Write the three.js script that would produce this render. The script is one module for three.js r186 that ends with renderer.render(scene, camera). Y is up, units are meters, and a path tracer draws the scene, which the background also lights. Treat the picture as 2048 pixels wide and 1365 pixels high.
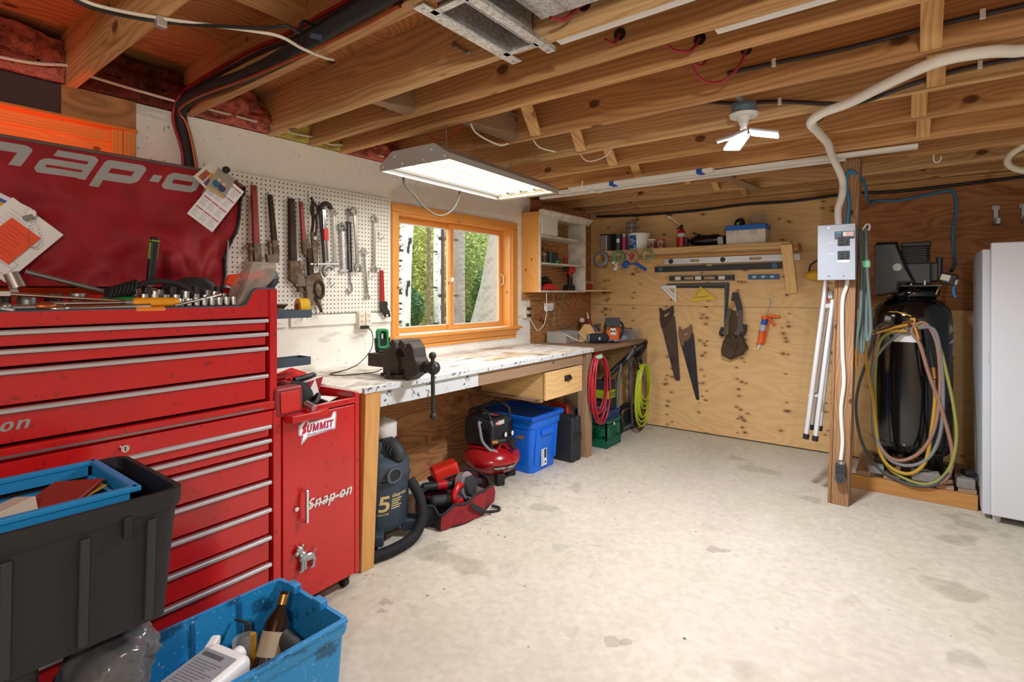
import * as THREE from 'three';
import { mergeGeometries, toCreasedNormals } from 'three/addons/utils/BufferGeometryUtils.js';
import { RoundedBoxGeometry } from 'three/addons/geometries/RoundedBoxGeometry.js';
import { RectAreaLightUniformsLib } from 'three/addons/lights/RectAreaLightUniformsLib.js';
import { FontLoader } from 'three/addons/loaders/FontLoader.js';
import { TextGeometry } from 'three/addons/geometries/TextGeometry.js';

// ---------- camera, sky, lights, exposure ----------
const scene = new THREE.Scene();
const renderer = new THREE.WebGLRenderer({ antialias: true });
renderer.toneMapping = THREE.LinearToneMapping;
renderer.toneMappingExposure = 1.3;
renderer.shadowMap.enabled = true;
RectAreaLightUniformsLib.init();
const FOCAL = 1060;                                   // lens in pixels of a 2048 x 1365 frame, level camera with a shifted lens
const camera = new THREE.PerspectiveCamera(2 * Math.atan(1365 / 2 / FOCAL) * 180 / Math.PI, 2048 / 1365, 0.05, 200);
camera.position.set(2.85, 1.37, 0);
camera.rotation.set(0, 37.3 * Math.PI / 180, 0);
camera.setViewOffset(2048, 1365, 0, 97.5, 2048, 1365);
camera.updateProjectionMatrix();
scene.add(camera);
scene.background = new THREE.Color().setRGB(2.6, 2.7, 2.8);      // overcast daylight outside
const LAMP = { led: 12.5, tube: 9.5, rear: 6, red: 9 };

// ---------- helpers ----------
let seed = 7;
const rnd = () => { seed = (seed * 1664525 + 1013904223) >>> 0; return seed / 4294967296; };
const rr = (a, b) => a + (b - a) * rnd();
const V = (a) => new THREE.Vector3(a[0], a[1], a[2]);
const PI = Math.PI, D = PI / 180;
function hash(x, y, s) { let h = Math.imul(x, 374761393) + Math.imul(y, 668265263) + Math.imul(s, 1442695041); h = Math.imul(h ^ (h >>> 13), 1274126177); return ((h ^ (h >>> 16)) >>> 0) / 4294967296; }
function vnoise(x, y, px, py, s) {                     // value noise that repeats after px, py cells
  const xi = Math.floor(x), yi = Math.floor(y), fx = x - xi, fy = y - yi, u = fx * fx * (3 - 2 * fx), v = fy * fy * (3 - 2 * fy);
  const m = (a, b) => ((a % b) + b) % b, x0 = m(xi, px), x1 = m(xi + 1, px), y0 = m(yi, py), y1 = m(yi + 1, py);
  const a = hash(x0, y0, s), b = hash(x1, y0, s), c = hash(x0, y1, s), d = hash(x1, y1, s);
  return a + (b - a) * u + (c - a) * v + (a - b - c + d) * u * v;
}
function fbm(u, v, fx, fy, oct, s) { let r = 0, a = 0.5, n = 0; for (let i = 0; i < oct; i++) { r += a * vnoise(u * fx, v * fy, fx, fy, s + i); n += a; a *= 0.5; fx *= 2; fy *= 2; } return r / n; }
const clamp = (x, a = 0, b = 1) => Math.min(b, Math.max(a, x)), mix = (a, b, t) => a + (b - a) * t, sstep = (a, b, x) => { const t = clamp((x - a) / (b - a)); return t * t * (3 - 2 * t); };
function dtex(w, h, fn, tile, srgb = true) {           // colour texture from fn(u, v) -> [r, g, b] 0..255; tile = size in metres
  const data = new Uint8Array(w * h * 4);
  for (let y = 0; y < h; y++) for (let x = 0; x < w; x++) { const c = fn(x / w, y / h), i = (y * w + x) * 4; data[i] = clamp(c[0], 0, 255); data[i + 1] = clamp(c[1], 0, 255); data[i + 2] = clamp(c[2], 0, 255); data[i + 3] = 255; }
  const t = new THREE.DataTexture(data, w, h); t.wrapS = t.wrapT = THREE.RepeatWrapping; t.magFilter = THREE.LinearFilter; t.minFilter = THREE.LinearMipmapLinearFilter; t.generateMipmaps = true;
  if (srgb) t.colorSpace = THREE.SRGBColorSpace; if (tile) t.repeat.set(1 / tile[0], 1 / tile[1]); t.needsUpdate = true; return t;
}
function ctex(w, h, draw) { const c = document.createElement('canvas'); c.width = w; c.height = h; draw(c.getContext('2d'), w, h); const t = new THREE.CanvasTexture(c); t.colorSpace = THREE.SRGBColorSpace; return t; }
function mat(color, rough = 0.6, metal = 0, o = {}) { const Cl = (o.clearcoat || o.transmission || o.sheen) ? THREE.MeshPhysicalMaterial : THREE.MeshStandardMaterial; return new Cl({ color, roughness: rough, metalness: metal, ...o }); }
// geometry pieces
const place = (g, p = [0, 0, 0], r = [0, 0, 0]) => { if (r[0] || r[1] || r[2]) g.applyMatrix4(new THREE.Matrix4().makeRotationFromEuler(new THREE.Euler(r[0], r[1], r[2], 'YXZ'))); g.translate(p[0], p[1], p[2]); return g; };
const box = (w, h, d, p, r, bev = 0) => place(bev ? new RoundedBoxGeometry(w, h, d, bev > 0.012 ? 3 : 1, Math.min(bev, w / 2.01, h / 2.01, d / 2.01)) : new THREE.BoxGeometry(w, h, d), p, r);
const span = (a, b, bev) => box(Math.abs(b[0] - a[0]), Math.abs(b[1] - a[1]), Math.abs(b[2] - a[2]), [(a[0] + b[0]) / 2, (a[1] + b[1]) / 2, (a[2] + b[2]) / 2], undefined, bev);
const cyl = (r0, r1, h, p, r, seg = 20) => place(new THREE.CylinderGeometry(r1, r0, h, seg), p, r);             // r0 bottom, r1 top
const ball = (r, p, sc = [1, 1, 1], seg = 16) => { const g = new THREE.SphereGeometry(r, seg, Math.round(seg * 0.7)); g.scale(...sc); return place(g, p); };
const ring = (R, r, p, rot, seg = 24, ts = 8, arc = PI * 2) => place(new THREE.TorusGeometry(R, r, ts, seg, arc), p, rot);
const lathe = (pts, p, rot, seg = 32) => place(new THREE.LatheGeometry(pts.map((q) => new THREE.Vector2(q[0], q[1])), seg), p, rot);
const tube = (pts, r, seg = 0, closed = false, rs = 8) => new THREE.TubeGeometry(new THREE.CatmullRomCurve3(pts.map(V), closed, 'catmullrom', 0.5), seg || pts.length * 8, r, rs, closed);
const rod = (a, b, r, rs = 10, r2 = r) => { const A = V(a), B = V(b), d = B.clone().sub(A), g = new THREE.CylinderGeometry(r2, r, d.length(), rs); g.applyQuaternion(new THREE.Quaternion().setFromUnitVectors(new THREE.Vector3(0, 1, 0), d.clone().normalize())); g.translate((a[0] + b[0]) / 2, (a[1] + b[1]) / 2, (a[2] + b[2]) / 2); return g; };
const bar = (a, b, w, h, bev = 0, up = [0, 1, 0]) => { const A = V(a), B = V(b), z = B.clone().sub(A), L = z.length(); z.normalize(); const x = new THREE.Vector3().crossVectors(V(up), z).normalize(), y = new THREE.Vector3().crossVectors(z, x); const g = box(w, h, L, undefined, undefined, bev); g.applyMatrix4(new THREE.Matrix4().makeBasis(x, y, z).setPosition(A.add(B).multiplyScalar(0.5))); return g; };
const shp = (pts) => new THREE.Shape(pts.map((q) => new THREE.Vector2(q[0], q[1])));
const circ = (x, y, r, n = 16, ry = r) => Array.from({ length: n }, (_, i) => [x + r * Math.cos(i / n * 2 * PI), y + ry * Math.sin(i / n * 2 * PI)]);
function ext(pts, depth, p, r, bev = 0, holes = []) {   // outline in x,y pushed along z, centred on z = 0
  const s = shp(pts); for (const h of holes) s.holes.push(new THREE.Path(h.map((q) => new THREE.Vector2(q[0], q[1]))));
  const g = new THREE.ExtrudeGeometry(s, { depth: depth - 2 * bev, bevelEnabled: bev > 0, bevelSize: bev, bevelThickness: bev, bevelOffset: -bev, bevelSegments: 2, curveSegments: 8 }); g.translate(0, 0, -(depth - 2 * bev) / 2); return place(g, p, r);
}
function boxUV(g, ax = 'x', off = [0, 0]) {             // uv in metres, u along the grain
  const p = g.attributes.position, n = g.attributes.normal, uv = new Float32Array(p.count * 2), k = { x: 0, y: 1, z: 2 }[ax], q = [0, 0, 0];
  for (let i = 0; i < p.count; i++) {
    const nn = [Math.abs(n.getX(i)), Math.abs(n.getY(i)), Math.abs(n.getZ(i))]; q[0] = p.getX(i); q[1] = p.getY(i); q[2] = p.getZ(i);
    let m = nn[0] > nn[1] ? (nn[0] > nn[2] ? 0 : 2) : (nn[1] > nn[2] ? 1 : 2);
    let a = k, b = 3 - m - k; if (m === k) { a = (k + 1) % 3; b = (k + 2) % 3; }
    uv[2 * i] = q[a] + off[0]; uv[2 * i + 1] = q[b] + off[1];
  }
  g.setAttribute('uv', new THREE.BufferAttribute(uv, 2)); return g;
}
function join(list) {
  const l = (Array.isArray(list) ? list : [list]).map((g) => { const h = g.index ? g.toNonIndexed() : g; for (const k of Object.keys(h.attributes)) if (!['position', 'normal', 'uv'].includes(k)) h.deleteAttribute(k); return h; });
  return l.length === 1 ? l[0] : mergeGeometries(l);
}
const taken = {};
const numbered = (n) => { const k = taken[n] = (taken[n] ?? -1) + 1; return k ? n + '_' + String(k).padStart(3, '0') : n; };
function part(name, geos, m, parent, o = {}) {          // one mesh under its thing
  const g = join(geos); if (!o.uv && (m.map || m.bumpMap || m.roughnessMap)) boxUV(g, o.ax, o.off ?? [rr(0, 3), rr(0, 3)]);
  const me = new THREE.Mesh(g, m); me.name = name; me.castShadow = me.receiveShadow = true; parent.add(me);
  if (o.pos) me.position.set(...o.pos); if (o.rot) me.rotation.set(...o.rot); if (o.label) me.userData.label = o.label; if (o.stuff) me.userData.kind = 'stuff'; return me;
}
const each = (name, geos, m, parent, o) => geos.map((g) => part(name, g, m, parent, o));
function thing(name, label, category, pos = [0, 0, 0], turn = 0, group) {
  const o = new THREE.Group(); o.name = numbered(name); o.position.set(...pos); o.rotation.order = 'YXZ'; o.rotation.y = turn; o.userData = { label, category }; if (group) o.userData.group = group; scene.add(o); return o;
}
function solo(name, label, category, geos, m, o = {}) { // a thing that is a single mesh
  const me = part(numbered(name), geos, m, scene, o); me.userData.label = label; me.userData.category = category; if (o.group) me.userData.group = o.group; if (o.stuff) me.userData.kind = 'stuff'; return me;
}
function struct(name) { const o = new THREE.Group(); o.name = name; o.userData.kind = 'structure'; scene.add(o); return o; }
const xf = (g, p, r) => place(g, p, r);
function decal(name, w, h, tex, parent, p, r, o = {}) { // flat print: sticker, paper, lettering, a thin sheet with its own thickness
  const g = new THREE.PlaneGeometry(w, h); const m = mat('#ffffff', o.rough ?? 0.6, o.metal ?? 0, { map: tex, transparent: !!o.cut, alphaTest: o.cut ? 0.5 : 0, side: THREE.DoubleSide });
  return part(name, place(g, p, r), m, parent, { uv: true, label: o.label });
}

// ---------- materials ----------
function woodTex(w, h, tile, light, dark, s, o = {}) {  // grain runs along u
  const kn = []; for (let i = 0; i < (o.knots ?? 6); i++) kn.push([hash(i, 1, s), hash(i, 2, s), mix(o.k0 ?? 0.008, o.k1 ?? 0.022, hash(i, 3, s))]);
  const ax = tile[0], ay = tile[1];
  return dtex(w, h, (u, v) => {
    let k = 0, bend = 0;
    for (const q of kn) { let du = (u - q[0]), dv = (v - q[1]); du -= Math.round(du); dv -= Math.round(dv); const x = du * ax, y = dv * ay, d = Math.hypot(x / (o.kl ?? 1.5), y) / q[2]; if (d < 6) { bend += Math.exp(-d * d * 0.35) * (y > 0 ? 1 : -1) * q[2] * 1.2; k = Math.max(k, 1 - sstep(0.55, 1.15, d)); } }
    const warp = fbm(u, v, 3, 5, 3, s + 11);
    const vv = (v * ay + bend) * (o.rings ?? 60) + warp * (o.wave ?? 5);
    const r = Math.abs((vv % 1 + 1) % 1 - 0.5) * 2;
    const g = 0.5 * Math.pow(r, 1.6) + 0.3 * fbm(u, v, 10, Math.round(ay * 900), 2, s + 3) + 0.35 * fbm(u, v, 4, 6, 4, s + 5);
    let t = clamp((g - 0.28) * (o.con ?? 1));
    const c = [0, 1, 2].map((i) => mix(light[i], dark[i], t));
    if (k > 0) { const kk = k * (0.75 + 0.25 * fbm(u, v, 60, 60, 2, s)); c[0] = mix(c[0], dark[0] * 0.62, kk); c[1] = mix(c[1], dark[1] * 0.54, kk); c[2] = mix(c[2], dark[2] * 0.5, kk); }
    return c;
  }, tile);
}
const wood = (tex, rough = 0.75, tint = '#ffffff') => mat(tint, rough, 0, { map: tex });
const T_joist = woodTex(1024, 512, [2.4, 0.6], [216, 180, 128], [160, 116, 72], 21, { knots: 6, rings: 40, k0: 0.01, k1: 0.028 });
const T_sub = woodTex(512, 512, [1.2, 1.2], [208, 148, 92], [148, 88, 48], 33, { knots: 5, rings: 26, wave: 9, k0: 0.008, k1: 0.02 });
const T_ply = woodTex(1024, 1024, [2.44, 1.22], [222, 184, 128], [196, 152, 98], 45, { knots: 0, rings: 7, wave: 9, con: 0.75 });
const T_fir = woodTex(1024, 512, [1.8, 0.9], [186, 132, 82], [118, 72, 38], 51, { knots: 4, rings: 17, wave: 11, k0: 0.012, k1: 0.03 });
const T_pine = woodTex(512, 256, [1.4, 0.35], [228, 158, 78], [190, 114, 44], 61, { knots: 3, rings: 70, k0: 0.006, k1: 0.012, con: 0.8 });
const T_birch = woodTex(512, 512, [1.2, 1.2], [232, 192, 132], [206, 160, 98], 71, { knots: 4, rings: 22, k0: 0.006, k1: 0.012, con: 0.8 });
const T_old = woodTex(512, 256, [1.2, 0.4], [168, 138, 108], [104, 78, 56], 81, { knots: 4, rings: 70, k0: 0.008, k1: 0.016 });
const M_joist = [wood(T_joist), wood(T_joist, 0.78, '#f0e4d8'), wood(T_joist, 0.74, '#fff0e2'), wood(T_joist, 0.8, '#e6d6c8')];
const M_sub = wood(T_sub, 0.8), M_fir = wood(T_fir, 0.75), M_pine = wood(T_pine, 0.42), M_birch = wood(T_birch, 0.55), M_old = wood(T_old, 0.8), M_ply = wood(T_ply, 0.68);
const M_bridge = wood(T_joist, 0.75, '#fff4e4');
const T_white = dtex(1024, 1024, (u, v) => {            // painted wall with scuffs and chips
  const a = fbm(u, v, 4, 4, 4, 101), b = fbm(u, v, 60, 60, 3, 111); let l = 236 + (a - 0.5) * 18 + (b - 0.5) * 8;
  const sc = fbm(u, v, 7, 26, 4, 131), ch = fbm(u, v, 90, 70, 2, 141);
  let d = sstep(0.72, 0.82, sc) * 0.10; if (ch > 0.86 && a > 0.55) d += 0.32;
  return [l * (1 - d), (l - 3) * (1 - d), (l - 13) * (1 - d)];
}, [1.6, 1.6]);
const M_wall = mat('#ffffff', 0.7, 0, { map: T_white });
const grainTex = (w, lo, hi, s, f = 40, tile = [0.4, 0.4]) => dtex(w, w, (u, v) => { const n = fbm(u, v, f, f, 3, s) * 0.6 + fbm(u, v, 6, 6, 3, s + 9) * 0.4, l = mix(lo, hi, n); return [l, l, l]; }, tile, false);
const T_spot = grainTex(256, 190, 255, 201, 30, [0.5, 0.5]);      // faint unevenness for plastics and paint
const T_dirty = (() => { const t = dtex(256, 256, (u, v) => { const n = fbm(u, v, 8, 8, 4, 221), m = fbm(u, v, 40, 40, 2, 231), l = 255 - 30 * sstep(0.45, 0.8, n) - 20 * sstep(0.6, 0.85, m); return [l, l * 0.985, l * 0.96]; }, [0.5, 0.5]); return t; })();
const T_galv = dtex(256, 256, (u, v) => { const c = hash(Math.floor(u * 40 + fbm(u, v, 8, 8, 2, 3) * 4), Math.floor(v * 40 + fbm(u, v, 8, 8, 2, 9) * 4), 5); const l = 165 + c * 50 + fbm(u, v, 5, 5, 3, 8) * 30; return [l, l + 3, l + 6]; }, [0.3, 0.3]);
const T_rust = dtex(256, 256, (u, v) => { const n = fbm(u, v, 6, 6, 4, 301), m = fbm(u, v, 40, 40, 3, 311), t = sstep(0.35, 0.7, n); return [mix(120, 92, t) + (m - 0.5) * 50, mix(106, 72, t) + (m - 0.5) * 44, mix(92, 54, t) + (m - 0.5) * 40]; }, [0.25, 0.25]);
const M = {
  steel: mat('#b9bcbf', 0.32, 0.9), chrome: mat('#dcdfe2', 0.16, 1), dullsteel: mat('#8e8f90', 0.45, 0.85), iron: mat('#3b3937', 0.5, 0.6), galv: mat('#ffffff', 0.4, 0.75, { map: T_galv }),
  rust: mat('#ffffff', 0.7, 0.35, { map: T_rust }), darkrust: mat('#8a7868', 0.65, 0.4, { map: T_rust }), brass: mat('#b58a48', 0.35, 0.85), copper: mat('#b4673f', 0.4, 0.8), alu: mat('#cfd1d4', 0.38, 0.8),
  black: mat('#17181a', 0.5), rubber: mat('#1c1d1f', 0.75), blackgloss: mat('#0b0c0e', 0.22), charcoal: mat('#2d3034', 0.6), grey: mat('#7d8288', 0.55), lightgrey: mat('#b9bcbe', 0.55), slate: mat('#3d4d5c', 0.5),
  white: mat('#e9e9e6', 0.5), cream: mat('#ddd6c4', 0.6), paper: mat('#eeeeea', 0.8), red: mat('#b5131b', 0.32), redplastic: mat('#c8281f', 0.45), chest: mat('#a80d14', 0.25, 0, { clearcoat: 0.5, clearcoatRoughness: 0.2 }), 
  blue: mat('#1668c8', 0.42), cobalt: mat('#1f56b8', 0.45), cyan: mat('#2f7fb5', 0.5), orange: mat('#e8611c', 0.45), yellow: mat('#e2b51c', 0.45), amber: mat('#e89a1a', 0.35), green: mat('#0f6a4c', 0.5), lime: mat('#a9c21e', 0.5), mint: mat('#7fc49a', 0.6),
  glass: mat('#ffffff', 0.02, 0, { transmission: 1, thickness: 0, ior: 1.45 }), clear: mat('#f4f4f2', 0.18, 0, { transmission: 0.85, thickness: 0, ior: 1.4 }), cloudy: mat('#d8d8d4', 0.35, 0, { transmission: 0.5, thickness: 0 }),
};

// ---------- the room ----------
const JB = 2.235, JH = 0.235, SUB = JB + JH, XR = 5.6, ZR = 2.4, ZB = -5.2;
{ // floor: worn concrete slab with stains, specks and a crack
  const W = 2048, x0 = -0.2, z0 = -5.4, SX = 6, SZ = 8, P = (x, z) => [(x - x0) / SX * W, (z - z0) / SZ * W];
  const tex = ctex(W, W, (g) => {
    const im = g.createImageData(W, W), d = im.data;
    for (let y = 0; y < W; y++) for (let x = 0; x < W; x++) {
      const u = x / W, v = y / W, a = fbm(u, v, 5, 7, 4, 401), b = fbm(u, v, 240, 320, 2, 411), c = fbm(u, v, 18, 11, 3, 421), e = fbm(u, v, 30, 40, 3, 431);
      let l = 196 + (a - 0.5) * 26 + (b - 0.5) * 20 + (c - 0.5) * 16; const w = sstep(0.45, 0.62, a), st = sstep(0.62, 0.74, e) * sstep(0.5, 0.62, c) * 22; l -= st;
      const i = (y * W + x) * 4; d[i] = l + 2 + w * 2; d[i + 1] = l - 5; d[i + 2] = l - 23 + w * 3; d[i + 3] = 255;
    }
    g.putImageData(im, 0, 0);
    const blot = (x, z, r, col, n = 9) => { const [cx, cy] = P(x, z); g.fillStyle = col; g.beginPath(); for (let i = 0; i < n; i++) { const t = i / n * 2 * PI, q = r * rr(0.55, 1.25); g.lineTo(cx + Math.cos(t) * q / SX * W, cy + Math.sin(t) * q / SZ * W); } g.closePath(); g.fill(); };
    for (let i = 0; i < 330; i++) { const z = rr(-4.9, 0.8), x = rr(0.3, 1.3) + (rnd() < 0.3 ? rr(0, 2.4) : 0); blot(x, z, 0.002 + 0.007 * rnd() * rnd(), rnd() < 0.75 ? 'rgba(45,40,34,0.75)' : 'rgba(228,224,214,0.8)', 6); }
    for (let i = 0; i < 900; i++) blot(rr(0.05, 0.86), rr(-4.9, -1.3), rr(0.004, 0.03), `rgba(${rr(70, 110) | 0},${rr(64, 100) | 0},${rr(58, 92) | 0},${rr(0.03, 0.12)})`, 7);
    for (let i = 0; i < 70; i++) blot(rr(0.6, 4), rr(-4.6, 0.4), rr(0.01, 0.06), `rgba(${rr(110, 140) | 0},${rr(100, 124) | 0},${rr(84, 104) | 0},${rr(0.05, 0.14)})`, 8);
    for (const [x, z, r] of [[0.98, -1.52, 0.03], [1.02, -1.47, 0.022], [1.9, -1.9, 0.045], [1.34, -0.92, 0.03], [1.42, -0.96, 0.03], [1.5, -0.99, 0.034], [2.0, -2.9, 0.05]]) { blot(x, z, r, 'rgba(112,102,88,0.28)', 8); blot(x + r, z - r * 0.4, r * 0.6, 'rgba(100,92,80,0.25)', 7); }
    g.strokeStyle = 'rgba(52,44,38,0.85)'; g.lineWidth = 1.5; g.beginPath(); let c = [1.41, -1.0]; g.moveTo(...P(...c)); for (let i = 0; i < 34; i++) { c = [c[0] + rr(0.002, 0.02), c[1] + rr(0.004, 0.03)]; g.lineTo(...P(...c)); } g.stroke();
  });
  const f = struct('floor'), geo = new THREE.BoxGeometry(SX, 0.1, SZ); const p = geo.attributes.position, uv = geo.attributes.uv;
  for (let i = 0; i < p.count; i++) uv.setXY(i, p.getX(i) / SX + 0.5, 0.5 - p.getZ(i) / SZ);
  geo.translate(x0 + SX / 2, -0.05, z0 + SZ / 2);
  part('concrete_slab', geo, mat('#ffffff', 0.72, 0, { map: tex }), f, { uv: true });
}
const wallLeft = struct('wall_left');
{ // block wall painted white with two window openings; the lower part behind the bench and the far corner are plywood
  const o1 = [-2.43, -3.73, 1.07, 1.93], o2 = [0.35, -0.87, 0.95, 2.10], T = -0.16, top = 2.24;
  part('painted_wall', [span([T, 0.86, ZR], [0, top, o2[0]]), span([T, o2[3], o2[0]], [0, top, o2[1]]), span([T, 0.86, o2[0]], [0, o2[2], o2[1]]), span([T, 0.86, o2[1]], [0, top, o1[0]]),
    span([T, o1[3], o1[0]], [0, top, o1[1]]), span([T, 0.86, o1[0]], [0, o1[2], o1[1]]), span([T, 0.86, o1[1]], [0, top, -4.02])], M_wall, wallLeft, { ax: 'z' });
  part('wall_corner_panel', span([T, 0.86, -4.02], [-0.012, top, ZB - 0.1]), M_fir, wallLeft, { ax: 'z' });
  part('lower_panel', span([T, 0, ZR], [-0.002, 0.86, -2.9]), M_fir, wallLeft, { ax: 'z' });
  part('lower_panel', span([T, 0, -2.902], [-0.004, 0.86, ZB - 0.1]), M_fir, wallLeft, { ax: 'z' });
  part('rim_board', span([-0.16, top, ZR], [-0.12, SUB, ZB - 0.1]), M_joist[3], wallLeft, { ax: 'z' });
  for (const [z0, z1] of [[-1.16, -1.62], [-1.64, -2.37]]) part('painted_board', span([0.0005, 1.17, z0], [0.014, 1.235, z1], 0.003), M_wall, wallLeft, { ax: 'z' });
  part('bare_header_board', [span([0, 2.113, -0.62], [0.012, 2.24, -0.885])], M_fir, wallLeft, { ax: 'z' });
}
{ // ceiling: joists, bridging and the plywood deck above
  const c = struct('ceiling');
  for (let i = 0; i < 4; i++) part('subfloor_panel', span([-0.16, SUB, ZR - i * 2 - 0.003], [XR + 0.1, SUB + 0.02, i === 3 ? ZB - 0.1 : ZR - (i + 1) * 2]), M_sub, c, { ax: 'z' });
  const zs = [1.95, 1.5, 1.05, 0.6, 0.15, -0.25, -0.651, -1.107, -1.525, -1.775, -1.985, -2.45, -2.89, -3.34, -3.80, -4.26, -4.70, -5.13];
  zs.forEach((z, i) => part('joist', span([-0.12, JB, z + 0.019], [XR, SUB, z - 0.019], 0.002), M_joist[i % 4], c, { ax: 'x' }));
  part('ledger_board', span([0, 2.17, -5.165], [XR, 2.235, ZB]), M_joist[3], c, { ax: 'x' });
  const br = (x0, z0, x1, z1, w, m, y0 = JB + 0.02, y1 = JB + 0.2) => part('bridging_board', bar([x0, y0, z0], [x1, y1, z1], w, 0.019, 0.001), m, c, { ax: 'z' });
  // short blocks and bridging between neighbouring joists
  for (const [px, i, m] of [[0.86, 7, M_old], [0.98, 9, M_old]]) part('blocking_board', span([px, JB + 0.004, zs[i + 1] - 0.019], [px + 0.06, JB + 0.15, zs[i + 2] + 0.019]), m, c, { ax: 'z' });
  const B = [[[1.332,2.25,-2.056],[1.168,2.25,-2.418],10], [[1.337,2.25,-2.512],[1.203,2.25,-2.904],11], [[1.288,2.25,-2.954],[1.198,2.25,-3.252],12], [[1.263,2.25,-3.426],[1.178,2.25,-3.759],13], [[2.894,2.25,-2.038],[2.893,2.25,-2.402],10], [[2.915,2.25,-2.508],[2.917,2.25,-2.904],11], [[2.87,2.25,-2.954],[2.861,2.25,-3.238],12], [[2.888,2.25,-3.428],[2.882,2.25,-3.771],13]];
  for (const [a, b, i] of B) part('bridging_board', bar([a[0], JB + 0.2, zs[i] - 0.019], [b[0], JB + 0.014, zs[i + 1] + 0.019], 0.062, 0.019, 0.001), M_bridge, c, { ax: 'z' });
  for (const [x, i] of [[1.40, 14], [1.5, 15], [1.62, 16], [3.5, 14]]) part('bridging_board', bar([x, JB + 0.2, zs[i] - 0.019], [x, JB + 0.014, zs[i + 1] + 0.019], 0.05, 0.019, 0.001), M_bridge, c, { ax: 'z' });
  part('cross_brace', bar([1.64, JB + 0.03, -3.80], [1.80, JB - 0.012, -4.72], 0.09, 0.02, 0.002), M_old, c, { ax: 'z' });
  part('blocking_board', span([0.98, SUB - 0.09, -0.67], [1.07, SUB - 0.001, -1.088]), M_bridge, c, { ax: 'z' });
}
const wallBack = struct('wall_back');
{ // plywood sheets with football patches and knots
  const T = (s, n, gap) => { const base = T_ply.image.data, w = 1024, h = 1024, kn = []; for (let i = 0; i < n; i++) { const col = Math.floor(hash(i, 5, s) * gap); kn.push([(col + 0.35 + 0.3 * hash(i, 6, s)) / gap, hash(i, 7, s), mix(0.007, 0.0155, hash(i, 8, s)), hash(i, 9, s)]); }
    const data = new Uint8Array(base); 
    for (const [ku, kv, kr, ka] of kn) { const rx = kr * 1.7 / 2.44 * w, ry = kr / 1.22 * h, R = 2.2; for (let y = -Math.ceil(ry * R); y <= ry * R; y++) for (let x = -Math.ceil(rx * R); x <= rx * R; x++) { const dd = Math.hypot(x / rx, y / ry); if (dd > R) continue; const X = ((Math.round(ku * w + x) % w) + w) % w, Y = clamp(Math.round(kv * h + y), 0, h - 1), i = (Y * w + X) * 4, t = (1 - sstep(0.25, 0.95, dd + 0.3 * (hash(x, y, s) - 0.5))) * (0.45 + 0.4 * ka) + (1 - sstep(0.8, 2.1, dd)) * 0.16; data[i] = mix(data[i], 92, t); data[i + 1] = mix(data[i + 1], 52, t); data[i + 2] = mix(data[i + 2], 24, t); } }
    const t = new THREE.DataTexture(data, w, h); t.wrapS = t.wrapT = THREE.RepeatWrapping; t.magFilter = THREE.LinearFilter; t.minFilter = THREE.LinearMipmapLinearFilter; t.generateMipmaps = true; t.colorSpace = THREE.SRGBColorSpace; t.repeat.set(1 / 2.44, 1 / 1.22); t.needsUpdate = true; return wood(t, 0.66); };
  const A = T(3, 130, 7), Bm = T(4, 120, 7), C2 = T(5, 60, 9);
  const seam = 1.235;
  part('plywood_sheet', span([-0.012, 0.012, ZB], [2.44, seam - 0.0015, ZB - 0.02]), A, wallBack, { ax: 'x', off: [0, 0] });
  part('plywood_sheet', span([-0.012, seam + 0.0015, ZB], [2.44, 2.30, ZB - 0.02]), Bm, wallBack, { ax: 'x', off: [0, 0] });
  part('plywood_sheet', span([2.443, 0.012, ZB], [4.88, seam - 0.0015, ZB - 0.02]), C2, wallBack, { ax: 'x', off: [0.3, 0] });
  part('plywood_sheet', span([2.443, seam + 0.0015, ZB], [4.88, 2.30, ZB - 0.02]), wood(T_fir, 0.7, '#e8d8c8'), wallBack, { ax: 'x', off: [0.3, 0.4] });
  part('plywood_sheet', span([4.883, 0.012, ZB], [XR, 2.30, ZB - 0.02]), C2, wallBack, { ax: 'x', off: [0.3, 0] });
  part('wall_core', span([-0.16, 0, ZB - 0.021], [XR + 0.1, SUB, ZB - 0.1]), M.black, wallBack);
}
part('unseen_drywall', span([XR, 0, ZR], [XR + 0.1, SUB, ZB - 0.1]), M_wall, struct('wall_right'), { ax: 'z' });  // out of view on the right; kept white so it bounces light back
part('unseen_drywall', span([-0.16, 0, ZR], [XR + 0.1, SUB, ZR + 0.1]), M_wall, struct('wall_rear'), { ax: 'x' });  // unseen wall behind the camera, white for bounced light
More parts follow.
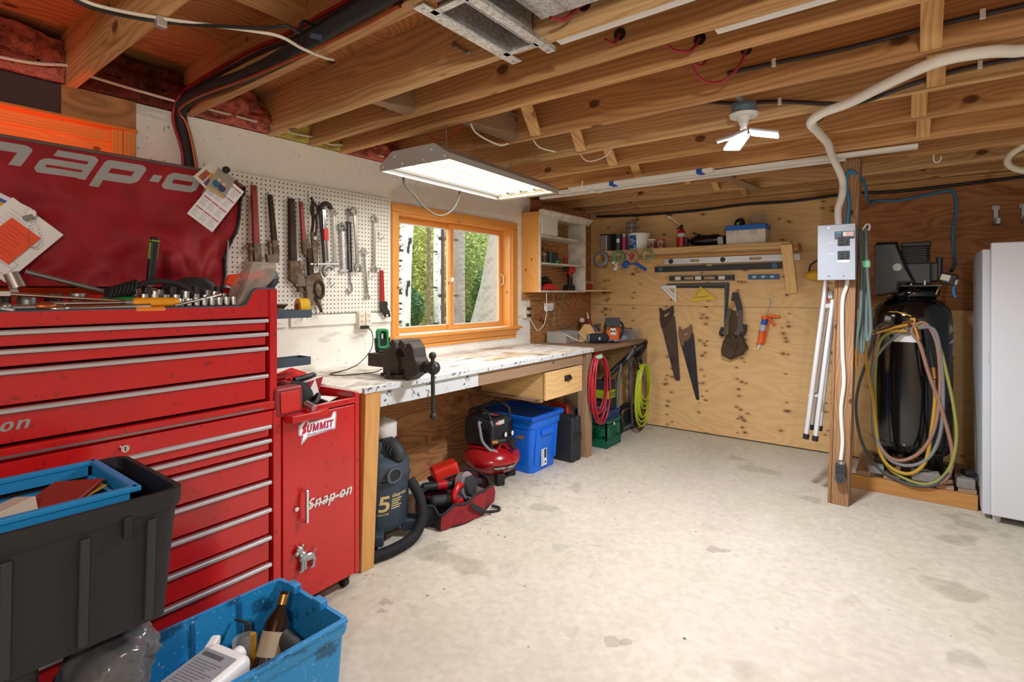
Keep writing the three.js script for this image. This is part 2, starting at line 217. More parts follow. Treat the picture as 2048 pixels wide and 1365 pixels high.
function slider(name, z0, z1, y0, y1, o = {}) {          // wooden sliding window: z0 nearest the camera, z1 farther
  const w = struct(name), cz = 0.055, gx = -0.14;
  if (o.casing !== false) {
    part('casing', span([0.0005, y1 - 0.004, z0 + cz], [0.02, y1 + cz, z1 - cz - 0.015], 0.004), M_pine, w, { ax: 'z' });
    part('casing', span([0.0005, y0 - 0.004, z0 + cz], [0.02, y1 - 0.0045, z0 - 0.004], 0.004), M_pine, w, { ax: 'y' });
    part('casing', span([0.0005, y0 - 0.004, z1 + 0.004], [0.02, y1 - 0.0045, z1 - cz - 0.015], 0.004), M_pine, w, { ax: 'y' });
    part('stool', span([-0.13, y0 - 0.022, z0 + cz + 0.012], [0.055, y0 - 0.0005, z1 - cz - 0.045], 0.006), M_pine, w, { ax: 'z' });
    const ap = ext([[0, 0], [0.03, 0], [0.026, -0.012], [0.016, -0.03], [0.014, -0.05], [0, -0.055]], Math.abs(z1 - z0) + 2 * cz, [0, 0, 0]); part('apron', place(ap, [0.0005, y0 - 0.0225, (z0 + z1) / 2 - 0.005]), M_pine, w, { ax: 'z' });
    part('apron', span([0.0005, y0 - 0.10, z0 + cz], [0.014, y0 - 0.079, z1 - cz]), M_pine, w, { ax: 'z' });
  }
  part('jamb', span([-0.155, y0, z0], [-0.001, y1, z0 - 0.012]), M_pine, w, { ax: 'y' }); part('jamb', span([-0.155, y0, z1 + 0.012], [-0.001, y1, z1]), M_pine, w, { ax: 'y' });
  part('head_jamb', span([-0.155, y1 - 0.012, z0 - 0.012], [-0.001, y1, z1 + 0.012]), M_pine, w, { ax: 'z' });
  const mid = (z0 + z1) / 2, sash = (za, zb, x, n) => {
    const b = 0.04, s = new THREE.Group(); s.name = 'sash'; w.add(s); const lo = y0 + 0.0005, hi = y1 - 0.0125;
    part('sash_rail', span([x - 0.016, hi - b, za], [x + 0.016, hi, zb], 0.003), M_pine, s, { ax: 'z' }); part('sash_rail', span([x - 0.016, lo, za], [x + 0.016, lo + b, zb], 0.003), M_pine, s, { ax: 'z' });
    part('sash_stile', span([x - 0.016, lo + b, za], [x + 0.016, hi - b, za - b], 0.003), M_pine, s, { ax: 'y' }); part('sash_stile', span([x - 0.016, lo + b, zb + b], [x + 0.016, hi - b, zb], 0.003), M_pine, s, { ax: 'y' });
    part('pane', span([x - 0.002, lo + b, za - b], [x + 0.002, hi - b, zb + b]), M.glass, s);
    part('glazing_bead', [span([x + 0.003, lo + b, za - b], [x + 0.009, hi - b, za - b - 0.007]), span([x + 0.003, lo + b, zb + b + 0.007], [x + 0.009, hi - b, zb + b]), span([x + 0.003, lo + b, za - b], [x + 0.009, lo + b + 0.007, zb + b]), span([x + 0.003, hi - b - 0.007, za - b], [x + 0.009, hi - b, zb + b])], M.white, s);
    return s;
  };
  sash(z0 - 0.013, mid - 0.03, gx); const r = sash(mid + 0.03, z1 + 0.013, gx + 0.034);
  if (o.casing !== false) { part('latch', [box(0.018, 0.035, 0.02, [gx + 0.055, (y0 + y1) / 2 - 0.03, mid + 0.012], undefined, 0.003), box(0.012, 0.02, 0.016, [gx + 0.068, (y0 + y1) / 2 - 0.025, mid + 0.016], undefined, 0.003)], M.white, r); part('pull_handle', tube([[gx + 0.05, 1.43, z1 + 0.03], [gx + 0.07, 1.445, z1 + 0.03], [gx + 0.075, 1.48, z1 + 0.03], [gx + 0.07, 1.515, z1 + 0.03], [gx + 0.05, 1.53, z1 + 0.03]], 0.005), M.cream, r); }
  return w;
}
slider('window_1', -2.43, -3.73, 1.07, 1.93);
{ // boarded-over window recess behind the tool chest
  const w = struct('trim_1'); part('recess_panel', span([-0.155, 0.95, 0.35], [-0.05, 2.10, -0.80]), M_pine, w, { ax: 'z' }); part('recess_strip', span([-0.05, 2.045, 0.35], [-0.03, 2.10, -0.80], 0.002), M_pine, w, { ax: 'z' }); part('recess_jamb', span([-0.15, 0.95, -0.80], [0.0, 2.10, -0.84], 0.002), M_pine, w, { ax: 'y' }); part('recess_jamb', span([-0.15, 0.95, -0.842], [0.014, 2.10, -0.885], 0.002), M_pine, w, { ax: 'y' });
  part('ledge', span([-0.10, 2.098, 0.35], [0.03, 2.112, -0.885], 0.003), wood(T_pine, 0.6, '#ffe0c4'), w, { ax: 'z' }); part('vapor_sheet', span([0.0, 2.112, 0.35], [0.010, 2.238, -0.618], 0.003), mat('#4a3c3e', 0.3), w);
}

// ---------- red tool chest ----------
const T_redpaint = dtex(256, 256, (u, v) => { const n = fbm(u, v, 5, 5, 4, 501), m = fbm(u, v, 60, 60, 2, 511); let d = 0; if (m > 0.83) d = 0.25; const l = 1 + (n - 0.5) * 0.10 - d; return [196 * l, 26 * l + d * 30, 28 * l + d * 30]; }, [0.9, 0.9]);
const M_chest = mat('#ffffff', 0.26, 0, { map: T_redpaint, clearcoat: 0.4, clearcoatRoughness: 0.15 });
const CHP = [0.80, 0, -1.145], CHT = 2.5 * D;
const draw = (parent, y0, y1, z0, z1) => { // drawer front with a full-width aluminium pull along its top edge
  const d = part('drawer', span([-0.35, y0 + 0.004, z0], [-0.006, y1 - 0.004, z1], 0.002), M_chest, parent);
  part('drawer_pull', [span([-0.006, y1 - 0.0185, z0 - 0.004], [0.012, y1 - 0.0055, z1 + 0.004], 0.003), span([-0.006, y1 - 0.006, z0 - 0.004], [0.005, y1 - 0.0045, z1 + 0.004])], M.alu, d); return d;
};
{
  const W = 1.5, c = thing('roller_cabinet', 'wide red steel roller tool cabinet with seven long drawers', 'tool cabinet', CHP, CHT);
  part('body', [span([-0.55, 0.09, 0.02], [-0.012, 0.195, W]), span([-0.55, 0.195, 0.0], [-0.36, 0.895, W]), span([-0.36, 0.875, 0], [-0.006, 0.895, W]), span([-0.55, 0.09, 0], [0, 0.895, 0.035], 0.004), span([-0.55, 0.09, W], [0, 0.895, W - 0.035], 0.004), span([-0.012, 0.84, 0.035], [-0.004, 0.895, W - 0.035]), span([-0.02, 0.09, 0.03], [-0.004, 0.175, W - 0.03], 0.003)], M_chest, c);
  const ys = [0.846, 0.791, 0.736, 0.625, 0.515, 0.404, 0.297, 0.18]; for (let i = 0; i < 7; i++) draw(c, ys[i + 1], ys[i], 0.05, W - 0.05);
  const lock = part('lock', [cyl(0.014, 0.012, 0.014, [0.003, 0.868, 0.545], [0, 0, -PI / 2], 20)], M.chrome, c); part('keyhole', box(0.002, 0.012, 0.003, [0.0105, 0.868, 0.545]), M.black, lock);
  for (const [x, z] of [[-0.08, 0.09], [-0.46, 0.09], [-0.08, W - 0.09], [-0.46, W - 0.09]]) part('caster', [cyl(0.04, 0.04, 0.03, [x, 0.041, z], [PI / 2, 0, 0]), box(0.05, 0.05, 0.045, [x, 0.068, z])], M.black, c);

  const t = thing('top_chest', 'red top tool chest with black edge trim sitting on roller cabinet', 'tool chest', [CHP[0] - 0.012, 0.9, CHP[2] + 0.012], CHT);
  const L = 0.414, H = 0.482; // lip and raised end, above the cabinet top
  const side = (z) => ext([[-0.5, 0], [0, 0], [0, H], [-0.08, H + 0.002], [-0.5, H + 0.006]], 0.03, [0, 0, z]);
  part('body', [side(0.015), side(W - 0.035), span([-0.5, 0, 0.03], [-0.47, 0.46, W - 0.05]), span([-0.5, 0, 0.03], [-0.01, 0.03, W - 0.05]), span([-0.47, 0.37, 0.03], [-0.012, 0.385, W - 0.05])], M_chest, t);
  part('front_lip', ext([[0.03, 0.372], [W - 0.03, 0.372], [W - 0.03, L], [0.145, L], [0.12, L + 0.008], [0.095, L + 0.06], [0.08, H], [0.03, H]].map(([a, b]) => [-a, b]), 0.012, [-0.012, 0, 0], [0, PI / 2, 0]), M_chest, t);
  part('edge_trim', [tube([[-0.012, L, W - 0.04], [-0.012, L, 0.8], [-0.012, L, 0.147]], 0.006, 4), tube([[-0.012, L, 0.15], [-0.012, L + 0.01, 0.12], [-0.012, L + 0.06, 0.094], [-0.012, H, 0.078], [-0.012, H + 0.001, 0.05], [-0.012, H + 0.001, 0.002]], 0.006, 30), bar([-0.012, H + 0.002, 0.015], [-0.45, H + 0.006, 0.015], 0.034, 0.006)], M.slate, t);
  const yt = [0.368, 0.314, 0.257, 0.148, 0.04]; for (let i = 0; i < 4; i++) draw(t, yt[i + 1], yt[i], 0.045, W - 0.06);
  part('base_rail', [span([-0.02, 0, 0.0], [0.006, 0.034, W - 0.02], 0.004)], M_chest, t); part('rail_trim', span([0.006, 0.006, 0.06], [0.010, 0.012, W - 0.05]), M.dullsteel, t);
  // silver script on the second lowest drawer; only its end shows
  const lt = ctex(256, 64, (g) => { g.fillStyle = '#b9b4b0'; g.font = 'bold 60px sans-serif'; g.setTransform(1, 0, -0.25, 1, 20, 0); g.fillText('Snap-on', 4, 50, 236); });
  decal('nameplate_lettering', 0.24, 0.05, lt, t, [0.0005 - 0.003, 0.094, 0.87], [0, PI / 2, 0], { cut: 1, metal: 0.6, rough: 0.35, label: 'silver script lettering' });
}
{ // locker-style side cabinet
  const c = thing('side_cabinet', 'red steel side locker with single door beside roller cabinet', 'cabinet', [CHP[0] - 0.004, 0, CHP[2] - 0.003], CHT), W = 0.392;
  part('body', [span([-0.5, 0.06, -0.002], [-0.016, 0.85, -W]), span([-0.5, 0.85, -0.002], [-0.48, 0.92, -W]), span([-0.48, 0.85, -W + 0.016], [-0.016, 0.905, -W]), span([-0.022, 0.06, -W + 0.024], [0, 0.905, -W], 0.004), span([-0.016, 0.856, -0.004], [-0.001, 0.882, -W + 0.02], 0.003)], M_chest, c);
  part('top_mat', span([-0.478, 0.85, -0.004], [-0.02, 0.856, -W + 0.017]), mat('#3a3b36', 0.9), c);
  const d = part('door', span([-0.016, 0.066, -0.006], [0.0, 0.85, -W + 0.027], 0.003), M_chest, c);
  part('handle', [rod([0.002, 0.535, -0.098], [0.026, 0.535, -0.098], 0.006), rod([0.002, 0.405, -0.098], [0.026, 0.405, -0.098], 0.006), box(0.012, 0.14, 0.014, [0.028, 0.47, -0.098], undefined, 0.004)], M.chrome, d);
  part('lock', cyl(0.011, 0.009, 0.012, [0.005, 0.467, -0.063], [0, 0, -PI / 2]), M.chrome, d);
  // caster wheel showing at the far corner
  for (const [x, z] of [[-0.05, -0.05], [-0.05, -W + 0.05], [-0.44, -0.05], [-0.44, -W + 0.05]]) part('caster', [cyl(0.026, 0.026, 0.024, [x, 0.027, z], [PI / 2, 0, 0]), box(0.04, 0.02, 0.04, [x, 0.052, z])], M.black, c);
  const sum = ctex(512, 320, (g) => {
    g.lineJoin = 'round'; const path = () => { g.beginPath(); for (const [x, y] of [[30, 95], [110, 30], [150, 75], [440, 75], [480, 10], [505, 20], [490, 210], [130, 235], [60, 300], [75, 210], [30, 190]]) g.lineTo(x, y); g.closePath(); };
    path(); g.fillStyle = '#ffffff'; g.fill(); g.strokeStyle = '#ffffff'; g.lineWidth = 18; g.stroke(); g.strokeStyle = '#27348b'; g.lineWidth = 6; g.stroke();
    g.save(); g.transform(1, 0, -0.12, 1, 22, 0); g.font = 'bold 118px sans-serif'; g.lineWidth = 9; g.strokeStyle = '#27348b'; g.fillStyle = '#d4202c'; g.strokeText('SUMMIT', 62, 185, 400); g.fillText('SUMMIT', 62, 185, 400); g.restore();
    g.fillStyle = '#d4202c'; g.beginPath(); for (const [x, y] of [[112, 44], [62, 120], [92, 120], [60, 180], [72, 262], [70, 200], [120, 130], [96, 128], [130, 80]]) g.lineTo(x, y); g.fill();
    g.fillStyle = '#1c2468'; g.font = 'bold 34px sans-serif'; g.fillText('RACING EQUIPMENT', 128, 226, 350);
  });
  decal('sticker', 0.195, 0.115, sum, d, [0.0012, 0.782, -0.166], [0, PI / 2, 0], { cut: 1, label: 'white sticker with red SUMMIT lettering and RACING EQUIPMENT below' });
  const font = await new FontLoader().loadAsync('fonts/droid/droid_sans_bold.typeface.json');
  const tg = new TextGeometry('Snap-on', { font, size: 0.044, depth: 0.006, curveSegments: 4, bevelEnabled: false }); tg.applyMatrix4(new THREE.Matrix4().makeShear(0, 0, 0.28, 0, 0, 0)); tg.scale(0.98, 1, 1);
  part('script_emblem', [place(tg, [0.0, 0.444, -0.112], [0, PI / 2, 0]), span([0, 0.452, -0.125], [0.004, 0.46, -0.33])], M.chrome, d, { label: 'raised chrome script lettering' });
  // chrome bulldog ornament
  const dog = [ball(0.017, [0.012, 0.29, -0.075], [0.7, 1, 1.05]), ball(0.011, [0.014, 0.282, -0.06], [0.8, 0.9, 1]), ball(0.006, [0.012, 0.307, -0.068]), ball(0.006, [0.012, 0.306, -0.088]), ball(0.021, [0.012, 0.258, -0.09], [0.6, 1.1, 0.95]), ball(0.019, [0.012, 0.248, -0.118], [0.6, 0.9, 1.5]), rod([0.012, 0.25, -0.088], [0.013, 0.205, -0.082], 0.0075, 8, 0.009), rod([0.01, 0.25, -0.1], [0.011, 0.205, -0.098], 0.007, 8, 0.009), rod([0.012, 0.245, -0.135], [0.012, 0.225, -0.143], 0.009, 8), rod([0.012, 0.225, -0.143], [0.013, 0.203, -0.135], 0.007, 8), box(0.014, 0.006, 0.02, [0.013, 0.204, -0.078]), box(0.014, 0.006, 0.018, [0.013, 0.203, -0.131]), rod([0.012, 0.26, -0.145], [0.012, 0.272, -0.152], 0.003, 6)];
  part('dog_ornament', dog, M.steel, d, { label: 'chrome standing bulldog ornament' });
}
{ // red fabric cover over the hutch at the back of the chest
  const ZN = 0.35, ZF = -1.25, Y0 = 1.392, Y1 = 1.92, LZ = ZN - ZF, LY = Y1 - Y0;
  const tex = ctex(2048, 704, (g, w, h) => {
    g.fillStyle = '#971320'; g.fillRect(0, 0, w, h);
    const im = g.getImageData(0, 0, w, h), d = im.data; for (let y = 0; y < h; y++) for (let x = 0; x < w; x++) { const n = 1 + (fbm(x / w, y / h, 24, 8, 4, 601) - 0.5) * 0.22 + (hash(x >> 1, y >> 1, 3) - 0.5) * 0.08, i = (y * w + x) * 4; d[i] *= n; d[i + 1] *= n; d[i + 2] *= n; } g.putImageData(im, 0, 0);
    const px = (z) => (ZN - z) / LZ * w, py = (y) => (Y1 - y) / LY * h;
    const glyph = (strokes, z0, z1, yb, yt, k = 0.38) => { const W = px(z1) - px(z0), H = py(yb) - py(yt), lw = H * k; g.save(); g.translate(px(z0), py(yb)); g.transform(1, 0, -0.5, 1, 0, 0); g.strokeStyle = '#a6a8a8'; g.lineWidth = lw; g.lineJoin = 'round'; g.lineCap = 'butt'; for (const s of strokes) { g.beginPath(); s.forEach(([x, y], i) => { const X = lw / 2 + x * (W - lw), Y = -lw / 2 - y * (H - lw); i ? g.lineTo(X, Y) : g.moveTo(X, Y); }); g.stroke(); } g.restore(); };
    const E = 0.22, GN = [[[0, -E], [0, 1], [0.92, 1], [1, 0.9], [1, -E]]], GA = [[[0.1, 1], [0.92, 1], [1, 0.9], [1, -E]], [[1, 0], [0.05, 0], [0, 0.1], [0, 0.42], [0.05, 0.48], [1, 0.48]]], GP = [[[0, -0.95], [0, 1], [0.92, 1], [1, 0.9], [1, 0.1], [0.92, 0], [0, 0]]], GO = [[[0.5, 0], [0.06, 0], [0, 0.1], [0, 0.9], [0.06, 1], [0.94, 1], [1, 0.9], [1, 0.1], [0.94, 0], [0.5, 0]]];
    glyph([[[1, 1], [0.05, 1], [0, 0.9], [0, 0.55], [1, 0.5], [1, 0.1], [0.95, 0], [0, 0]]], -0.06, -0.22, 1.815, 1.90); glyph(GN, -0.27, -0.44, 1.815, 1.90); glyph(GA, -0.47, -0.63, 1.806, 1.902, 0.26); glyph(GP, -0.655, -0.80, 1.815, 1.898); glyph([[[0, 0.5], [1, 0.5]]], -0.815, -0.88, 1.81, 1.89); glyph(GO, -0.88, -1.02, 1.81, 1.888); glyph(GN, -1.05, -1.2, 1.805, 1.885);
  });
  const m = mat('#ffffff', 0.72, 0, { map: tex, sheen: 0.25, sheenRoughness: 0.5, side: THREE.DoubleSide });
  const NX = 120, NY = 48, pos = [], uv = [], idx = [];
  for (let j = 0; j <= NY; j++) for (let i = 0; i <= NX; i++) {
    const s = i / NX, t = j / NY; let z = ZN - s * LZ, y = Y0 + t * LY, low = 1 - t;
    let x = 0.295 + 0.045 * low + 0.026 * low * Math.sin(s * 31 + 2 * t + 3 * fbm(s, t, 4, 3, 2, 619)) + 0.09 * low * (fbm(s, t, 9, 4, 3, 611) - 0.5) + 0.09 * Math.sin(low * 3) * (fbm(s * 0.9, t * 0.9, 5, 4, 2, 617) - 0.5) + 0.04 * low * Math.pow(Math.abs(Math.sin(s * 17 - low * 2.6 + 1.5 * fbm(s, t, 3, 2, 2, 623))), 0.6) - 0.02 * low + 0.014 * Math.sin((s * 14 + t * 9)) * low * sstep(0, 0.3, low) + 0.02 * low * Math.sin((s - t * 0.25) * 46) * sstep(0.1, 0.6, low);
    const e = sstep(0.80, 1, s);                               // the far corner: rounded top, edge drawn in towards the bottom
    z += low * 0.135 * e * (low < 0.1 ? low * 10 : 1) - 0; x -= e * e * 0.03; if (t > 0.9 && s > 0.93) { const q = (s - 0.93) / 0.07; y -= 0.04 * q * q; }
    pos.push(x, y, z); uv.push(s, t); if (i < NX && j < NY) { const a = j * (NX + 1) + i; idx.push(a, a + 1, a + NX + 1, a + 1, a + NX + 2, a + NX + 1); }
  }
  const g = new THREE.BufferGeometry(); g.setAttribute('position', new THREE.Float32BufferAttribute(pos, 3)); g.setAttribute('uv', new THREE.Float32BufferAttribute(uv, 2)); g.setIndex(idx); g.computeVertexNormals();
  const c = thing('tool_chest_cover', 'dark red fabric chest cover with large silver lettering and black piping', 'cover');
  part('front_panel', g, m, c, { uv: true });
  const edge = []; for (let j = 0; j <= NY; j += 4) { const k = (j * (NX + 1) + NX) * 3; edge.push([pos[k], pos[k + 1], pos[k + 2]]); }
  const back = edge.map(([x, y, z]) => [x - 0.17, y + 0.0, z - 0.02]);
  const sg = new THREE.BufferGeometry(), sp = [], si = []; edge.forEach((e, i) => { sp.push(...e, (e[0] + back[i][0]) / 2, e[1], e[2] - 0.018, ...back[i]); if (i) { const a = (i - 1) * 3, b = i * 3; si.push(a, a + 1, b, a + 1, b + 1, b, a + 1, a + 2, b + 1, a + 2, b + 2, b + 1); } });
  sg.setAttribute('position', new THREE.Float32BufferAttribute(sp, 3)); sg.setAttribute('uv', new THREE.Float32BufferAttribute(new Array(sp.length / 3 * 2).fill(0), 2)); sg.setIndex(si); sg.computeVertexNormals();
  part('side_panel', sg, mat('#c3121a', 0.7, 0, { side: THREE.DoubleSide }), c, { uv: true });
  part('piping', tube(edge.map(([x, y, z]) => [x + 0.004, y, z - 0.004]), 0.008, 60), M.black, c);
  const topg = []; for (let i = 0; i <= NX; i += 6) { const k = (NY * (NX + 1) + i) * 3; topg.push([pos[k], pos[k + 1], pos[k + 2]]); }
  part('top_panel', [ (() => { const q = new THREE.BufferGeometry(), p = [], ii = []; topg.forEach((e, i) => { p.push(...e, e[0] - 0.17, e[1] + 0.012, e[2]); if (i) { const a = 2 * (i - 1); ii.push(a, a + 2, a + 1, a + 1, a + 2, a + 3); } }); q.setAttribute('position', new THREE.Float32BufferAttribute(p, 3)); q.setAttribute('uv', new THREE.Float32BufferAttribute(new Array(p.length / 3 * 2).fill(0), 2)); q.setIndex(ii); q.computeVertexNormals(); return q; })()], mat('#8a3b34', 0.9, 0, { side: THREE.DoubleSide }), c, { uv: true });
  part('back_panel', span([0.122, Y0, ZN], [0.128, Y1 + 0.005, ZF + 0.02]), mat('#c3121a', 0.75), c);
  part('seam_tape', tube(topg.map(([x, y, z]) => [x + 0.002, y, z]), 0.007, 60), mat('#6b5a54', 0.9), c);
  const frame = c; part('inner_upright', [span([0.16, 1.4, -1.10], [0.26, 1.88, -1.07]), span([0.13, 1.388, -1.10], [0.28, 1.40, 0.3])], M.black, frame); part('support_rod', rod([0.3, 1.39, -1.15], [0.3, 1.62, -1.165], 0.005), M.dullsteel, frame);
}
{ // papers held to the cover by magnets
  const sheet = (name, label, cat, c, w, h, ang, tex, x) => { const o = thing(name, label, cat, [x, c[1], c[2]], 90 * D); o.rotation.z = ang; part('sheet', box(w, h, 0.0012), M.paper, o); decal('print', w * 0.995, h * 0.995, tex, o, [0, 0, 0.0009]); o.rotation.x = -0.05; return o; };
  const lines = (g, x, y, w, n, dy, col, lw = 2) => { g.strokeStyle = col; g.lineWidth = lw; for (let i = 0; i < n; i++) { g.beginPath(); g.moveTo(x, y + i * dy); g.lineTo(x + w * rr(0.5, 1), y + i * dy); g.stroke(); } };
  const cal = ctex(256, 420, (g, w, h) => { g.fillStyle = '#e8e8ea'; g.fillRect(0, 0, w, h); for (let r = 0; r < 4; r++) for (let c = 0; c < 3; c++) { const x = 12 + c * 80, y = 24 + r * 100; g.fillStyle = '#b03040'; g.fillRect(x, y, 72, 9); lines(g, x, y + 20, 70, 7, 9, '#777788', 2); } });
  sheet('calendar_sheet', 'white year calendar card hanging from the red cover', 'calendar', [0, 1.775, -1.09], 0.125, 0.25, -0.62, cal, 0.352);
  const pic = ctex(128, 192, (g, w, h) => { g.fillStyle = '#9a9488'; g.fillRect(0, 0, w, h); for (let i = 0; i < 26; i++) { g.fillStyle = i % 2 ? '#7d7a70' : '#b5ae9c'; g.fillRect(i * 5, 0, 5, h * 0.5); } g.fillStyle = '#2b6a86'; g.beginPath(); g.ellipse(42, 120, 26, 30, 0, 0, 7); g.fill(); g.fillStyle = '#3b3a6a'; g.beginPath(); g.ellipse(84, 128, 26, 28, 0, 0, 7); g.fill(); g.fillStyle = '#d7b295'; g.beginPath(); g.arc(44, 84, 14, 0, 7); g.arc(84, 92, 14, 0, 7); g.fill(); g.fillStyle = '#c5a06a'; g.fillRect(0, 170, w, 22); });
  sheet('photo_print', 'small colour snapshot pinned above calendar card', 'photo', [0, 1.862, -1.105], 0.085, 0.115, -0.5, pic, 0.36);
  const pic2 = ctex(96, 128, (g, w, h) => { g.fillStyle = '#d8d2cc'; g.fillRect(0, 0, w, h); g.fillStyle = '#a4553a'; g.fillRect(14, 50, 30, 60); g.fillStyle = '#c9a24a'; g.fillRect(40, 40, 36, 36); g.fillStyle = '#6b4a7a'; g.fillRect(50, 74, 30, 40); });
  sheet('photo_print', 'pale folded picture card half hidden behind the snapshot', 'photo', [0, 1.885, -1.06], 0.085, 0.11, -0.75, pic2, 0.353);
  const p1 = ctex(320, 420, (g, w, h) => { g.fillStyle = '#d6d6de'; g.fillRect(0, 0, w, h); g.fillStyle = '#efefef'; g.fillRect(0, 0, w, h); g.strokeStyle = '#55555f'; g.lineWidth = 2; g.strokeRect(30, 300, 260, 90); g.beginPath(); g.moveTo(30, 340); g.lineTo(290, 340); g.stroke(); lines(g, 40, 60, 240, 9, 24, '#99a'); });
  sheet('paper_sheet', 'white handwritten form paper under the orange note', 'paper', [0, 1.55, -0.40], 0.18, 0.235, -0.72, p1, 0.385);
  const p2 = ctex(128, 160, (g, w, h) => { g.fillStyle = '#e4e4ee'; g.fillRect(0, 0, w, h); g.fillStyle = '#2d5fb0'; g.fillRect(10, 20, 108, 60); g.fillStyle = '#e09a30'; g.beginPath(); g.arc(64, 50, 16, 0, 7); g.fill(); });
  sheet('picture_card', 'white card with blue picture at left edge of cover', 'card', [0, 1.645, -0.37], 0.14, 0.12, -0.5, p2, 0.378);
  const p3 = ctex(160, 160, (g, w, h) => { g.fillStyle = '#f2552c'; g.fillRect(0, 0, w, h); lines(g, 14, 30, 130, 8, 15, '#c8401c', 3); });
  sheet('sticky_note', 'orange paper note covered in handwriting', 'note', [0, 1.545, -0.40], 0.10, 0.13, -0.72, p3, 0.395);
  const mg = (label, p, r, m) => { const o = thing('magnet_clip', label, 'magnet', p, PI / 2); part('magnet', cyl(r, r * 0.9, 0.012, [0, 0, 0], [PI / 2, 0, 0], 20), m, o); return o; };
  mg('black round magnet holding snapshot at cover corner', [0.368, 1.925, -1.125], 0.016, M.iron);
  const k = mg('white round magnet clip holding papers on the cover', [0.404, 1.645, -0.452], 0.015, M.white); part('clip', [box(0.03, 0.016, 0.008, [-0.008, -0.016, 0.004], [0, 0, 0.4], 0.002)], M.dullsteel, k);
  const ch = []; for (let i = 0; i < 26; i++) { const t = i / 25, a = t * 2 * PI; ch.push(ball(0.0024, [0.018 * Math.sin(a) + 0.005, -0.02 - 0.1 * Math.sin(t * PI), 0.012], [1, 1, 1], 6)); } part('bead_chain', ch, M.steel, k);
}

// ---------- workbench ----------
const T_bench = dtex(1024, 512, (u, v) => { // white paint worn through to wood and grime
  const a = fbm(u, v, 5, 3, 4, 701), b = fbm(u, v, 26, 10, 3, 711), s = fbm(u, v, 9, 60, 3, 721), k = fbm(u, v, 120, 60, 2, 731);
  let c = [224, 220, 210]; const l = 1 + (b - 0.5) * 0.12; c = c.map((q) => q * l);
  const w = sstep(0.54, 0.70, a * 0.7 + b * 0.3) * 0.7; c = [mix(c[0], 190, w), mix(c[1], 160, w), mix(c[2], 118, w)];
  const g = sstep(0.60, 0.72, b) * 0.35 + sstep(0.66, 0.72, s) * 0.5 + (k > 0.8 ? 0.4 : 0); return c.map((q, i) => q * (1 - g * [0.55, 0.58, 0.62][i]));
}, [2.3, 0.9]);
const T_chip = dtex(512, 256, (u, v) => { const a = fbm(u, v, 40, 14, 3, 741), b = fbm(u, v, 6, 4, 3, 751), t = sstep(0.66, 0.74, a) * sstep(0.42, 0.56, b) * 0.8; const c = [206, 210, 210]; return [mix(c[0], 70, t), mix(c[1], 62, t), mix(c[2], 54, t)]; }, [0.6, 0.3]);
const M_chip = mat('#ffffff', 0.6, 0, { map: T_chip });
{
  const b = thing('workbench', 'long wooden workbench with worn white painted top below window', 'workbench');
  part('benchtop', span([0.003, 0.876, -1.55], [0.70, 0.905, -3.935], 0.003), mat('#ffffff', 0.55, 0, { map: T_bench }), b, { ax: 'z', off: [0.2, 0.1] });
  part('edge_strip', span([0.70, 0.872, -1.62], [0.712, 0.902, -3.935], 0.002), M_chip, b, { ax: 'z' }); part('edge_strip', span([0.50, 0.872, -1.549], [0.71, 0.903, -1.54]), M_chip, b, { ax: 'x' });
  part('apron', span([0.645, 0.785, -1.74], [0.683, 0.875, -2.5], 0.002), M_chip, b, { ax: 'z' }); part('apron', span([0.645, 0.785, -2.502], [0.683, 0.875, -3.80], 0.002), M_old, b, { ax: 'z' });
  part('apron', span([0.003, 0.785, -1.70], [0.64, 0.875, -1.66]), M_old, b, { ax: 'x' });
  const lg = ext([[0, 0], [0.075, 0], [0.118, 0.876], [0.026, 0.876]], 0.09, [0, 0, 0], [0, PI / 2, 0], 0.003);
  part('leg', place(lg, [0.658, 0, -1.608]), wood(T_birch, 0.7, '#e6d2b4'), b, { ax: 'y' });
  part('leg', span([0.615, 0.79, -1.612], [0.6135, 0.874, -1.70]), M_old, b, { ax: 'y' });
  part('leg', span([0.60, 0, -3.86], [0.688, 0.874, -3.948], 0.003), M_old, b, { ax: 'y' }); part('leg', span([0.01, 0, -3.86], [0.10, 0.874, -3.948], 0.003), M_old, b, { ax: 'y' }); part('leg', span([0.01, 0, -1.62], [0.09, 0.874, -1.70], 0.003), M_old, b, { ax: 'y' });
  const d = part('drawer', [span([0.05, 0.575, -3.262], [0.665, 0.77, -3.274]), span([0.05, 0.575, -3.773], [0.665, 0.77, -3.785]), span([0.05, 0.575, -3.274], [0.665, 0.586, -3.773]), span([0.05, 0.575, -3.274], [0.062, 0.77, -3.773])], M_birch, b, { ax: 'x', label: 'plain plywood drawer box' });
  part('drawer_front', span([0.665, 0.568, -3.255], [0.683, 0.776, -3.79], 0.003), M_birch, d, { ax: 'z' });
  part('drawer_pull', [box(0.003, 0.045, 0.09, [0.685, 0.70, -3.56], undefined, 0.001), tube([[0.687, 0.715, -3.525], [0.706, 0.70, -3.535], [0.708, 0.69, -3.56], [0.706, 0.70, -3.585], [0.687, 0.715, -3.595]], 0.006)], M.iron, d);
  for (const z of [-3.246, -3.80]) part('drawer_runner', span([0.05, 0.556, z + 0.02], [0.655, 0.574, z - 0.02]), M_old, b, { ax: 'x' });
}
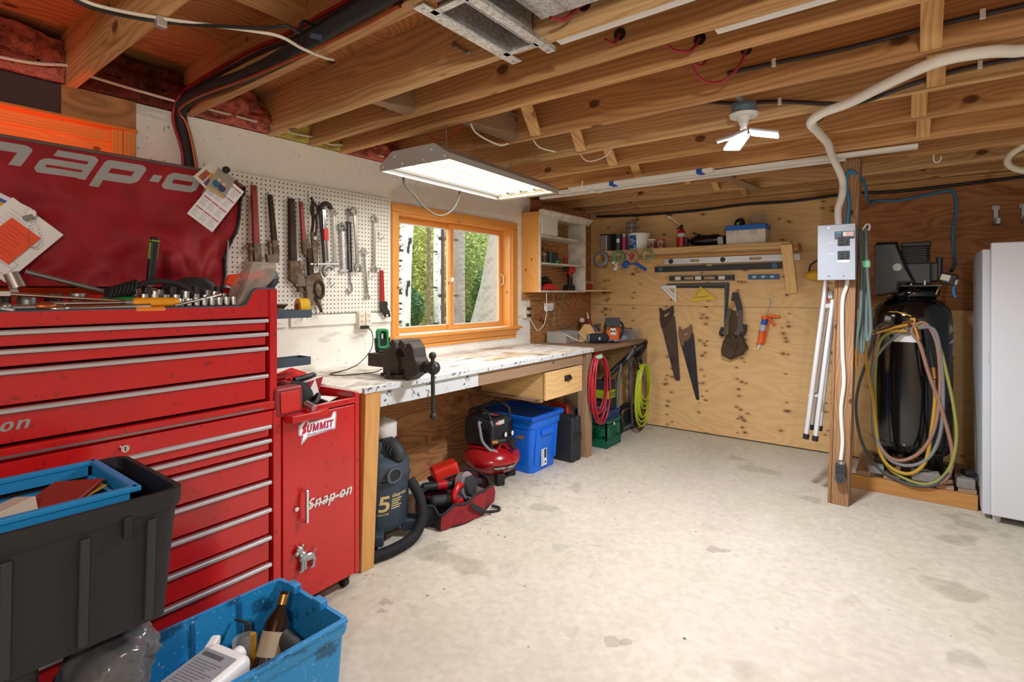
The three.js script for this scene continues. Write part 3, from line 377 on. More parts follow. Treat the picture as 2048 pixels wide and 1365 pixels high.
{
  const b = thing('corner_bench', 'bare brown plank bench in corner beyond white workbench', 'bench');
  for (let i = 0; i < 3; i++) part('plank', span([0.003 + i * 0.217, 0.852, -3.95], [0.216 + i * 0.217, 0.888, -5.19], 0.003), M_old, b, { ax: 'z' });
  part('leg', span([0.56, 0, -5.10], [0.645, 0.852, -5.19]), M_old, b, { ax: 'y' }); part('leg', span([0.02, 0, -5.10], [0.10, 0.852, -5.19]), M_old, b, { ax: 'y' }); part('rear_panel', span([0.01, 0.0, -4.62], [0.03, 0.84, -5.09]), M_old, b, { ax: 'y' });
}
{ // bench vise
  const v = thing('bench_vise', 'heavy dark steel bench vise bolted to workbench edge', 'vise', [0.60, 0.905, -1.935], 4 * D), Mv = mat('#4a4642', 0.55, 0.55, { map: T_dirty });
  part('base', [cyl(0.085, 0.075, 0.022, [0.0, 0.011, 0], undefined, 28), box(0.2, 0.018, 0.06, [-0.02, 0.009, 0], undefined, 0.006), box(0.05, 0.02, 0.17, [0, 0.01, 0], undefined, 0.006), cyl(0.011, 0.009, 0.03, [-0.1, 0.03, 0.01]), cyl(0.011, 0.009, 0.03, [0.0, 0.03, 0.075])], Mv, v);
  part('fixed_body', [ext([[-0.075, 0.022], [0.035, 0.022], [0.045, 0.09], [0.02, 0.14], [0.04, 0.165], [0.04, 0.196], [-0.005, 0.196], [-0.03, 0.158], [-0.075, 0.15]], 0.105, [0, 0, 0], undefined, 0.006), box(0.045, 0.035, 0.14, [0.018, 0.183, 0], undefined, 0.006)], Mv, v);
  part('slide_bar', box(0.30, 0.072, 0.075, [-0.06, 0.086, 0], undefined, 0.004), mat('#453a35', 0.5, 0.5), v);
  part('moving_jaw', [ext([[0.058, 0.165], [0.058, 0.2], [0.13, 0.195], [0.15, 0.17], [0.16, 0.12], [0.185, 0.085], [0.185, 0.045], [0.13, 0.01], [0.085, -0.022], [0.075, 0.0], [0.085, 0.06], [0.082, 0.13]], 0.1, [0, 0, 0], undefined, 0.012), box(0.05, 0.035, 0.14, [0.083, 0.183, 0], undefined, 0.008)], Mv, v);
  each('jaw_roll', [rod([0.02, 0.2, -0.07], [0.02, 0.2, 0.07], 0.012, 12), rod([0.08, 0.2, -0.07], [0.08, 0.2, 0.07], 0.013, 12)], Mv, v); each('jaw_plate', [box(0.01, 0.03, 0.135, [0.044, 0.182, 0], undefined, 0.001), box(0.01, 0.03, 0.135, [0.056, 0.182, 0], undefined, 0.001)], M.dullsteel, v);
  each('screw', [rod([0.15, 0.07, 0], [0.225, 0.07, 0], 0.026, 18), rod([0.185, 0.07, 0], [0.20, 0.07, 0], 0.033, 18), ball(0.037, [0.247, 0.07, 0], [1, 1, 1], 20)], mat('#3f3d3b', 0.42, 0.7), v);
  const h = part('handle_bar', rod([0.249, 0.13, 0.008], [0.256, -0.175, 0.012], 0.0105, 12), M.iron, v); each('handle_knob', [ball(0.02, [0.249, 0.135, 0.008]), ball(0.019, [0.256, -0.178, 0.012])], M.iron, h);
}
{ // small green work light on the vise bar
  const w = thing('work_light', 'small green and black magnetic work light on vise bar', 'lamp', [0.455, 1.03, -1.935], 78 * D);
  part('base', [box(0.062, 0.012, 0.045, [0, 0.007, 0], undefined, 0.004), ext([[-0.04, 0.01], [-0.032, 0.0], [0.032, 0.0], [0.04, 0.01], [0.046, 0.075], [0.04, 0.08], [0.036, 0.02], [-0.036, 0.02], [-0.04, 0.08], [-0.046, 0.075]], 0.02, [0, 0.004, 0], undefined, 0.003)], M.black, w);
  const rr2 = (a, b, r) => { const o = []; for (const [sx, sy, t0] of [[1, 1, 0], [-1, 1, 90], [-1, -1, 180], [1, -1, 270]]) for (let k = 0; k <= 4; k++) { const t = (t0 + k * 22.5) * D; o.push([sx * (a - r) + r * Math.cos(t), sy * (b - r) + r * Math.sin(t)]); } return o; };
  part('head', ext(rr2(0.034, 0.057, 0.02), 0.032, [0, 0.078, 0], undefined, 0.004, [rr2(0.02, 0.042, 0.014)]), mat('#1d8a4a', 0.45), w); part('head_back', box(0.05, 0.09, 0.01, [0, 0.078, -0.01], undefined, 0.004), M.black, w); part('lens', box(0.012, 0.06, 0.006, [0, 0.078, 0.0], undefined, 0.003), M.white, w);
}
{ // outlet with a plug and a charging cable
  const o = thing('wall_outlet', 'beige double power outlet block on wall below pegboard', 'outlet', [0.002, 1.185, -2.135], PI / 2);
  part('cover', [box(0.10, 0.125, 0.03, [0, 0, 0.015], undefined, 0.004), box(0.042, 0.115, 0.012, [-0.027, 0, 0.034], undefined, 0.004), box(0.042, 0.115, 0.012, [0.027, 0, 0.034], undefined, 0.004)], M.cream, o);
  const sl = []; for (const x of [-0.027, 0.027]) for (const y of [-0.035, 0, 0.035]) sl.push(box(0.003, 0.009, 0.002, [x - 0.007, y, 0.0405]), box(0.003, 0.009, 0.002, [x + 0.007, y, 0.0405]), box(0.004, 0.004, 0.002, [x, y - 0.01, 0.0405])); each('slot', sl, M.black, o);
  const c = thing('charger_cable', 'thin black charger cable drooping from wall outlet onto bench', 'cable');
  part('plug', box(0.03, 0.022, 0.05, [0.064, 1.148, -2.112], undefined, 0.004), M.black, c);
  part('cord', tube([[0.07, 1.146, -2.13], [0.07, 1.12, -2.16], [0.06, 1.06, -2.18], [0.05, 0.99, -2.165], [0.05, 0.92, -2.08], [0.09, 0.909, -2.0], [0.16, 0.909, -1.9], [0.22, 0.909, -1.76], [0.31, 0.909, -1.76], [0.35, 0.909, -1.86], [0.38, 0.912, -1.95], [0.42, 0.93, -1.96]], 0.003, 120, false, 6), M.black, c);
}
{ // things on the corner bench
  const y = 0.889;
  const tub = (name, label, p, w, h, d, m, turn = 0) => { const t = thing(name, label, 'tub', p, turn); part('walls', [box(w, h, 0.003, [0, h / 2, d / 2]), box(w, h, 0.003, [0, h / 2, -d / 2]), box(0.003, h, d, [w / 2, h / 2, 0]), box(0.003, h, d, [-w / 2, h / 2, 0]), box(w, 0.003, d, [0, 0.0015, 0])], m, t); part('rim', [box(w + 0.012, 0.006, 0.008, [0, h, d / 2]), box(w + 0.012, 0.006, 0.008, [0, h, -d / 2]), box(0.008, 0.006, d, [w / 2, h, 0]), box(0.008, 0.006, d, [-w / 2, h, 0])], m, t); return t; };
  const a = tub('plastic_tub', 'cloudy plastic tub with white handle in bench corner', [0.12, y, -4.40], 0.20, 0.10, 0.28, M.cloudy, 0.1); part('handle', tube([[0.10, 0.085, 0.15], [0.17, 0.04, 0.1], [0.20, 0.012, 0.0], [0.18, 0.03, -0.12], [0.10, 0.085, -0.15]], 0.005), M.white, a);
  part('contents', [ball(0.06, [-0.02, 0.05, 0.02], [1, 0.7, 1.2]), box(0.07, 0.05, 0.1, [0.02, 0.04, -0.06], [0.3, 0.4, 0]), ball(0.04, [-0.01, 0.09, 0.07], [1.1, 0.6, 1])], mat('#a99c8e', 0.85), a);
  const tb = thing('tool_tote', 'open wooden carry tote with angled end panels on corner bench', 'tool tote', [0.27, y, -4.72], 0.05), end = [[-0.085, 0], [0.085, 0], [0.085, 0.09], [0.03, 0.165], [-0.03, 0.165], [-0.085, 0.09]];
  part('end_panel', ext(end, 0.018, [0, 0, 0.12]), M_birch, tb, { ax: 'y' }); part('end_panel', ext(end, 0.018, [0, 0, -0.2]), M_birch, tb, { ax: 'y' }); part('side_board', box(0.012, 0.09, 0.3, [0.08, 0.046, -0.04]), M_birch, tb, { ax: 'z' }); part('side_board', box(0.012, 0.09, 0.3, [-0.08, 0.046, -0.04]), M_birch, tb, { ax: 'z' }); part('handle_rod', rod([0, 0.15, 0.115], [0, 0.15, -0.195], 0.013), M_old, tb, { ax: 'z' }); part('bottom', box(0.15, 0.01, 0.3, [0, 0.006, -0.04]), M_birch, tb);
  [['yellow', 0.04, 0.0], ['cobalt', 0.02, -0.06], ['black', 0.045, -0.11], ['green', -0.01, -0.03], ['redplastic', 0.05, 0.05]].forEach(([m, x, z], i) => solo('screwdriver', ['yellow', 'blue', 'black', 'green', 'red'][i] + ' plastic tool handle poking out of wooden tote', 'screwdriver', place(new THREE.CapsuleGeometry(0.011, 0.07, 4, 10), [0.255 + x * 0.5, y + 0.11, -4.72 + z * 0.9], [0.4 * (i - 2), 0, 0.5]), M[m], { group: 'handles in the wooden tote' }));
  const sp = thing('speaker', 'black cylindrical portable speaker lying on corner bench', 'speaker', [0.47, y + 0.048, -4.47], -50 * D); part('body', place(new THREE.CapsuleGeometry(0.046, 0.115, 6, 24), [0, 0, 0], [PI / 2, 0, 0]), mat('#20252c', 0.85), sp); part('end_cap', cyl(0.044, 0.044, 0.012, [0, 0, 0.098], [PI / 2, 0, 0], 28), M.grey, sp); part('badge', box(0.002, 0.024, 0.016, [0.047, 0, 0.0], undefined, 0.0008), M.lightgrey, sp);
  const cs = thing('chainsaw', 'orange and dark grey chainsaw body with looped handle on bench', 'chainsaw', [0.48, y, -4.76], 20 * D);
  part('engine_body', [box(0.12, 0.11, 0.2, [0, 0.065, 0], undefined, 0.02), box(0.1, 0.09, 0.12, [0.01, 0.13, -0.03], undefined, 0.025)], M.orange, cs); part('rear_handle', tube([[0.0, 0.04, -0.1], [0.0, 0.05, -0.19], [0.0, 0.13, -0.22], [0.0, 0.19, -0.16], [0.0, 0.2, -0.06]], 0.016), M.charcoal, cs);
  part('front_handle', tube([[0.06, 0.03, -0.02], [0.085, 0.09, -0.05], [0.08, 0.17, -0.04], [0.0, 0.21, -0.03], [-0.08, 0.17, -0.02], [-0.075, 0.05, 0]], 0.013), M.charcoal, cs); part('hand_guard', [box(0.14, 0.09, 0.012, [0, 0.19, 0.07], [-0.2, 0, 0], 0.006), box(0.12, 0.012, 0.05, [0, 0.15, 0.06], undefined, 0.004)], M.charcoal, cs); part('muffler', [box(0.055, 0.07, 0.02, [0.01, 0.1, 0.108], undefined, 0.006)], M.cream, cs); each('bolt', [cyl(0.009, 0.009, 0.008, [-0.003, 0.105, 0.12], [PI / 2, 0, 0]), cyl(0.009, 0.009, 0.008, [0.024, 0.105, 0.12], [PI / 2, 0, 0])], M.black, cs);
  const rg = new THREE.BufferGeometry(); { const p = []; const N = 8; const ii = []; for (let j = 0; j <= N; j++) for (let i = 0; i <= N; i++) { p.push((i / N - 0.5) * 0.14, 0.006 + 0.02 * fbm(i / N, j / N, 3, 3, 2, 9) + 0.012 * Math.abs(Math.sin(i * 0.9)), (j / N - 0.5) * 0.13 + (i % 3) * 0.004); if (i < N && j < N) { const q = j * (N + 1) + i; ii.push(q, q + N + 1, q + 1, q + 1, q + N + 1, q + N + 2); } } rg.setAttribute('position', new THREE.Float32BufferAttribute(p, 3)); rg.setAttribute('uv', new THREE.Float32BufferAttribute(new Array(p.length / 3 * 2).fill(0), 2)); rg.setIndex(ii); rg.computeVertexNormals(); }
  const rgo = solo('shop_towel', 'crumpled pale blue shop towel on corner bench', 'cloth', rg, mat('#8fb4d0', 0.9, 0, { side: THREE.DoubleSide }), { pos: [0.56, y, -4.60] });
  tub('parts_box', 'clear parts box full of dark hardware at back wall', [0.49, y, -5.08], 0.2, 0.105, 0.14, M.clear); const pc = thing('hardware_pile', 'pile of dark bolts heaped in clear parts box', 'hardware', [0.49, y + 0.004, -5.08]); const bl = []; for (let i = 0; i < 60; i++) bl.push(cyl(0.006, 0.006, rr(0.015, 0.04), [rr(-0.08, 0.08), rr(0.02, 0.11), rr(-0.05, 0.05)], [rr(0, 3), rr(0, 3), 0], 6)); part('bolts', bl, M.iron, pc, { stuff: true }); 
  const gb = thing('parts_case', 'small grey plastic parts case beside chainsaw', 'case', [0.47, y, -4.935], 0.05); part('case_body', box(0.13, 0.05, 0.09, [0, 0.025, 0], undefined, 0.006), M.lightgrey, gb); part('case_lid', box(0.134, 0.018, 0.094, [0, 0.06, 0], undefined, 0.006), M.grey, gb);
  const b2 = thing('aerosol_can', 'dark red aerosol can leaning in bench corner', 'spray can', [0.07, y, -4.86], 0); part('can', cyl(0.032, 0.032, 0.17, [0, 0.085, 0]), mat('#5a2420', 0.5, 0.2), b2); part('cap', cyl(0.028, 0.024, 0.04, [0, 0.19, 0]), M.cream, b2);
  const b3 = thing('caulking_tube', 'red caulking tube leaning in bench corner', 'tube', [0.14, y, -4.95], 0); b3.rotation.z = 0.22; part('tube', cyl(0.025, 0.025, 0.2, [0, 0.105, 0]), mat('#8a2420', 0.5), b3); part('nozzle', cyl(0.012, 0.004, 0.07, [0, 0.24, 0]), M.white, b3);
}

// ---------- open wall cabinet, corner shelf and the long shelf ----------
{
  const c = thing('wall_cabinet', 'open white painted wall cabinet with natural wood side', 'cabinet'); const z0 = -3.88, z1 = -4.70, d = 0.205;
  const Mw = mat('#d9d6cb', 0.6, 0, { map: T_dirty });
  part('side_panel', span([0.002, 1.37, z0], [d - 0.012, 2.09, z0 - 0.016]), wood(T_birch, 0.6, '#f4d8a8'), c, { ax: 'y', label: 'bare wood side panel' }); part('side_panel', span([0.002, 1.37, z1 + 0.016], [d, 2.06, z1]), Mw, c);
  part('front_stile', span([d - 0.012, 1.37, z0], [d, 2.06, z0 - 0.02]), Mw, c);
  part('back_panel', span([0.002, 1.37, z0 - 0.017], [0.008, 2.06, z1 + 0.017]), M_fir, c, { ax: 'z' });
  for (const y of [1.37, 1.622, 1.868, 2.05]) part('shelf', span([0.009, y, z0 - 0.017], [d - 0.002, y + 0.016, z1 + 0.017]), Mw, c);
  part('crown_molding', ext([[0, 0], [0.012, 0], [0.018, 0.02], [0.04, 0.045], [0.05, 0.05], [0.05, 0.062], [0, 0.062]], z0 - z1 + 0.07, [d, 2.04, (z0 + z1) / 2 - 0.02]), Mw, c);
  part('door', span([d - 0.001, 1.888, z0 - 0.022], [d + 0.012, 2.042, z0 - 0.275], 0.002), mat('#dedcd2', 0.5), c, { label: 'small white door panel' });
  part('bottom_rail', span([0.002, 1.30, z0], [0.022, 1.369, z1 + 0.02]), M_fir, c, { ax: 'z' });
  const s = thing('corner_shelf', 'thin shelf board from cabinet into plywood corner', 'shelf'); part('board', ext([[0.002, 4.702], [0.2, 4.702], [0.3, 5.19], [0.002, 5.19]].map(([x, z]) => [x, z]), 0.016, [0, 1.386, 0], [-PI / 2, 0, 0]).scale(1, 1, 1), wood(T_birch, 0.6), s, { ax: 'z' });
}
{
  const y = 1.6385, x = 0.12; // middle shelf of the cabinet
  const can = (label, z, r, h, m, lid) => { const o = thing('small_jar', label, 'jar', [x, y, z]); part('jar_body', cyl(r, r, h * 0.8, [0, h * 0.4, 0]), m, o); part('lid', cyl(r * 1.04, r * 1.04, h * 0.2, [0, h * 0.9, 0]), lid, o); };
  can('clear jar with red lid on cabinet middle shelf', -3.975, 0.034, 0.085, mat('#8a6a5c', 0.4), M.redplastic); can('brown jar with steel lid on cabinet middle shelf', -4.07, 0.033, 0.09, mat('#55463c', 0.4), M.dullsteel); can('dark green tin on cabinet middle shelf', -4.18, 0.034, 0.11, mat('#2d3a34', 0.5), M.charcoal); can('black tin beside green reel on cabinet shelf', -4.255, 0.03, 0.11, M.charcoal, M.black);
  const t = thing('tape_roll', 'small green roll on cabinet middle shelf', 'roll', [x + 0.04, y, -4.235]); part('roll', cyl(0.026, 0.026, 0.03, [0, 0.015, 0]), mat('#2e7d4a', 0.5), t);
  const b = thing('spool', 'red plastic spool on cabinet middle shelf', 'spool', [x + 0.03, y, -4.40]); each('flange', [cyl(0.026, 0.026, 0.012, [0, 0.006, 0]), cyl(0.026, 0.026, 0.012, [0, 0.078, 0])], M.redplastic, b); part('core', cyl(0.014, 0.014, 0.07, [0, 0.042, 0]), mat('#7a2020', 0.5), b);
  // drill on the bottom shelf
  const dr = thing('cordless_drill', 'red and black cordless drill standing in wall cabinet', 'drill', [0.125, 1.3865, -4.50], PI / 2);
  part('motor_housing', [cyl(0.033, 0.03, 0.115, [0.03, 0.21, 0], [0, 0, PI / 2], 20), ball(0.033, [0.085, 0.21, 0], [0.5, 1, 1])], M.redplastic, dr); part('chuck', [cyl(0.026, 0.016, 0.06, [-0.06, 0.21, 0], [0, 0, PI / 2], 16), rod([-0.09, 0.21, 0], [-0.17, 0.212, 0], 0.004)], M.iron, dr);
  part('grip', ext([[-0.015, 0.185], [0.045, 0.185], [0.055, 0.05], [0.0, 0.05], [0.0, 0.12], [-0.012, 0.15]], 0.04, [0, 0, 0], undefined, 0.008), M.black, dr); part('grip_insert', ext([[-0.02, 0.19], [0.02, 0.19], [0.028, 0.13], [0.0, 0.13]], 0.044, [0, 0, 0], undefined, 0.006), M.redplastic, dr); part('battery', [box(0.13, 0.035, 0.07, [0.01, 0.02, 0], undefined, 0.008), box(0.11, 0.022, 0.066, [0.015, 0.045, 0], undefined, 0.006)], M.black, dr);
  const j = thing('oscillating_tool', 'black and red power tool lying on cabinet bottom shelf', 'power tool', [0.11, 1.3865, -4.13], PI / 2); part('tool_body', [place(new THREE.CapsuleGeometry(0.035, 0.16, 4, 14), [-0.05, 0.085, -0.03], [0, 0, PI / 2 + 0.2]), box(0.1, 0.05, 0.06, [0.05, 0.08, -0.02], [0, 0, -0.5], 0.015)], M.black, j); part('shell', ext([[-0.13, 0.002], [0.13, 0.002], [0.09, 0.035], [0.0, 0.065], [-0.08, 0.06], [-0.13, 0.03]], 0.05, [0, 0, 0.04], undefined, 0.012), M.redplastic, j);
  // clear red pack on the corner shelf
  const rp = thing('parts_pack', 'red and clear plastic parts pack on corner shelf', 'pack', [0.12, 1.395, -4.86], PI / 2); part('tray', box(0.17, 0.06, 0.06, [0, 0.031, 0], undefined, 0.006), mat('#a01828', 0.35), rp); part('clear_lid', box(0.16, 0.03, 0.062, [0.02, 0.076, 0], undefined, 0.008), M.clear, rp);
  // cords hanging below the cabinet
  const wc = thing('bundled_cord', 'coiled white cord hanging under wall cabinet', 'cord'); const co = [[0.195, 1.366, -4.0], [0.195, 1.30, -4.0], [0.2, 1.26, -4.0]]; for (let i = 0; i < 26; i++) { const a = i * 1.9; co.push([0.2 + 0.02 * Math.sin(i * 2.3), 1.235 + 0.035 * Math.cos(a), -4.03 + 0.06 * Math.sin(a * 0.7)]); } co.push([0.19, 1.15, -4.0], [0.17, 1.07, -3.99], [0.1, 1.02, -4.0], [0.06, 1.06, -4.0], [0.03, 1.14, -3.97]); part('cord', tube(co, 0.003, 300, false, 6), M.white, wc);
  solo('hanging_wire', 'thin grey wire with loose knot hanging under cabinet', 'wire', tube([[0.195, 1.366, -4.11], [0.2, 1.25, -4.12], [0.2, 1.13, -4.12], [0.2, 1.06, -4.10], [0.2, 1.05, -4.14], [0.2, 1.08, -4.13]], 0.0025, 60, false, 5), M.grey);
  solo('hanging_wire', 'grey green cable looping from cabinet bottom to bench', 'wire', tube([[0.195, 1.366, -4.32], [0.2, 1.22, -4.22], [0.2, 1.10, -4.22], [0.2, 1.04, -4.25], [0.22, 1.02, -4.36], [0.22, 1.04, -4.40], [0.2, 1.06, -4.33]], 0.004, 80, false, 6), mat('#5d6a5e', 0.6));
  const o = thing('wall_outlet', 'beige power outlet on white wall right of window', 'outlet', [0.002, 1.19, -3.93], PI / 2); part('cover', box(0.075, 0.115, 0.035, [0, 0, 0.018], undefined, 0.004), M.cream, o); each('plug', [box(0.03, 0.025, 0.03, [0, 0.03, 0.05], undefined, 0.004), box(0.03, 0.025, 0.03, [0, -0.03, 0.05], undefined, 0.004)], M.black, o);
}
{ // long shelf on the back wall
  const s = thing('wall_shelf', 'long brown plank shelf across plywood back wall', 'shelf');
  part('plank', span([0.21, 1.742, -4.95], [2.012, 1.80, -5.195], 0.004), M_joist[0], s, { ax: 'x' }); part('wall_cleat', span([0.3, 1.713, -5.165], [2.07, 1.741, -5.197], 0.002), M_joist[2], s, { ax: 'x' }); part('wall_cleat', span([2.013, 1.72, -4.99], [2.06, 1.79, -5.195], 0.002), M_joist[3], s, { ax: 'z' });
  part('brace', bar([1.985, 1.775, -4.938], [1.99, 1.365, -5.178], 0.085, 0.024, 0.003, [0, 0, 1]), M_birch, s, { ax: 'y' });
  const Y = 1.8005, z = -5.06, K = (n, l, cat, x, zz = z, t = 0) => thing(n, l, cat, [x, Y, zz], t);
  let o = K('metal_tin', 'tall square silver tin at left end of long shelf', 'tin', 0.262, -5.03); part('body', box(0.075, 0.165, 0.12, [0, 0.083, 0], undefined, 0.006), M.alu, o); part('lid', box(0.078, 0.012, 0.123, [0, 0.17, 0], undefined, 0.003), M.black, o);
  o = K('paint_can', 'black paint can with round lid on long shelf', 'paint can', 0.39, -5.06); part('can', cyl(0.078, 0.078, 0.17, [0, 0.086, 0], undefined, 28), mat('#20252a', 0.35, 0.3), o); part('lid_ring', ring(0.074, 0.006, [0, 0.172, 0], [PI / 2, 0, 0]), M.dullsteel, o); part('label_patch', box(0.03, 0.04, 0.003, [0.03, 0.1, 0.074], [0, 0.3, 0]), M.paper, o);
  o = K('spray_can', 'narrow magenta spray can between paint can and white pail', 'spray can', 0.487, -4.985); part('can', cyl(0.022, 0.022, 0.13, [0, 0.066, 0]), mat('#b02a66', 0.4), o); part('cap', cyl(0.02, 0.018, 0.035, [0, 0.148, 0]), M.lightgrey, o);
  o = K('glass_jar', 'stacked clear glass lantern jar at back of long shelf', 'jar', 0.50, -5.13); part('jar', lathe([[0.001, 0], [0.05, 0], [0.052, 0.02], [0.052, 0.2], [0.042, 0.24], [0.05, 0.25], [0.05, 0.3], [0.02, 0.31], [0.001, 0.31]], [0, 0.001, 0]), M.clear, o); part('wire_cage', [ring(0.056, 0.003, [0, 0.24, 0], [PI / 2, 0, 0]), ring(0.056, 0.003, [0, 0.29, 0], [PI / 2, 0, 0]), ...[0, 1, 2, 3].map((i) => rod([0.056 * Math.cos(i * 1.57), 0.02, 0.056 * Math.sin(i * 1.57)], [0.056 * Math.cos(i * 1.57), 0.3, 0.056 * Math.sin(i * 1.57)], 0.003, 6))], M.dullsteel, o);
  o = K('plastic_pail', 'white plastic pail with blue label on long shelf', 'pail', 0.615, -5.065); part('pail', lathe([[0.001, 0.001], [0.098, 0.001], [0.108, 0.15], [0.116, 0.15], [0.116, 0.172], [0.001, 0.172]], [0, 0, 0], undefined, 36), M.white, o);
  const pl = ctex(128, 160, (g, w, h) => { g.fillStyle = '#1a62ae'; g.fillRect(0, 0, w, h); g.fillStyle = '#ffffff'; g.font = 'bold 20px sans-serif'; for (let i = 0; i < 5; i++) g.fillRect(14 + i * 14, 46, 10, 15); g.fillText('COMPOUND', 14, 82, 100); g.fillRect(14, 98, 70, 4); g.fillRect(14, 108, 50, 4); g.beginPath(); g.arc(100, 136, 10, 0, 7); g.fill(); g.fillRect(14, 24, 22, 8); });
  { const g = new THREE.CylinderGeometry(0.1075, 0.1005, 0.13, 12, 1, true, -0.75, 0.9); part('label_wrap', place(g, [0, 0.078, 0]), mat('#ffffff', 0.5, 0, { map: pl, side: THREE.DoubleSide }), o, { uv: true, label: 'blue label with white lettering' }); }
  for (const [x, l, lc, h] of [[0.755, 'small printed tin with white lid right of pail', 'white', 0.085], [0.85, 'small printed tin with red lid on long shelf', 'red', 0.078]]) { o = K('small_tin', l, 'tin', x, -5.05); part('body', cyl(0.04, 0.04, h, [0, h / 2, 0]), mat('#c9b7a6', 0.5, 0, { map: ctex(64, 32, (g) => { g.fillStyle = '#d8cfc4'; g.fillRect(0, 0, 64, 32); g.fillStyle = '#9a3038'; for (let i = 0; i < 64; i += 9) g.fillRect(i, 10 + (i % 4) * 3, 5, 14); }) }), o, { uv: true }); part('lid', cyl(0.042, 0.042, 0.012, [0, h + 0.006, 0]), M[lc], o); }
  o = K('gas_canister', 'small red torch cylinder with long angled nozzle on shelf', 'torch', 1.055, -5.05); part('cylinder', lathe([[0.001, 0.001], [0.038, 0.001], [0.042, 0.008], [0.042, 0.13], [0.034, 0.158], [0.02, 0.17], [0.02, 0.18], [0.001, 0.18]], [0, 0, 0]), M.red, o); part('label_band', cyl(0.0425, 0.0425, 0.035, [0, 0.118, 0], undefined, 24), M.lightgrey, o); part('valve', [box(0.03, 0.04, 0.03, [0, 0.2, 0], undefined, 0.006), box(0.05, 0.012, 0.016, [-0.025, 0.192, 0], [0, 0, 0.3], 0.003)], M.black, o); part('nozzle', [rod([0.0, 0.21, 0], [-0.105, 0.295, 0.01], 0.006), box(0.03, 0.026, 0.022, [-0.115, 0.302, 0.011], [0, 0, -0.7], 0.003)], M.cream, o);
  o = K('black_bag_bundle', 'black plastic wrapped bundle lying on long shelf', 'bundle', 1.31, -5.07); { const g = new THREE.SphereGeometry(1, 28, 18), p = g.attributes.position; for (let i = 0; i < p.count; i++) { const x = p.getX(i), y = p.getY(i), zz = p.getZ(i), n = 0.75 + 0.5 * fbm((x + 1) / 2, (y + zz + 2) / 4, 6, 6, 3, 77); p.setXYZ(i, x * 0.18 * n, Math.max(0.001, 0.052 + y * 0.062 * n), zz * 0.09 * n); } g.computeVertexNormals(); part('wrap', g, mat('#0e1013', 0.22), o); } part('box_end', box(0.025, 0.09, 0.1, [-0.2, 0.046, 0.03], [0, 0.2, 0], 0.003), M.charcoal, o); part('flap', [box(0.13, 0.008, 0.08, [-0.09, 0.115, 0], [0, 0.3, -0.35], 0.002)], M.black, o); part('clear_corner', box(0.05, 0.075, 0.06, [0.12, 0.04, 0.06], [0, 0.2, 0.1], 0.01), M.cloudy, o);
  o = K('storage_box', 'white box with wide blue band at right end of shelf', 'box', 1.65, -5.075); part('box_body', box(0.33, 0.125, 0.19, [0, 0.063, 0], undefined, 0.006), mat('#dcd8d2', 0.6, 0, { map: T_dirty }), o); part('blue_band', box(0.337, 0.046, 0.197, [0, 0.147, 0], undefined, 0.006), M.blue, o);
  o = thing('round_bottle', 'dark round bottle with lime cap in white box', 'bottle', [1.585, 1.97, -5.06]); part('bottle', ball(0.045, [0, 0.03, 0], [1, 0.9, 1]), mat('#14182a', 0.35), o); part('cap', ball(0.014, [-0.008, 0.016, 0.038]), M.lime, o);
  o = thing('clear_bag', 'crumpled clear plastic packaging on white box', 'bag', [1.74, 1.97, -5.08]); { const g = new THREE.IcosahedronGeometry(0.06, 3), p = g.attributes.position; for (let i = 0; i < p.count; i++) { const n = 0.75 + 0.5 * hash(Math.round(p.getX(i) * 60), Math.round(p.getY(i) * 60 + p.getZ(i) * 90), 4); p.setXYZ(i, p.getX(i) * n * 1.1, p.getY(i) * n + 0.045, p.getZ(i) * n); } g.computeVertexNormals(); part('film', g, M.clear, o); }
  // tape rolls hanging on nails along the shelf edge
  const roll = (l, x, R, r, m, core, y = 1.735) => { const t = thing('tape_roll', l, 'tape', [x, y, -4.928]); const g = new THREE.LatheGeometry([[r, -0.024], [R, -0.024], [R, 0.024], [r, 0.024], [r, -0.024]].map((q) => new THREE.Vector2(...q)), 36); part('tape', place(g, [0, 0, 0], [PI / 2, 0, 0]), m, t); part('core', place(new THREE.LatheGeometry([[r - 0.004, -0.024], [r, -0.024], [r, 0.024], [r - 0.004, 0.024], [r - 0.004, -0.024]].map((q) => new THREE.Vector2(...q)), 30), [0, 0, 0], [PI / 2, 0, 0]), core, t); part('nail', rod([0, r - 0.006, -0.03], [0, r - 0.006, 0.03], 0.003), M.dullsteel, t); return t; };
  roll('grey duct tape roll hanging on shelf edge', 0.262, 0.075, 0.04, mat('#8b8f92', 0.35), M.yellow, 1.715); roll('green masking tape roll hanging on shelf edge', 0.455, 0.063, 0.047, mat('#86c08f', 0.6), M.mint, 1.735); 
  const dsp = roll('packing tape roll in blue dispenser hanging on shelf', 0.60, 0.062, 0.04, mat('#b9a890', 0.3), M.white, 1.73); part('hub', [cyl(0.016, 0.016, 0.03, [0, 0, 0.015], [PI / 2, 0, 0]), ...[0, 1, 2].map((i) => box(0.012, 0.06, 0.01, [0.022 * Math.sin(i * 2.1 + 3.1), 0.022 * Math.cos(i * 2.1 + 3.1), 0.02], [0, 0, -i * 2.1]))], M.redplastic, dsp); part('dispenser_frame', [bar([-0.075, -0.065, 0.03], [-0.035, -0.10, 0.03], 0.05, 0.07, 0.01), bar([0.05, -0.075, 0.03], [0.165, -0.145, 0.03], 0.03, 0.034, 0.012), bar([-0.03, -0.085, 0.03], [0.06, -0.075, 0.03], 0.03, 0.012, 0.003)], M.cobalt, dsp);
  roll('narrow pale green tape roll with white spool hanging inside', 0.765, 0.052, 0.043, M.mint, M.cream, 1.735);
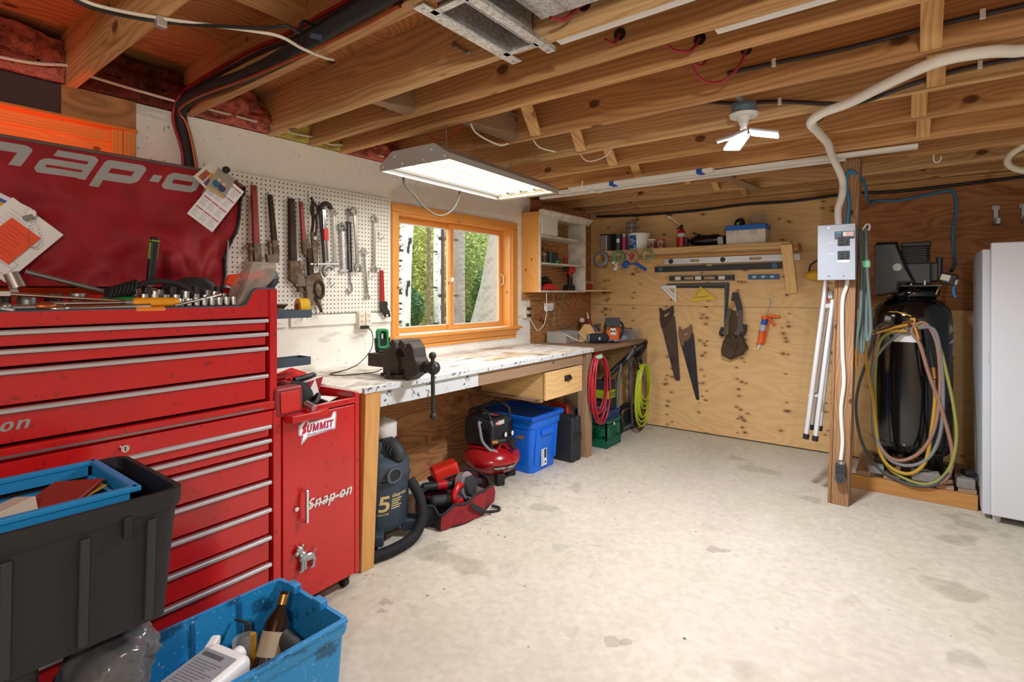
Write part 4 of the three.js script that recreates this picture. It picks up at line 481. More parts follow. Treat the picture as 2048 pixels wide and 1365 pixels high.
  const tg = thing('twine_bundle', 'knot of white plumbing parts hanging below green tape', 'bundle', [0.42, 1.63, -4.925]); part('pieces', [ball(0.018, [-0.025, 0.045, 0.0], [1.2, 0.8, 0.6]), ball(0.02, [0.0, -0.02, 0.005], [1, 1, 0.7]), rod([-0.02, 0.04, 0], [0.03, -0.01, 0.005], 0.008), rod([0.03, 0.05, 0], [0.0, -0.02, 0.005], 0.006), rod([0.0, 0.09, 0], [0.02, 0.0, 0], 0.002)], M.white, tg);
}

// ---------- tools hung on the plywood back wall (outlines in metres on the wall) ----------
{
  const ZW = -5.198, on = (n, l, c) => thing(n, l, c, [0, 0, ZW]);
  const flat = (name, pts, th, z, m, o, par, bev = 0.001, holes = []) => part(name, ext(pts, th, [0, 0, z], undefined, bev, holes), m, par, o);
  const Mblade = mat('#5b5048', 0.55, 0.6, { map: T_dirty }), Mblade2 = mat('#45464a', 0.45, 0.65, { map: T_dirty }), Mgrip = mat('#3b281f', 0.5), Mgrip2 = mat('#7a5b42', 0.6);
  let o = on('hand_saw', 'rusty brown hand saw with dark handle, left of two', 'saw');
  flat('blade', [[0.805,1.014],[0.838,1.053],[0.886,1.082],[0.914,1.124],[0.939,1.134],[0.965,0.902],[0.993,0.504],[0.989,0.495],[0.956,0.493],[0.939,0.508]], 0.0022, 0.012, Mblade, {}, o, 0.0003);
  flat('handle', [[0.781,1.207],[0.793,1.213],[0.81,1.195],[0.824,1.182],[0.872,1.206],[0.9,1.22],[0.904,1.236],[0.923,1.234],[0.93,1.184],[0.926,1.147],[0.909,1.119],[0.886,1.082],[0.862,1.063],[0.838,1.053],[0.838,1.02],[0.805,1.007],[0.793,1.06],[0.788,1.097],[0.79,1.144],[0.784,1.181]], 0.022, 0.012, Mgrip, {}, o, 0.003, [[[0.822,1.14],[0.872,1.173],[0.898,1.169],[0.89,1.151],[0.843,1.117],[0.824,1.117]]]);
  o = on('hand_saw', 'dark steel hand saw with worn brown handle, right of two', 'saw');
  flat('blade', [[1.006,0.839],[1.038,0.85],[1.037,0.879],[1.07,0.895],[1.097,0.927],[1.103,0.959],[1.124,0.978],[1.133,0.92],[1.181,0.337],[1.177,0.326],[1.151,0.329]], 0.0022, 0.012, Mblade2, {}, o, 0.0003);
  flat('handle', [[0.982,1.026],[0.993,1.031],[1.006,0.991],[1.057,1.02],[1.084,1.034],[1.091,1.053],[1.106,1.053],[1.112,1.031],[1.115,0.982],[1.102,0.955],[1.093,0.918],[1.07,0.895],[1.052,0.894],[1.034,0.879],[1.038,0.848],[1.002,0.841],[0.988,0.913],[0.979,0.958]], 0.022, 0.012, Mgrip2, {}, o, 0.003, [[[1.018,0.95],[1.057,0.984],[1.084,0.988],[1.079,0.967],[1.038,0.938],[1.02,0.934]]]);
  part('handle_bolt', [[1.043,0.911],[1.07,0.919],[1.011,0.869]].map(([x, y]) => cyl(0.006, 0.006, 0.003, [x, y, 0.0245], [PI / 2, 0, 0], 10)), M.brass, o);
  o = on('framing_square', 'black steel framing square hanging on plywood', 'square'); flat('blade', [[0.851,1.457],[1.455,1.463],[1.459,1.436],[1.437,1.072],[1.411,1.069],[1.414,1.408],[0.853,1.415]], 0.003, 0.004, M.charcoal, {}, o, 0.0004);
  { const t = []; const a = [[0.862,1.453],[1.446,1.458],[1.441,1.427],[1.414,1.073]]; for (let i = 0; i < 46; i++) { const x = mix(a[0][0], a[1][0], i / 46), y = mix(a[0][1], a[1][1], i / 46); t.push(box(0.0022, i % 4 ? 0.010 : 0.018, 0.0006, [x, y - 0.012, 0.0058])); } for (let i = 0; i < 28; i++) { const y = mix(a[2][1], a[3][1], i / 28), x = mix(a[2][0], a[3][0], i / 28); t.push(box(i % 4 ? 0.010 : 0.018, 0.0022, 0.0006, [x - 0.012, y, 0.0058])); } part('scale_marks', t, M.lightgrey, o); }
  o = on('speed_square', 'silver aluminium triangle speed square', 'square'); flat('plate', [[0.776,1.437],[0.951,1.44],[0.956,1.262]], 0.005, 0.010, M.alu, {}, o, 0.0005, [[[0.881,1.405],[0.937,1.411],[0.935,1.349]], [[0.843,1.406],[0.849,1.408],[0.939,1.318],[0.935,1.314]]]);
  o = on('speed_square', 'yellow triangle speed square', 'square'); flat('plate', [[1.19,1.427],[1.35,1.304],[1.084,1.277]], 0.005, 0.010, mat('#dcb92e', 0.45), {}, o, 0.0005, [[[1.144,1.338],[1.192,1.409],[1.202,1.404],[1.155,1.338]], [[1.127,1.32],[1.281,1.339],[1.283,1.332],[1.127,1.311]]]);
  const slot = (x0, x1, y, h) => { const o2 = []; for (let k = 0; k <= 6; k++) o2.push([x1 - h + h * Math.sin(k / 6 * PI), y + h * Math.cos(k / 6 * PI)]); for (let k = 0; k <= 6; k++) o2.push([x0 + h - h * Math.sin(k / 6 * PI), y - h * Math.cos(k / 6 * PI)]); return o2; };
  o = on('spirit_level', 'long silver spirit level under shelf', 'level', [0]); { const y = 1.678; flat('beam', [[0.833, y - 0.03], [2.051, y - 0.03], [2.051, y + 0.03], [0.833, y + 0.03]], 0.025, 0.016, mat('#c4c8cc', 0.4, 0.6), {}, o, 0.002, [slot(1.10, 1.185, y, 0.012), slot(1.64, 1.745, y, 0.012)]); each('vial', [cyl(0.024, 0.024, 0.028, [0.905, y, 0.017], [PI / 2, 0, 0], 24), cyl(0.024, 0.024, 0.028, [1.405, y, 0.017], [PI / 2, 0, 0], 24)], M.black, o); each('vial_glass', [cyl(0.012, 0.012, 0.03, [0.905, y, 0.017], [PI / 2, 0, 0], 16), cyl(0.012, 0.012, 0.03, [1.405, y, 0.017], [PI / 2, 0, 0], 16)], M.charcoal, o); }
  o = on('spirit_level', 'long black spirit level with blue end vials', 'level'); { const y = 1.602; flat('beam', [[0.735, y - 0.028], [1.905, y - 0.022], [1.905, y + 0.034], [0.735, y + 0.028]], 0.025, 0.016, mat('#22262d', 0.5), {}, o, 0.002); each('vial', [cyl(0.022, 0.022, 0.028, [0.80, y, 0.017], [PI / 2, 0, 0], 24), cyl(0.024, 0.024, 0.028, [1.85, y + 0.005, 0.017], [PI / 2, 0, 0], 24)], mat('#2a6a92', 0.4), o); part('window', box(0.045, 0.012, 0.027, [1.28, y + 0.026, 0.0175]), mat('#b9b14a', 0.3), o); }
  o = on('spirit_level', 'two foot black level with open windows and clear vials', 'level'); { const y = 1.508; flat('beam', [[0.888, y - 0.028], [1.505, y - 0.028], [1.505, y + 0.028], [0.888, y + 0.028]], 0.025, 0.016, M.charcoal, {}, o, 0.002, [[[1.03, y - 0.014], [1.13, y - 0.014], [1.13, y + 0.014], [1.03, y + 0.014]], [[1.22, y - 0.014], [1.33, y - 0.014], [1.33, y + 0.014], [1.22, y + 0.014]]]); for (const x of [0.975, 1.175, 1.395]) part('vial', box(0.06, 0.036, 0.028, [x, y, 0.017], undefined, 0.004), mat('#c9c7b4', 0.35, 0.3), o); part('trim', [box(0.6, 0.005, 0.0265, [1.197, y + 0.024, 0.016]), box(0.6, 0.005, 0.0265, [1.197, y - 0.024, 0.016])], M.grey, o); }
  o = on('spirit_level', 'short blue torpedo level', 'level'); { const y = 1.51; part('beam', box(0.26, 0.044, 0.022, [1.755, y, 0.013], undefined, 0.006), mat('#1c5e92', 0.45), o); each('vial', [-0.075, 0, 0.075].map((dx) => box(0.034, 0.026, 0.024, [1.755 + dx, y, 0.014], undefined, 0.006)), M.lightgrey, o); }
  // canvas tool pouch
  o = on('tool_pouch', 'brown canvas tool pouch hanging from belt strap', 'pouch'); const Mc = mat('#4b3d31', 0.95, 0, { map: T_dirty }), Mstrap = mat('#5d544c', 0.9), q = (x, y) => 0;
  part('pouch_body', ext([[1.446,0.971],[1.507,0.94],[1.568,0.986],[1.599,0.945],[1.617,0.895],[1.637,0.861],[1.576,0.795],[1.543,0.776],[1.487,0.744],[1.408,0.778],[1.402,0.844],[1.425,0.927]], 0.085, [0, 0, 0.045], undefined, 0.028), Mc, o);
  part('back_flap', ext([[1.47,1.213],[1.515,1.192],[1.556,1.011],[1.568,0.977],[1.503,0.948],[1.446,0.971],[1.454,1.075]], 0.012, [0, 0, 0.01], undefined, 0.003), mat('#52402e', 0.95), o);
  part('pocket', ext([[1.429,0.923],[1.462,0.895],[1.515,0.885],[1.542,0.921],[1.556,0.892],[1.535,0.805],[1.491,0.759],[1.417,0.784],[1.408,0.84]], 0.03, [0, 0, 0.095], undefined, 0.012), Mc, o);
  { const a = [[1.515,1.367],[1.499,1.286],[1.56,1.202],[1.568,1.045],[1.539,0.976],[1.47,1.221],[1.441,1.074],[1.437,0.971],[1.404,1.038],[1.392,0.986],[1.417,0.965],[1.603,1.072],[1.607,1.013],[1.576,0.986]]; const w3 = (k, z) => [a[k][0], a[k][1], z];
    part('belt_strap', [bar(w3(0, 0.02), w3(2, 0.03), 0.055, 0.006, 0.001, [0, 0, 1]), bar(w3(0, 0.012), w3(1, 0.012), 0.05, 0.008, 0.001, [0, 0, 1])], M.charcoal, o); part('web_strap', [bar(w3(2, 0.03), w3(3, 0.055), 0.05, 0.005, 0.001, [0, 0, 1]), bar(w3(3, 0.055), w3(4, 0.08), 0.045, 0.005, 0.001, [0, 0, 1]), bar(w3(5, 0.02), w3(6, 0.045), 0.035, 0.005, 0.001, [0, 0, 1]), bar(w3(6, 0.045), w3(7, 0.075), 0.035, 0.005, 0.001, [0, 0, 1])], Mstrap, o);
    part('hammer_loop', tube([w3(8, 0.03), w3(9, 0.05), w3(10, 0.06)], 0.016), M.charcoal, o); part('hammer_loop', tube([w3(11, 0.03), w3(12, 0.05), w3(13, 0.06)], 0.016), M.charcoal, o); part('buckle', bar(w3(1, 0.025), w3(5, 0.025), 0.028, 0.006, 0.001, [0, 0, 1]), M.brass, o); }
  // caulking gun
  o = on('caulking_gun', 'orange caulking gun with tube hanging on plywood', 'caulking gun'); { const a = [[1.797,1.33],[1.822,1.306],[1.789,1.179],[1.777,1.165],[1.729,0.91],[1.723,0.902],[1.711,0.849],[1.774,1.128],[1.749,1.019],[1.898,1.154],[1.801,1.157],[1.854,1.073],[1.805,1.141],[1.752,0.912]], w3 = (k, z = 0.035) => [a[k][0], a[k][1], z];
    part('plunger_rod', [rod(w3(0), w3(1), 0.004), rod(w3(1), w3(2), 0.004), rod(w3(2), w3(3), 0.004)], M.steel, o); part('frame', [rod([a[3][0] - 0.004, a[3][1] - 0.006, 0.035], w3(7), 0.03, 18), bar([a[3][0] + 0.03, a[7][1], 0.02], [a[13][0] + 0.012, a[13][1], 0.02], 0.012, 0.014), rod([a[4][0] - 0.003, a[4][1] + 0.012, 0.035], [a[4][0] + 0.003, a[4][1] - 0.003, 0.035], 0.031, 18)], M.orange, o);
    part('caulk_tube', [rod(w3(7), w3(8), 0.0265, 18)], M.cobalt, o, { label: 'blue and white printed caulk tube' }); part('tube_label', [rod([mix(a[7][0], a[8][0], 0.45), mix(a[7][1], a[8][1], 0.45), 0.035], [mix(a[7][0], a[8][0], 0.95), mix(a[7][1], a[8][1], 0.95), 0.035], 0.0268, 18)], M.lightgrey, o); part('tube_sleeve', rod(w3(8), [a[4][0] + 0.008, a[4][1] + 0.004, 0.035], 0.0265, 18), mat('#ea6a1e', 0.4), o); part('nozzle', rod([a[5][0] + 0.004, a[5][1], 0.035], w3(6), 0.012, 12, 0.004), M.white, o);
    part('trigger', [bar(w3(10, 0.035), w3(9, 0.03), 0.022, 0.026, 0.006, [0, 0, 1]), bar(w3(12, 0.035), w3(11, 0.03), 0.02, 0.022, 0.006, [0, 0, 1])], M.orange, o); }
  for (const [x, l] of [[3.313, 'small galvanized wall hook bracket near refrigerator'], [3.46, 'galvanized wall hook bracket at right edge of photo']]) { o = thing('wall_hook', l, 'hook', [x, 1.935, -5.199], 0); part('plate', [box(0.042, 0.03, 0.004, [0, 0.05, 0.003]), box(0.028, 0.125, 0.012, [0, -0.005, 0.009], undefined, 0.003)], M.dullsteel, o); part('hook_arm', [box(0.035, 0.03, 0.06, [0.005, -0.065, 0.03], undefined, 0.006), box(0.03, 0.05, 0.02, [0.008, -0.05, 0.055], undefined, 0.005)], M.dullsteel, o); }
  // yellow cap hanging behind the breaker panel
  o = on('ear_muff', 'yellow ear muff with black headband half hidden behind breaker panel', 'ear muff'); part('ear_cup', ball(0.075, [2.185, 1.515, 0.045], [1.15, 0.62, 0.6], 20), mat('#d8a91a', 0.5), o); part('headband', tube([[2.125, 1.535, 0.05], [2.13, 1.60, 0.03], [2.19, 1.65, 0.02]], 0.006), M.black, o);
}

// ---------- under the bench ----------
{ // wet/dry vacuum
  const v = thing('shop_vacuum', 'dusty blue grey wet dry vacuum behind bench leg', 'vacuum', [0.42, 0, -1.92], 0), Mb = mat('#2f3f50', 0.6, 0, { map: T_dirty });
  v.scale.y = 0.8; part('drum', lathe([[0.001, 0.09], [0.165, 0.09], [0.175, 0.11], [0.185, 0.42], [0.19, 0.425], [0.19, 0.44], [0.001, 0.44]], [0, 0, 0], undefined, 40), Mb, v);
  part('head_ring', lathe([[0.186, 0.43], [0.186, 0.52], [0.17, 0.555], [0.13, 0.575], [0.1, 0.60], [0.1, 0.66], [0.09, 0.68], [0.001, 0.685]], [0, 0, 0], undefined, 40), mat('#3a4856', 0.65, 0, { map: T_dirty }), v);
  part('hose_port', [cyl(0.05, 0.046, 0.05, [0.165, 0.475, 0.03], [0, 0.1, -PI / 2]), ring(0.046, 0.008, [0.192, 0.475, 0.03], [0, PI / 2, 0])], mat('#4a5560', 0.6), v); part('port_hole', cyl(0.034, 0.034, 0.004, [0.191, 0.475, 0.03], [0, 0, PI / 2]), M.black, v);
  part('exhaust_elbow', [tube([[0.06, 0.66, 0.0], [0.11, 0.66, -0.02], [0.15, 0.61, -0.03], [0.155, 0.56, -0.03]], 0.04, 20, false, 14), ...[0, 1, 2, 3].map((i) => ring(0.041, 0.005, [0.09 + i * 0.017, 0.662 - i * i * 0.005, -0.012 - i * 0.004], [0, PI / 2, -0.3 * i]))], M.charcoal, v);
  for (const [x, z] of [[0.15, 0.13], [0.15, -0.13], [-0.15, 0.13], [-0.15, -0.13]]) { const f = part('caster_foot', [box(0.11, 0.075, 0.10, [x, 0.085, z], [0, Math.atan2(-z, x), 0], 0.012)], Mb, v); part('caster', cyl(0.022, 0.022, 0.02, [x * 1.1, 0.0225, z * 1.1], [PI / 2, 0, 0]), M.black, f); }
  const lt = ctex(256, 200, (g, w, h) => { g.fillStyle = '#cdb87a'; g.font = 'bold 170px sans-serif'; g.setTransform(1, 0, -0.1, 1, 12, 0); g.fillText('5', 4, 160); g.font = 'bold 40px sans-serif'; g.fillText('shop·vac', 104, 60, 140); g.font = 'bold 20px sans-serif'; for (let i = 0; i < 5; i++) g.fillRect(106, 74 + i * 17, 90 - (i % 3) * 14, 9); g.font = 'bold 22px sans-serif'; g.fillText('GALLON', 4, 190, 100); });
  { const g = new THREE.CylinderGeometry(0.1835, 0.180, 0.17, 16, 1, true, 0.93, 1.05); part('print', place(g, [0, 0.29, 0]), mat('#ffffff', 0.6, 0, { map: lt, transparent: true, alphaTest: 0.5, side: THREE.DoubleSide }), v, { uv: true, label: 'tan print with a large 5' }); }
  const h = thing('vacuum_hose', 'ribbed black vacuum hose curling on floor beside vacuum', 'hose'); const hp = [[0.56, 0.30, -2.05], [0.61, 0.21, -2.075], [0.645, 0.10, -2.06], [0.67, 0.038, -1.98], [0.69, 0.032, -1.86], [0.68, 0.032, -1.74], [0.62, 0.032, -1.62], [0.5, 0.032, -1.58]]; const cur = new THREE.CatmullRomCurve3(hp.map(V)); const rg = [tube(hp, 0.026, 80, false, 12)]; for (let i = 0; i < 90; i++) { const t = i / 89, p = cur.getPointAt(t), d = cur.getTangentAt(t), g = new THREE.TorusGeometry(0.027, 0.0035, 6, 14); g.applyQuaternion(new THREE.Quaternion().setFromUnitVectors(new THREE.Vector3(0, 0, 1), d)); g.translate(p.x, p.y, p.z); rg.push(g); } part('ribbed_tube', rg, mat('#23262b', 0.65), h);
  const rag = new THREE.SphereGeometry(1, 24, 16), p = rag.attributes.position; for (let i = 0; i < p.count; i++) { const x = p.getX(i), y = p.getY(i), z = p.getZ(i), n = 0.8 + 0.45 * fbm((Math.atan2(z, x) / PI + 1) / 2, (y + 1) / 2, 8, 4, 3, 17); p.setXYZ(i, x * 0.085 * n, y * 0.06 * n + (y < 0 ? -0.02 : 0), z * 0.085 * n); } rag.computeVertexNormals();
  solo('rag', 'crumpled off white rag on top of vacuum', 'rag', rag, mat('#cfcac4', 0.95), { pos: [0.43, 0.60, -1.95] });
}
{ // red tool bag with power tools in it
  const b = thing('tool_bag', 'open red and black tool bag lying on floor', 'tool bag', [0.53, 0, -2.46], 14 * D), Mr = mat('#8e1f28', 0.9, 0, { side: THREE.DoubleSide, map: T_dirty }), Mk = mat('#23242a', 0.85, 0, { side: THREE.DoubleSide });
  const loop = (t, rx, rz, e) => { const c = Math.cos(t), s = Math.sin(t); return [Math.sign(c) * Math.pow(Math.abs(c), e) * rx, Math.sign(s) * Math.pow(Math.abs(s), e) * rz]; };
  const N = 64, sk = (y0, r0, y1, r1, fn) => { const g = new THREE.BufferGeometry(), P = [], I = []; for (let i = 0; i <= N; i++) { const t = i / N * 2 * PI, w = 1 + 0.05 * Math.sin(t * 7) + 0.04 * Math.sin(t * 11 + 1); for (const [y, r] of [[y0, r0], [(y0 + y1) / 2, (r0 + r1) / 2 * 1.04], [y1, r1]]) { const [x, z] = loop(t, 0.20 * r, 0.33 * r, 0.95); P.push(x * w, y + (y > 0.02 ? 0.02 * Math.sin(t * 3 + 1) + 0.012 * Math.sin(t * 9) : 0), z * w); } if (i) { const a = (i - 1) * 3, c = i * 3; if (fn(t)) for (const k of [0, 1]) I.push(a + k, c + k, a + k + 1, a + k + 1, c + k, c + k + 1); } } g.setAttribute('position', new THREE.Float32BufferAttribute(P, 3)); g.setAttribute('uv', new THREE.Float32BufferAttribute(new Array(P.length / 3 * 2).fill(0), 2)); g.setIndex(I); g.computeVertexNormals(); return g; };
  
  for (const [a0, a1, k] of [[-0.09, 0.2, 0], [0.2, 0.3, 1], [0.3, 0.7, 0], [0.7, 0.8, 1], [0.8, 0.88, 0], [0.88, 0.91, 1]]) part(k ? 'black_panel' : 'red_panel', sk(0.005, 0.98, 0.12, 0.95, (t) => { const q = t / (2 * PI); return (q > a0 + 1e-6 && q <= a1 + 1e-6) || (a0 < 0 && q > 1 + a0 + 1e-6); }), k ? Mk : Mr, b); part('inner_lining', sk(0.02, 0.8, 0.115, 0.93, () => true), mat('#4a1318', 0.95, 0, { side: THREE.DoubleSide }), b);
  const rim = []; for (let i = 0; i < N; i++) { const t = i / N * 2 * PI, w = 1 + 0.05 * Math.sin(t * 7) + 0.04 * Math.sin(t * 11 + 1), [x, z] = loop(t, 0.19, 0.313, 0.95); rim.push([x * w, 0.12 + 0.02 * Math.sin(t * 3 + 1) + 0.012 * Math.sin(t * 9), z * w]); } part('zipper_rim', tube(rim, 0.008, 160, true, 6), Mk, b);
  part('bottom', ext(Array.from({ length: 40 }, (_, i) => loop(i / 40 * 2 * PI, 0.19, 0.3, 0.8)), 0.006, [0, 0.004, 0], [-PI / 2, 0, 0]), Mk, b);
  part('shoulder_strap', [bar([0.19, 0.11, 0.16], [0.215, 0.03, 0.05], 0.03, 0.005, 0.001, [1, 0, 0]), tube([[0.215, 0.03, 0.05], [0.24, 0.010, -0.02], [0.27, 0.008, -0.06], [0.25, 0.008, -0.1], [0.21, 0.02, -0.08]], 0.009, 40, false, 6)], Mk, b); part('carry_strap', bar([-0.1, 0.165, 0.30], [-0.14, 0.175, -0.02], 0.035, 0.006, 0.001), Mk, b);
  const put = (n, l, x, y, z, t) => { const q = new THREE.Vector3(x, y, z).applyAxisAngle(new THREE.Vector3(0, 1, 0), 14 * D); return thing(n, l, 'power tool', [0.53 + q.x, q.y, -2.46 + q.z], t); };
  let s = put('circular_saw', 'red cordless circular saw with steel blade guard in bag', 0.03, 0.06, 0.03, 14 * D); part('blade_guard', [cyl(0.085, 0.085, 0.045, [0.04, 0.095, -0.02], [0, 0, PI / 2 + 0.25], 28)], M.alu, s); part('guard_cover', cyl(0.06, 0.05, 0.05, [0.065, 0.10, -0.02], [0, 0, PI / 2 + 0.25], 24), M.charcoal, s); part('rear_handle', tube([[0.05, 0.12, 0.05], [0.06, 0.14, 0.1], [0.06, 0.10, 0.15], [0.06, 0.05, 0.14], [0.05, 0.04, 0.08]], 0.02, 30, false, 10), M.red, s); part('foot_plate', box(0.12, 0.006, 0.2, [0.07, 0.045, -0.07], [0, 0.2, -0.35], 0.002), M.steel, s);
  s = put('cordless_tool', 'black tool body with red trim at front of bag', 0.02, 0.05, 0.16, 50 * D); part('body', [place(new THREE.CapsuleGeometry(0.035, 0.13, 4, 14), [0, 0.06, 0], [0.2, 0, PI / 2])], M.charcoal, s); part('trim', [cyl(0.037, 0.037, 0.03, [0.05, 0.06, 0], [0, 0, PI / 2]), box(0.05, 0.09, 0.05, [0.09, 0.03, 0.02], [0, 0, 0.4], 0.01)], M.red, s);
  s = put('flashlight', 'red head work lamp sticking up from bag', -0.05, 0.09, -0.06, -30 * D); part('body', [box(0.09, 0.12, 0.09, [0, 0.07, 0], [0.3, 0, 0], 0.016)], M.redplastic, s); part('head', [box(0.12, 0.085, 0.17, [-0.01, 0.13, 0.06], [0.25, 0, 0], 0.02)], mat('#d22a1c', 0.35), s); part('head_trim', box(0.125, 0.02, 0.175, [-0.01, 0.092, 0.075], [0.25, 0, 0], 0.008), M.black, s); part('vents', [0, 1, 2, 3].map((i) => box(0.002, 0.006, 0.06, [0.047, 0.05 + i * 0.014, 0.0], [0.3, 0, 0])), M.black, s);
  s = put('impact_driver', 'red and black driver at far end of bag', 0.05, 0.05, -0.17, 0.3); part('body', [place(new THREE.CapsuleGeometry(0.03, 0.1, 4, 14), [0, 0.06, 0], [PI / 2 - 0.2, 0, 0])], M.charcoal, s); part('battery', box(0.075, 0.04, 0.11, [0.03, 0.03, 0.12], [0, 0.5, 0.1], 0.01), M.redplastic, s);
  s = put('angle_grinder', 'black handled red grinder at near end of bag', -0.07, 0.08, 0.10, 0.5); part('body', place(new THREE.CapsuleGeometry(0.028, 0.17, 4, 14), [0, 0.085, 0], [0.1, 0.5, PI / 2]), M.black, s); part('band', cyl(0.03, 0.03, 0.06, [0.02, 0.087, -0.012], [0.1, 0.5, PI / 2]), M.red, s);
}
{ // pancake air compressor
  const c = thing('pancake_compressor', 'red pancake air compressor with black motor shroud', 'air compressor', [0.36, 0, -3.02], 0);
  part('tank', lathe([[0.001, 0.055], [0.10, 0.058], [0.17, 0.085], [0.205, 0.13], [0.212, 0.155], [0.214, 0.163], [0.212, 0.171], [0.205, 0.2], [0.165, 0.245], [0.09, 0.265], [0.001, 0.27]], [0, 0, 0], undefined, 48), mat('#a3141d', 0.22, 0, { clearcoat: 0.5, clearcoatRoughness: 0.15 }), c);
  for (let i = 0; i < 4; i++) { const a = i * PI / 2 + 0.5; part('rubber_foot', box(0.07, 0.085, 0.06, [0.15 * Math.cos(a), 0.043, 0.15 * Math.sin(a)], [0, -a, 0], 0.008), M.rubber, c); }
  part('shroud', [ext([[-0.15, 0.26], [0.09, 0.26], [0.105, 0.30], [0.105, 0.42], [0.085, 0.455], [-0.13, 0.47], [-0.165, 0.44], [-0.17, 0.30]], 0.24, [0, 0, 0], undefined, 0.02)], mat('#24272b', 0.45), c); part('shroud_vents', Array.from({ length: 8 }, (_, i) => box(0.11, 0.004, 0.006, [0.03, 0.295 + i * 0.013, 0.122])), M.blackgloss, c);
  part('side_vents', Array.from({ length: 9 }, (_, i) => box(0.006, 0.005, 0.05, [0.107, 0.31 + i * 0.013, -0.09])), M.blackgloss, c);
  part('handle', [tube([[-0.12, 0.45, 0.095], [-0.13, 0.50, 0.09], [-0.06, 0.52, 0.09], [0.04, 0.505, 0.095], [0.075, 0.45, 0.1]], 0.011), tube([[-0.1, 0.45, -0.10], [-0.09, 0.53, -0.10], [0.0, 0.54, -0.1], [0.08, 0.51, -0.10], [0.09, 0.44, -0.1]], 0.011), rod([-0.06, 0.52, 0.09], [-0.045, 0.54, -0.1], 0.015)], M.rubber, c);
  part('hose_tube', tube([[0.0, 0.43, 0.125], [0.015, 0.44, 0.16], [0.03, 0.39, 0.165], [0.05, 0.31, 0.16], [0.10, 0.245, 0.13]], 0.011), M.grey, c); part('fitting_plate', box(0.05, 0.01, 0.04, [0.11, 0.247, 0.10], [0, 0.6, -0.3], 0.002), M.alu, c);
  part('red_bracket', [tube([[0.11, 0.24, 0.07], [0.135, 0.29, 0.05], [0.15, 0.27, 0.02], [0.16, 0.23, 0.0]], 0.012)], M.red, c);
  const mf = part('regulator', [rod([0.13, 0.31, 0.09], [0.17, 0.315, 0.045], 0.02, 14), rod([0.17, 0.315, 0.045], [0.19, 0.30, -0.03], 0.017, 14), rod([0.195, 0.32, 0.03], [0.21, 0.25, 0.0], 0.019, 14)], M.black, c); each('gauge', [cyl(0.021, 0.021, 0.022, [0.155, 0.355, 0.045], [0, 0.2, -PI / 2], 20), cyl(0.021, 0.021, 0.022, [0.165, 0.355, -0.02], [0, 0.2, -PI / 2], 20)], M.black, mf); each('gauge_face', [cyl(0.017, 0.017, 0.024, [0.156, 0.355, 0.045], [0, 0.2, -PI / 2], 20), cyl(0.017, 0.017, 0.024, [0.166, 0.355, -0.02], [0, 0.2, -PI / 2], 20)], M.paper, mf); each('coupler', [rod([0.20, 0.325, -0.045], [0.245, 0.325, -0.06], 0.012), rod([0.10, 0.305, 0.115], [0.135, 0.31, 0.085], 0.018)], M.brass, mf);
  const pl = ctex(256, 48, (g) => { g.fillStyle = '#141416'; g.fillRect(0, 0, 256, 48); g.fillStyle = '#f0ece4'; g.font = 'bold 32px sans-serif'; g.fillText('PORTER + CABLE', 8, 36, 240); });
  { const g = new THREE.CylinderGeometry(0.2145, 0.204, 0.032, 16, 1, true, 0.75, 0.85); part('nameplate', place(g, [0, 0.133, 0]), mat('#ffffff', 0.4, 0, { map: pl, side: THREE.DoubleSide }), c, { uv: true, label: 'black plate lettered PORTER + CABLE' }); }
  const tl = ctex(128, 48, (g) => { g.fillStyle = '#c9c9c9'; g.fillRect(40, 4, 88, 40); g.fillStyle = '#b3202a'; g.fillRect(0, 4, 40, 40); g.fillStyle = '#ffffff'; g.font = 'bold 22px sans-serif'; g.fillText('35%', 1, 32, 38); }); decal('shroud_label', 0.10, 0.036, tl, c, [0.1065, 0.43, 0.035], [0, PI / 2, 0]); decal('top_label', 0.16, 0.06, ctex(128, 48, (g) => { g.fillStyle = '#3a3d40'; g.fillRect(0, 0, 128, 48); g.fillStyle = '#b4b6b8'; g.fillRect(4, 6, 84, 10); g.fillRect(4, 24, 60, 6); g.fillStyle = '#a82030'; g.fillRect(92, 4, 32, 40); }), c, [-0.02, 0.468, 0.0], [-PI / 2, 0, 0.06]);
}
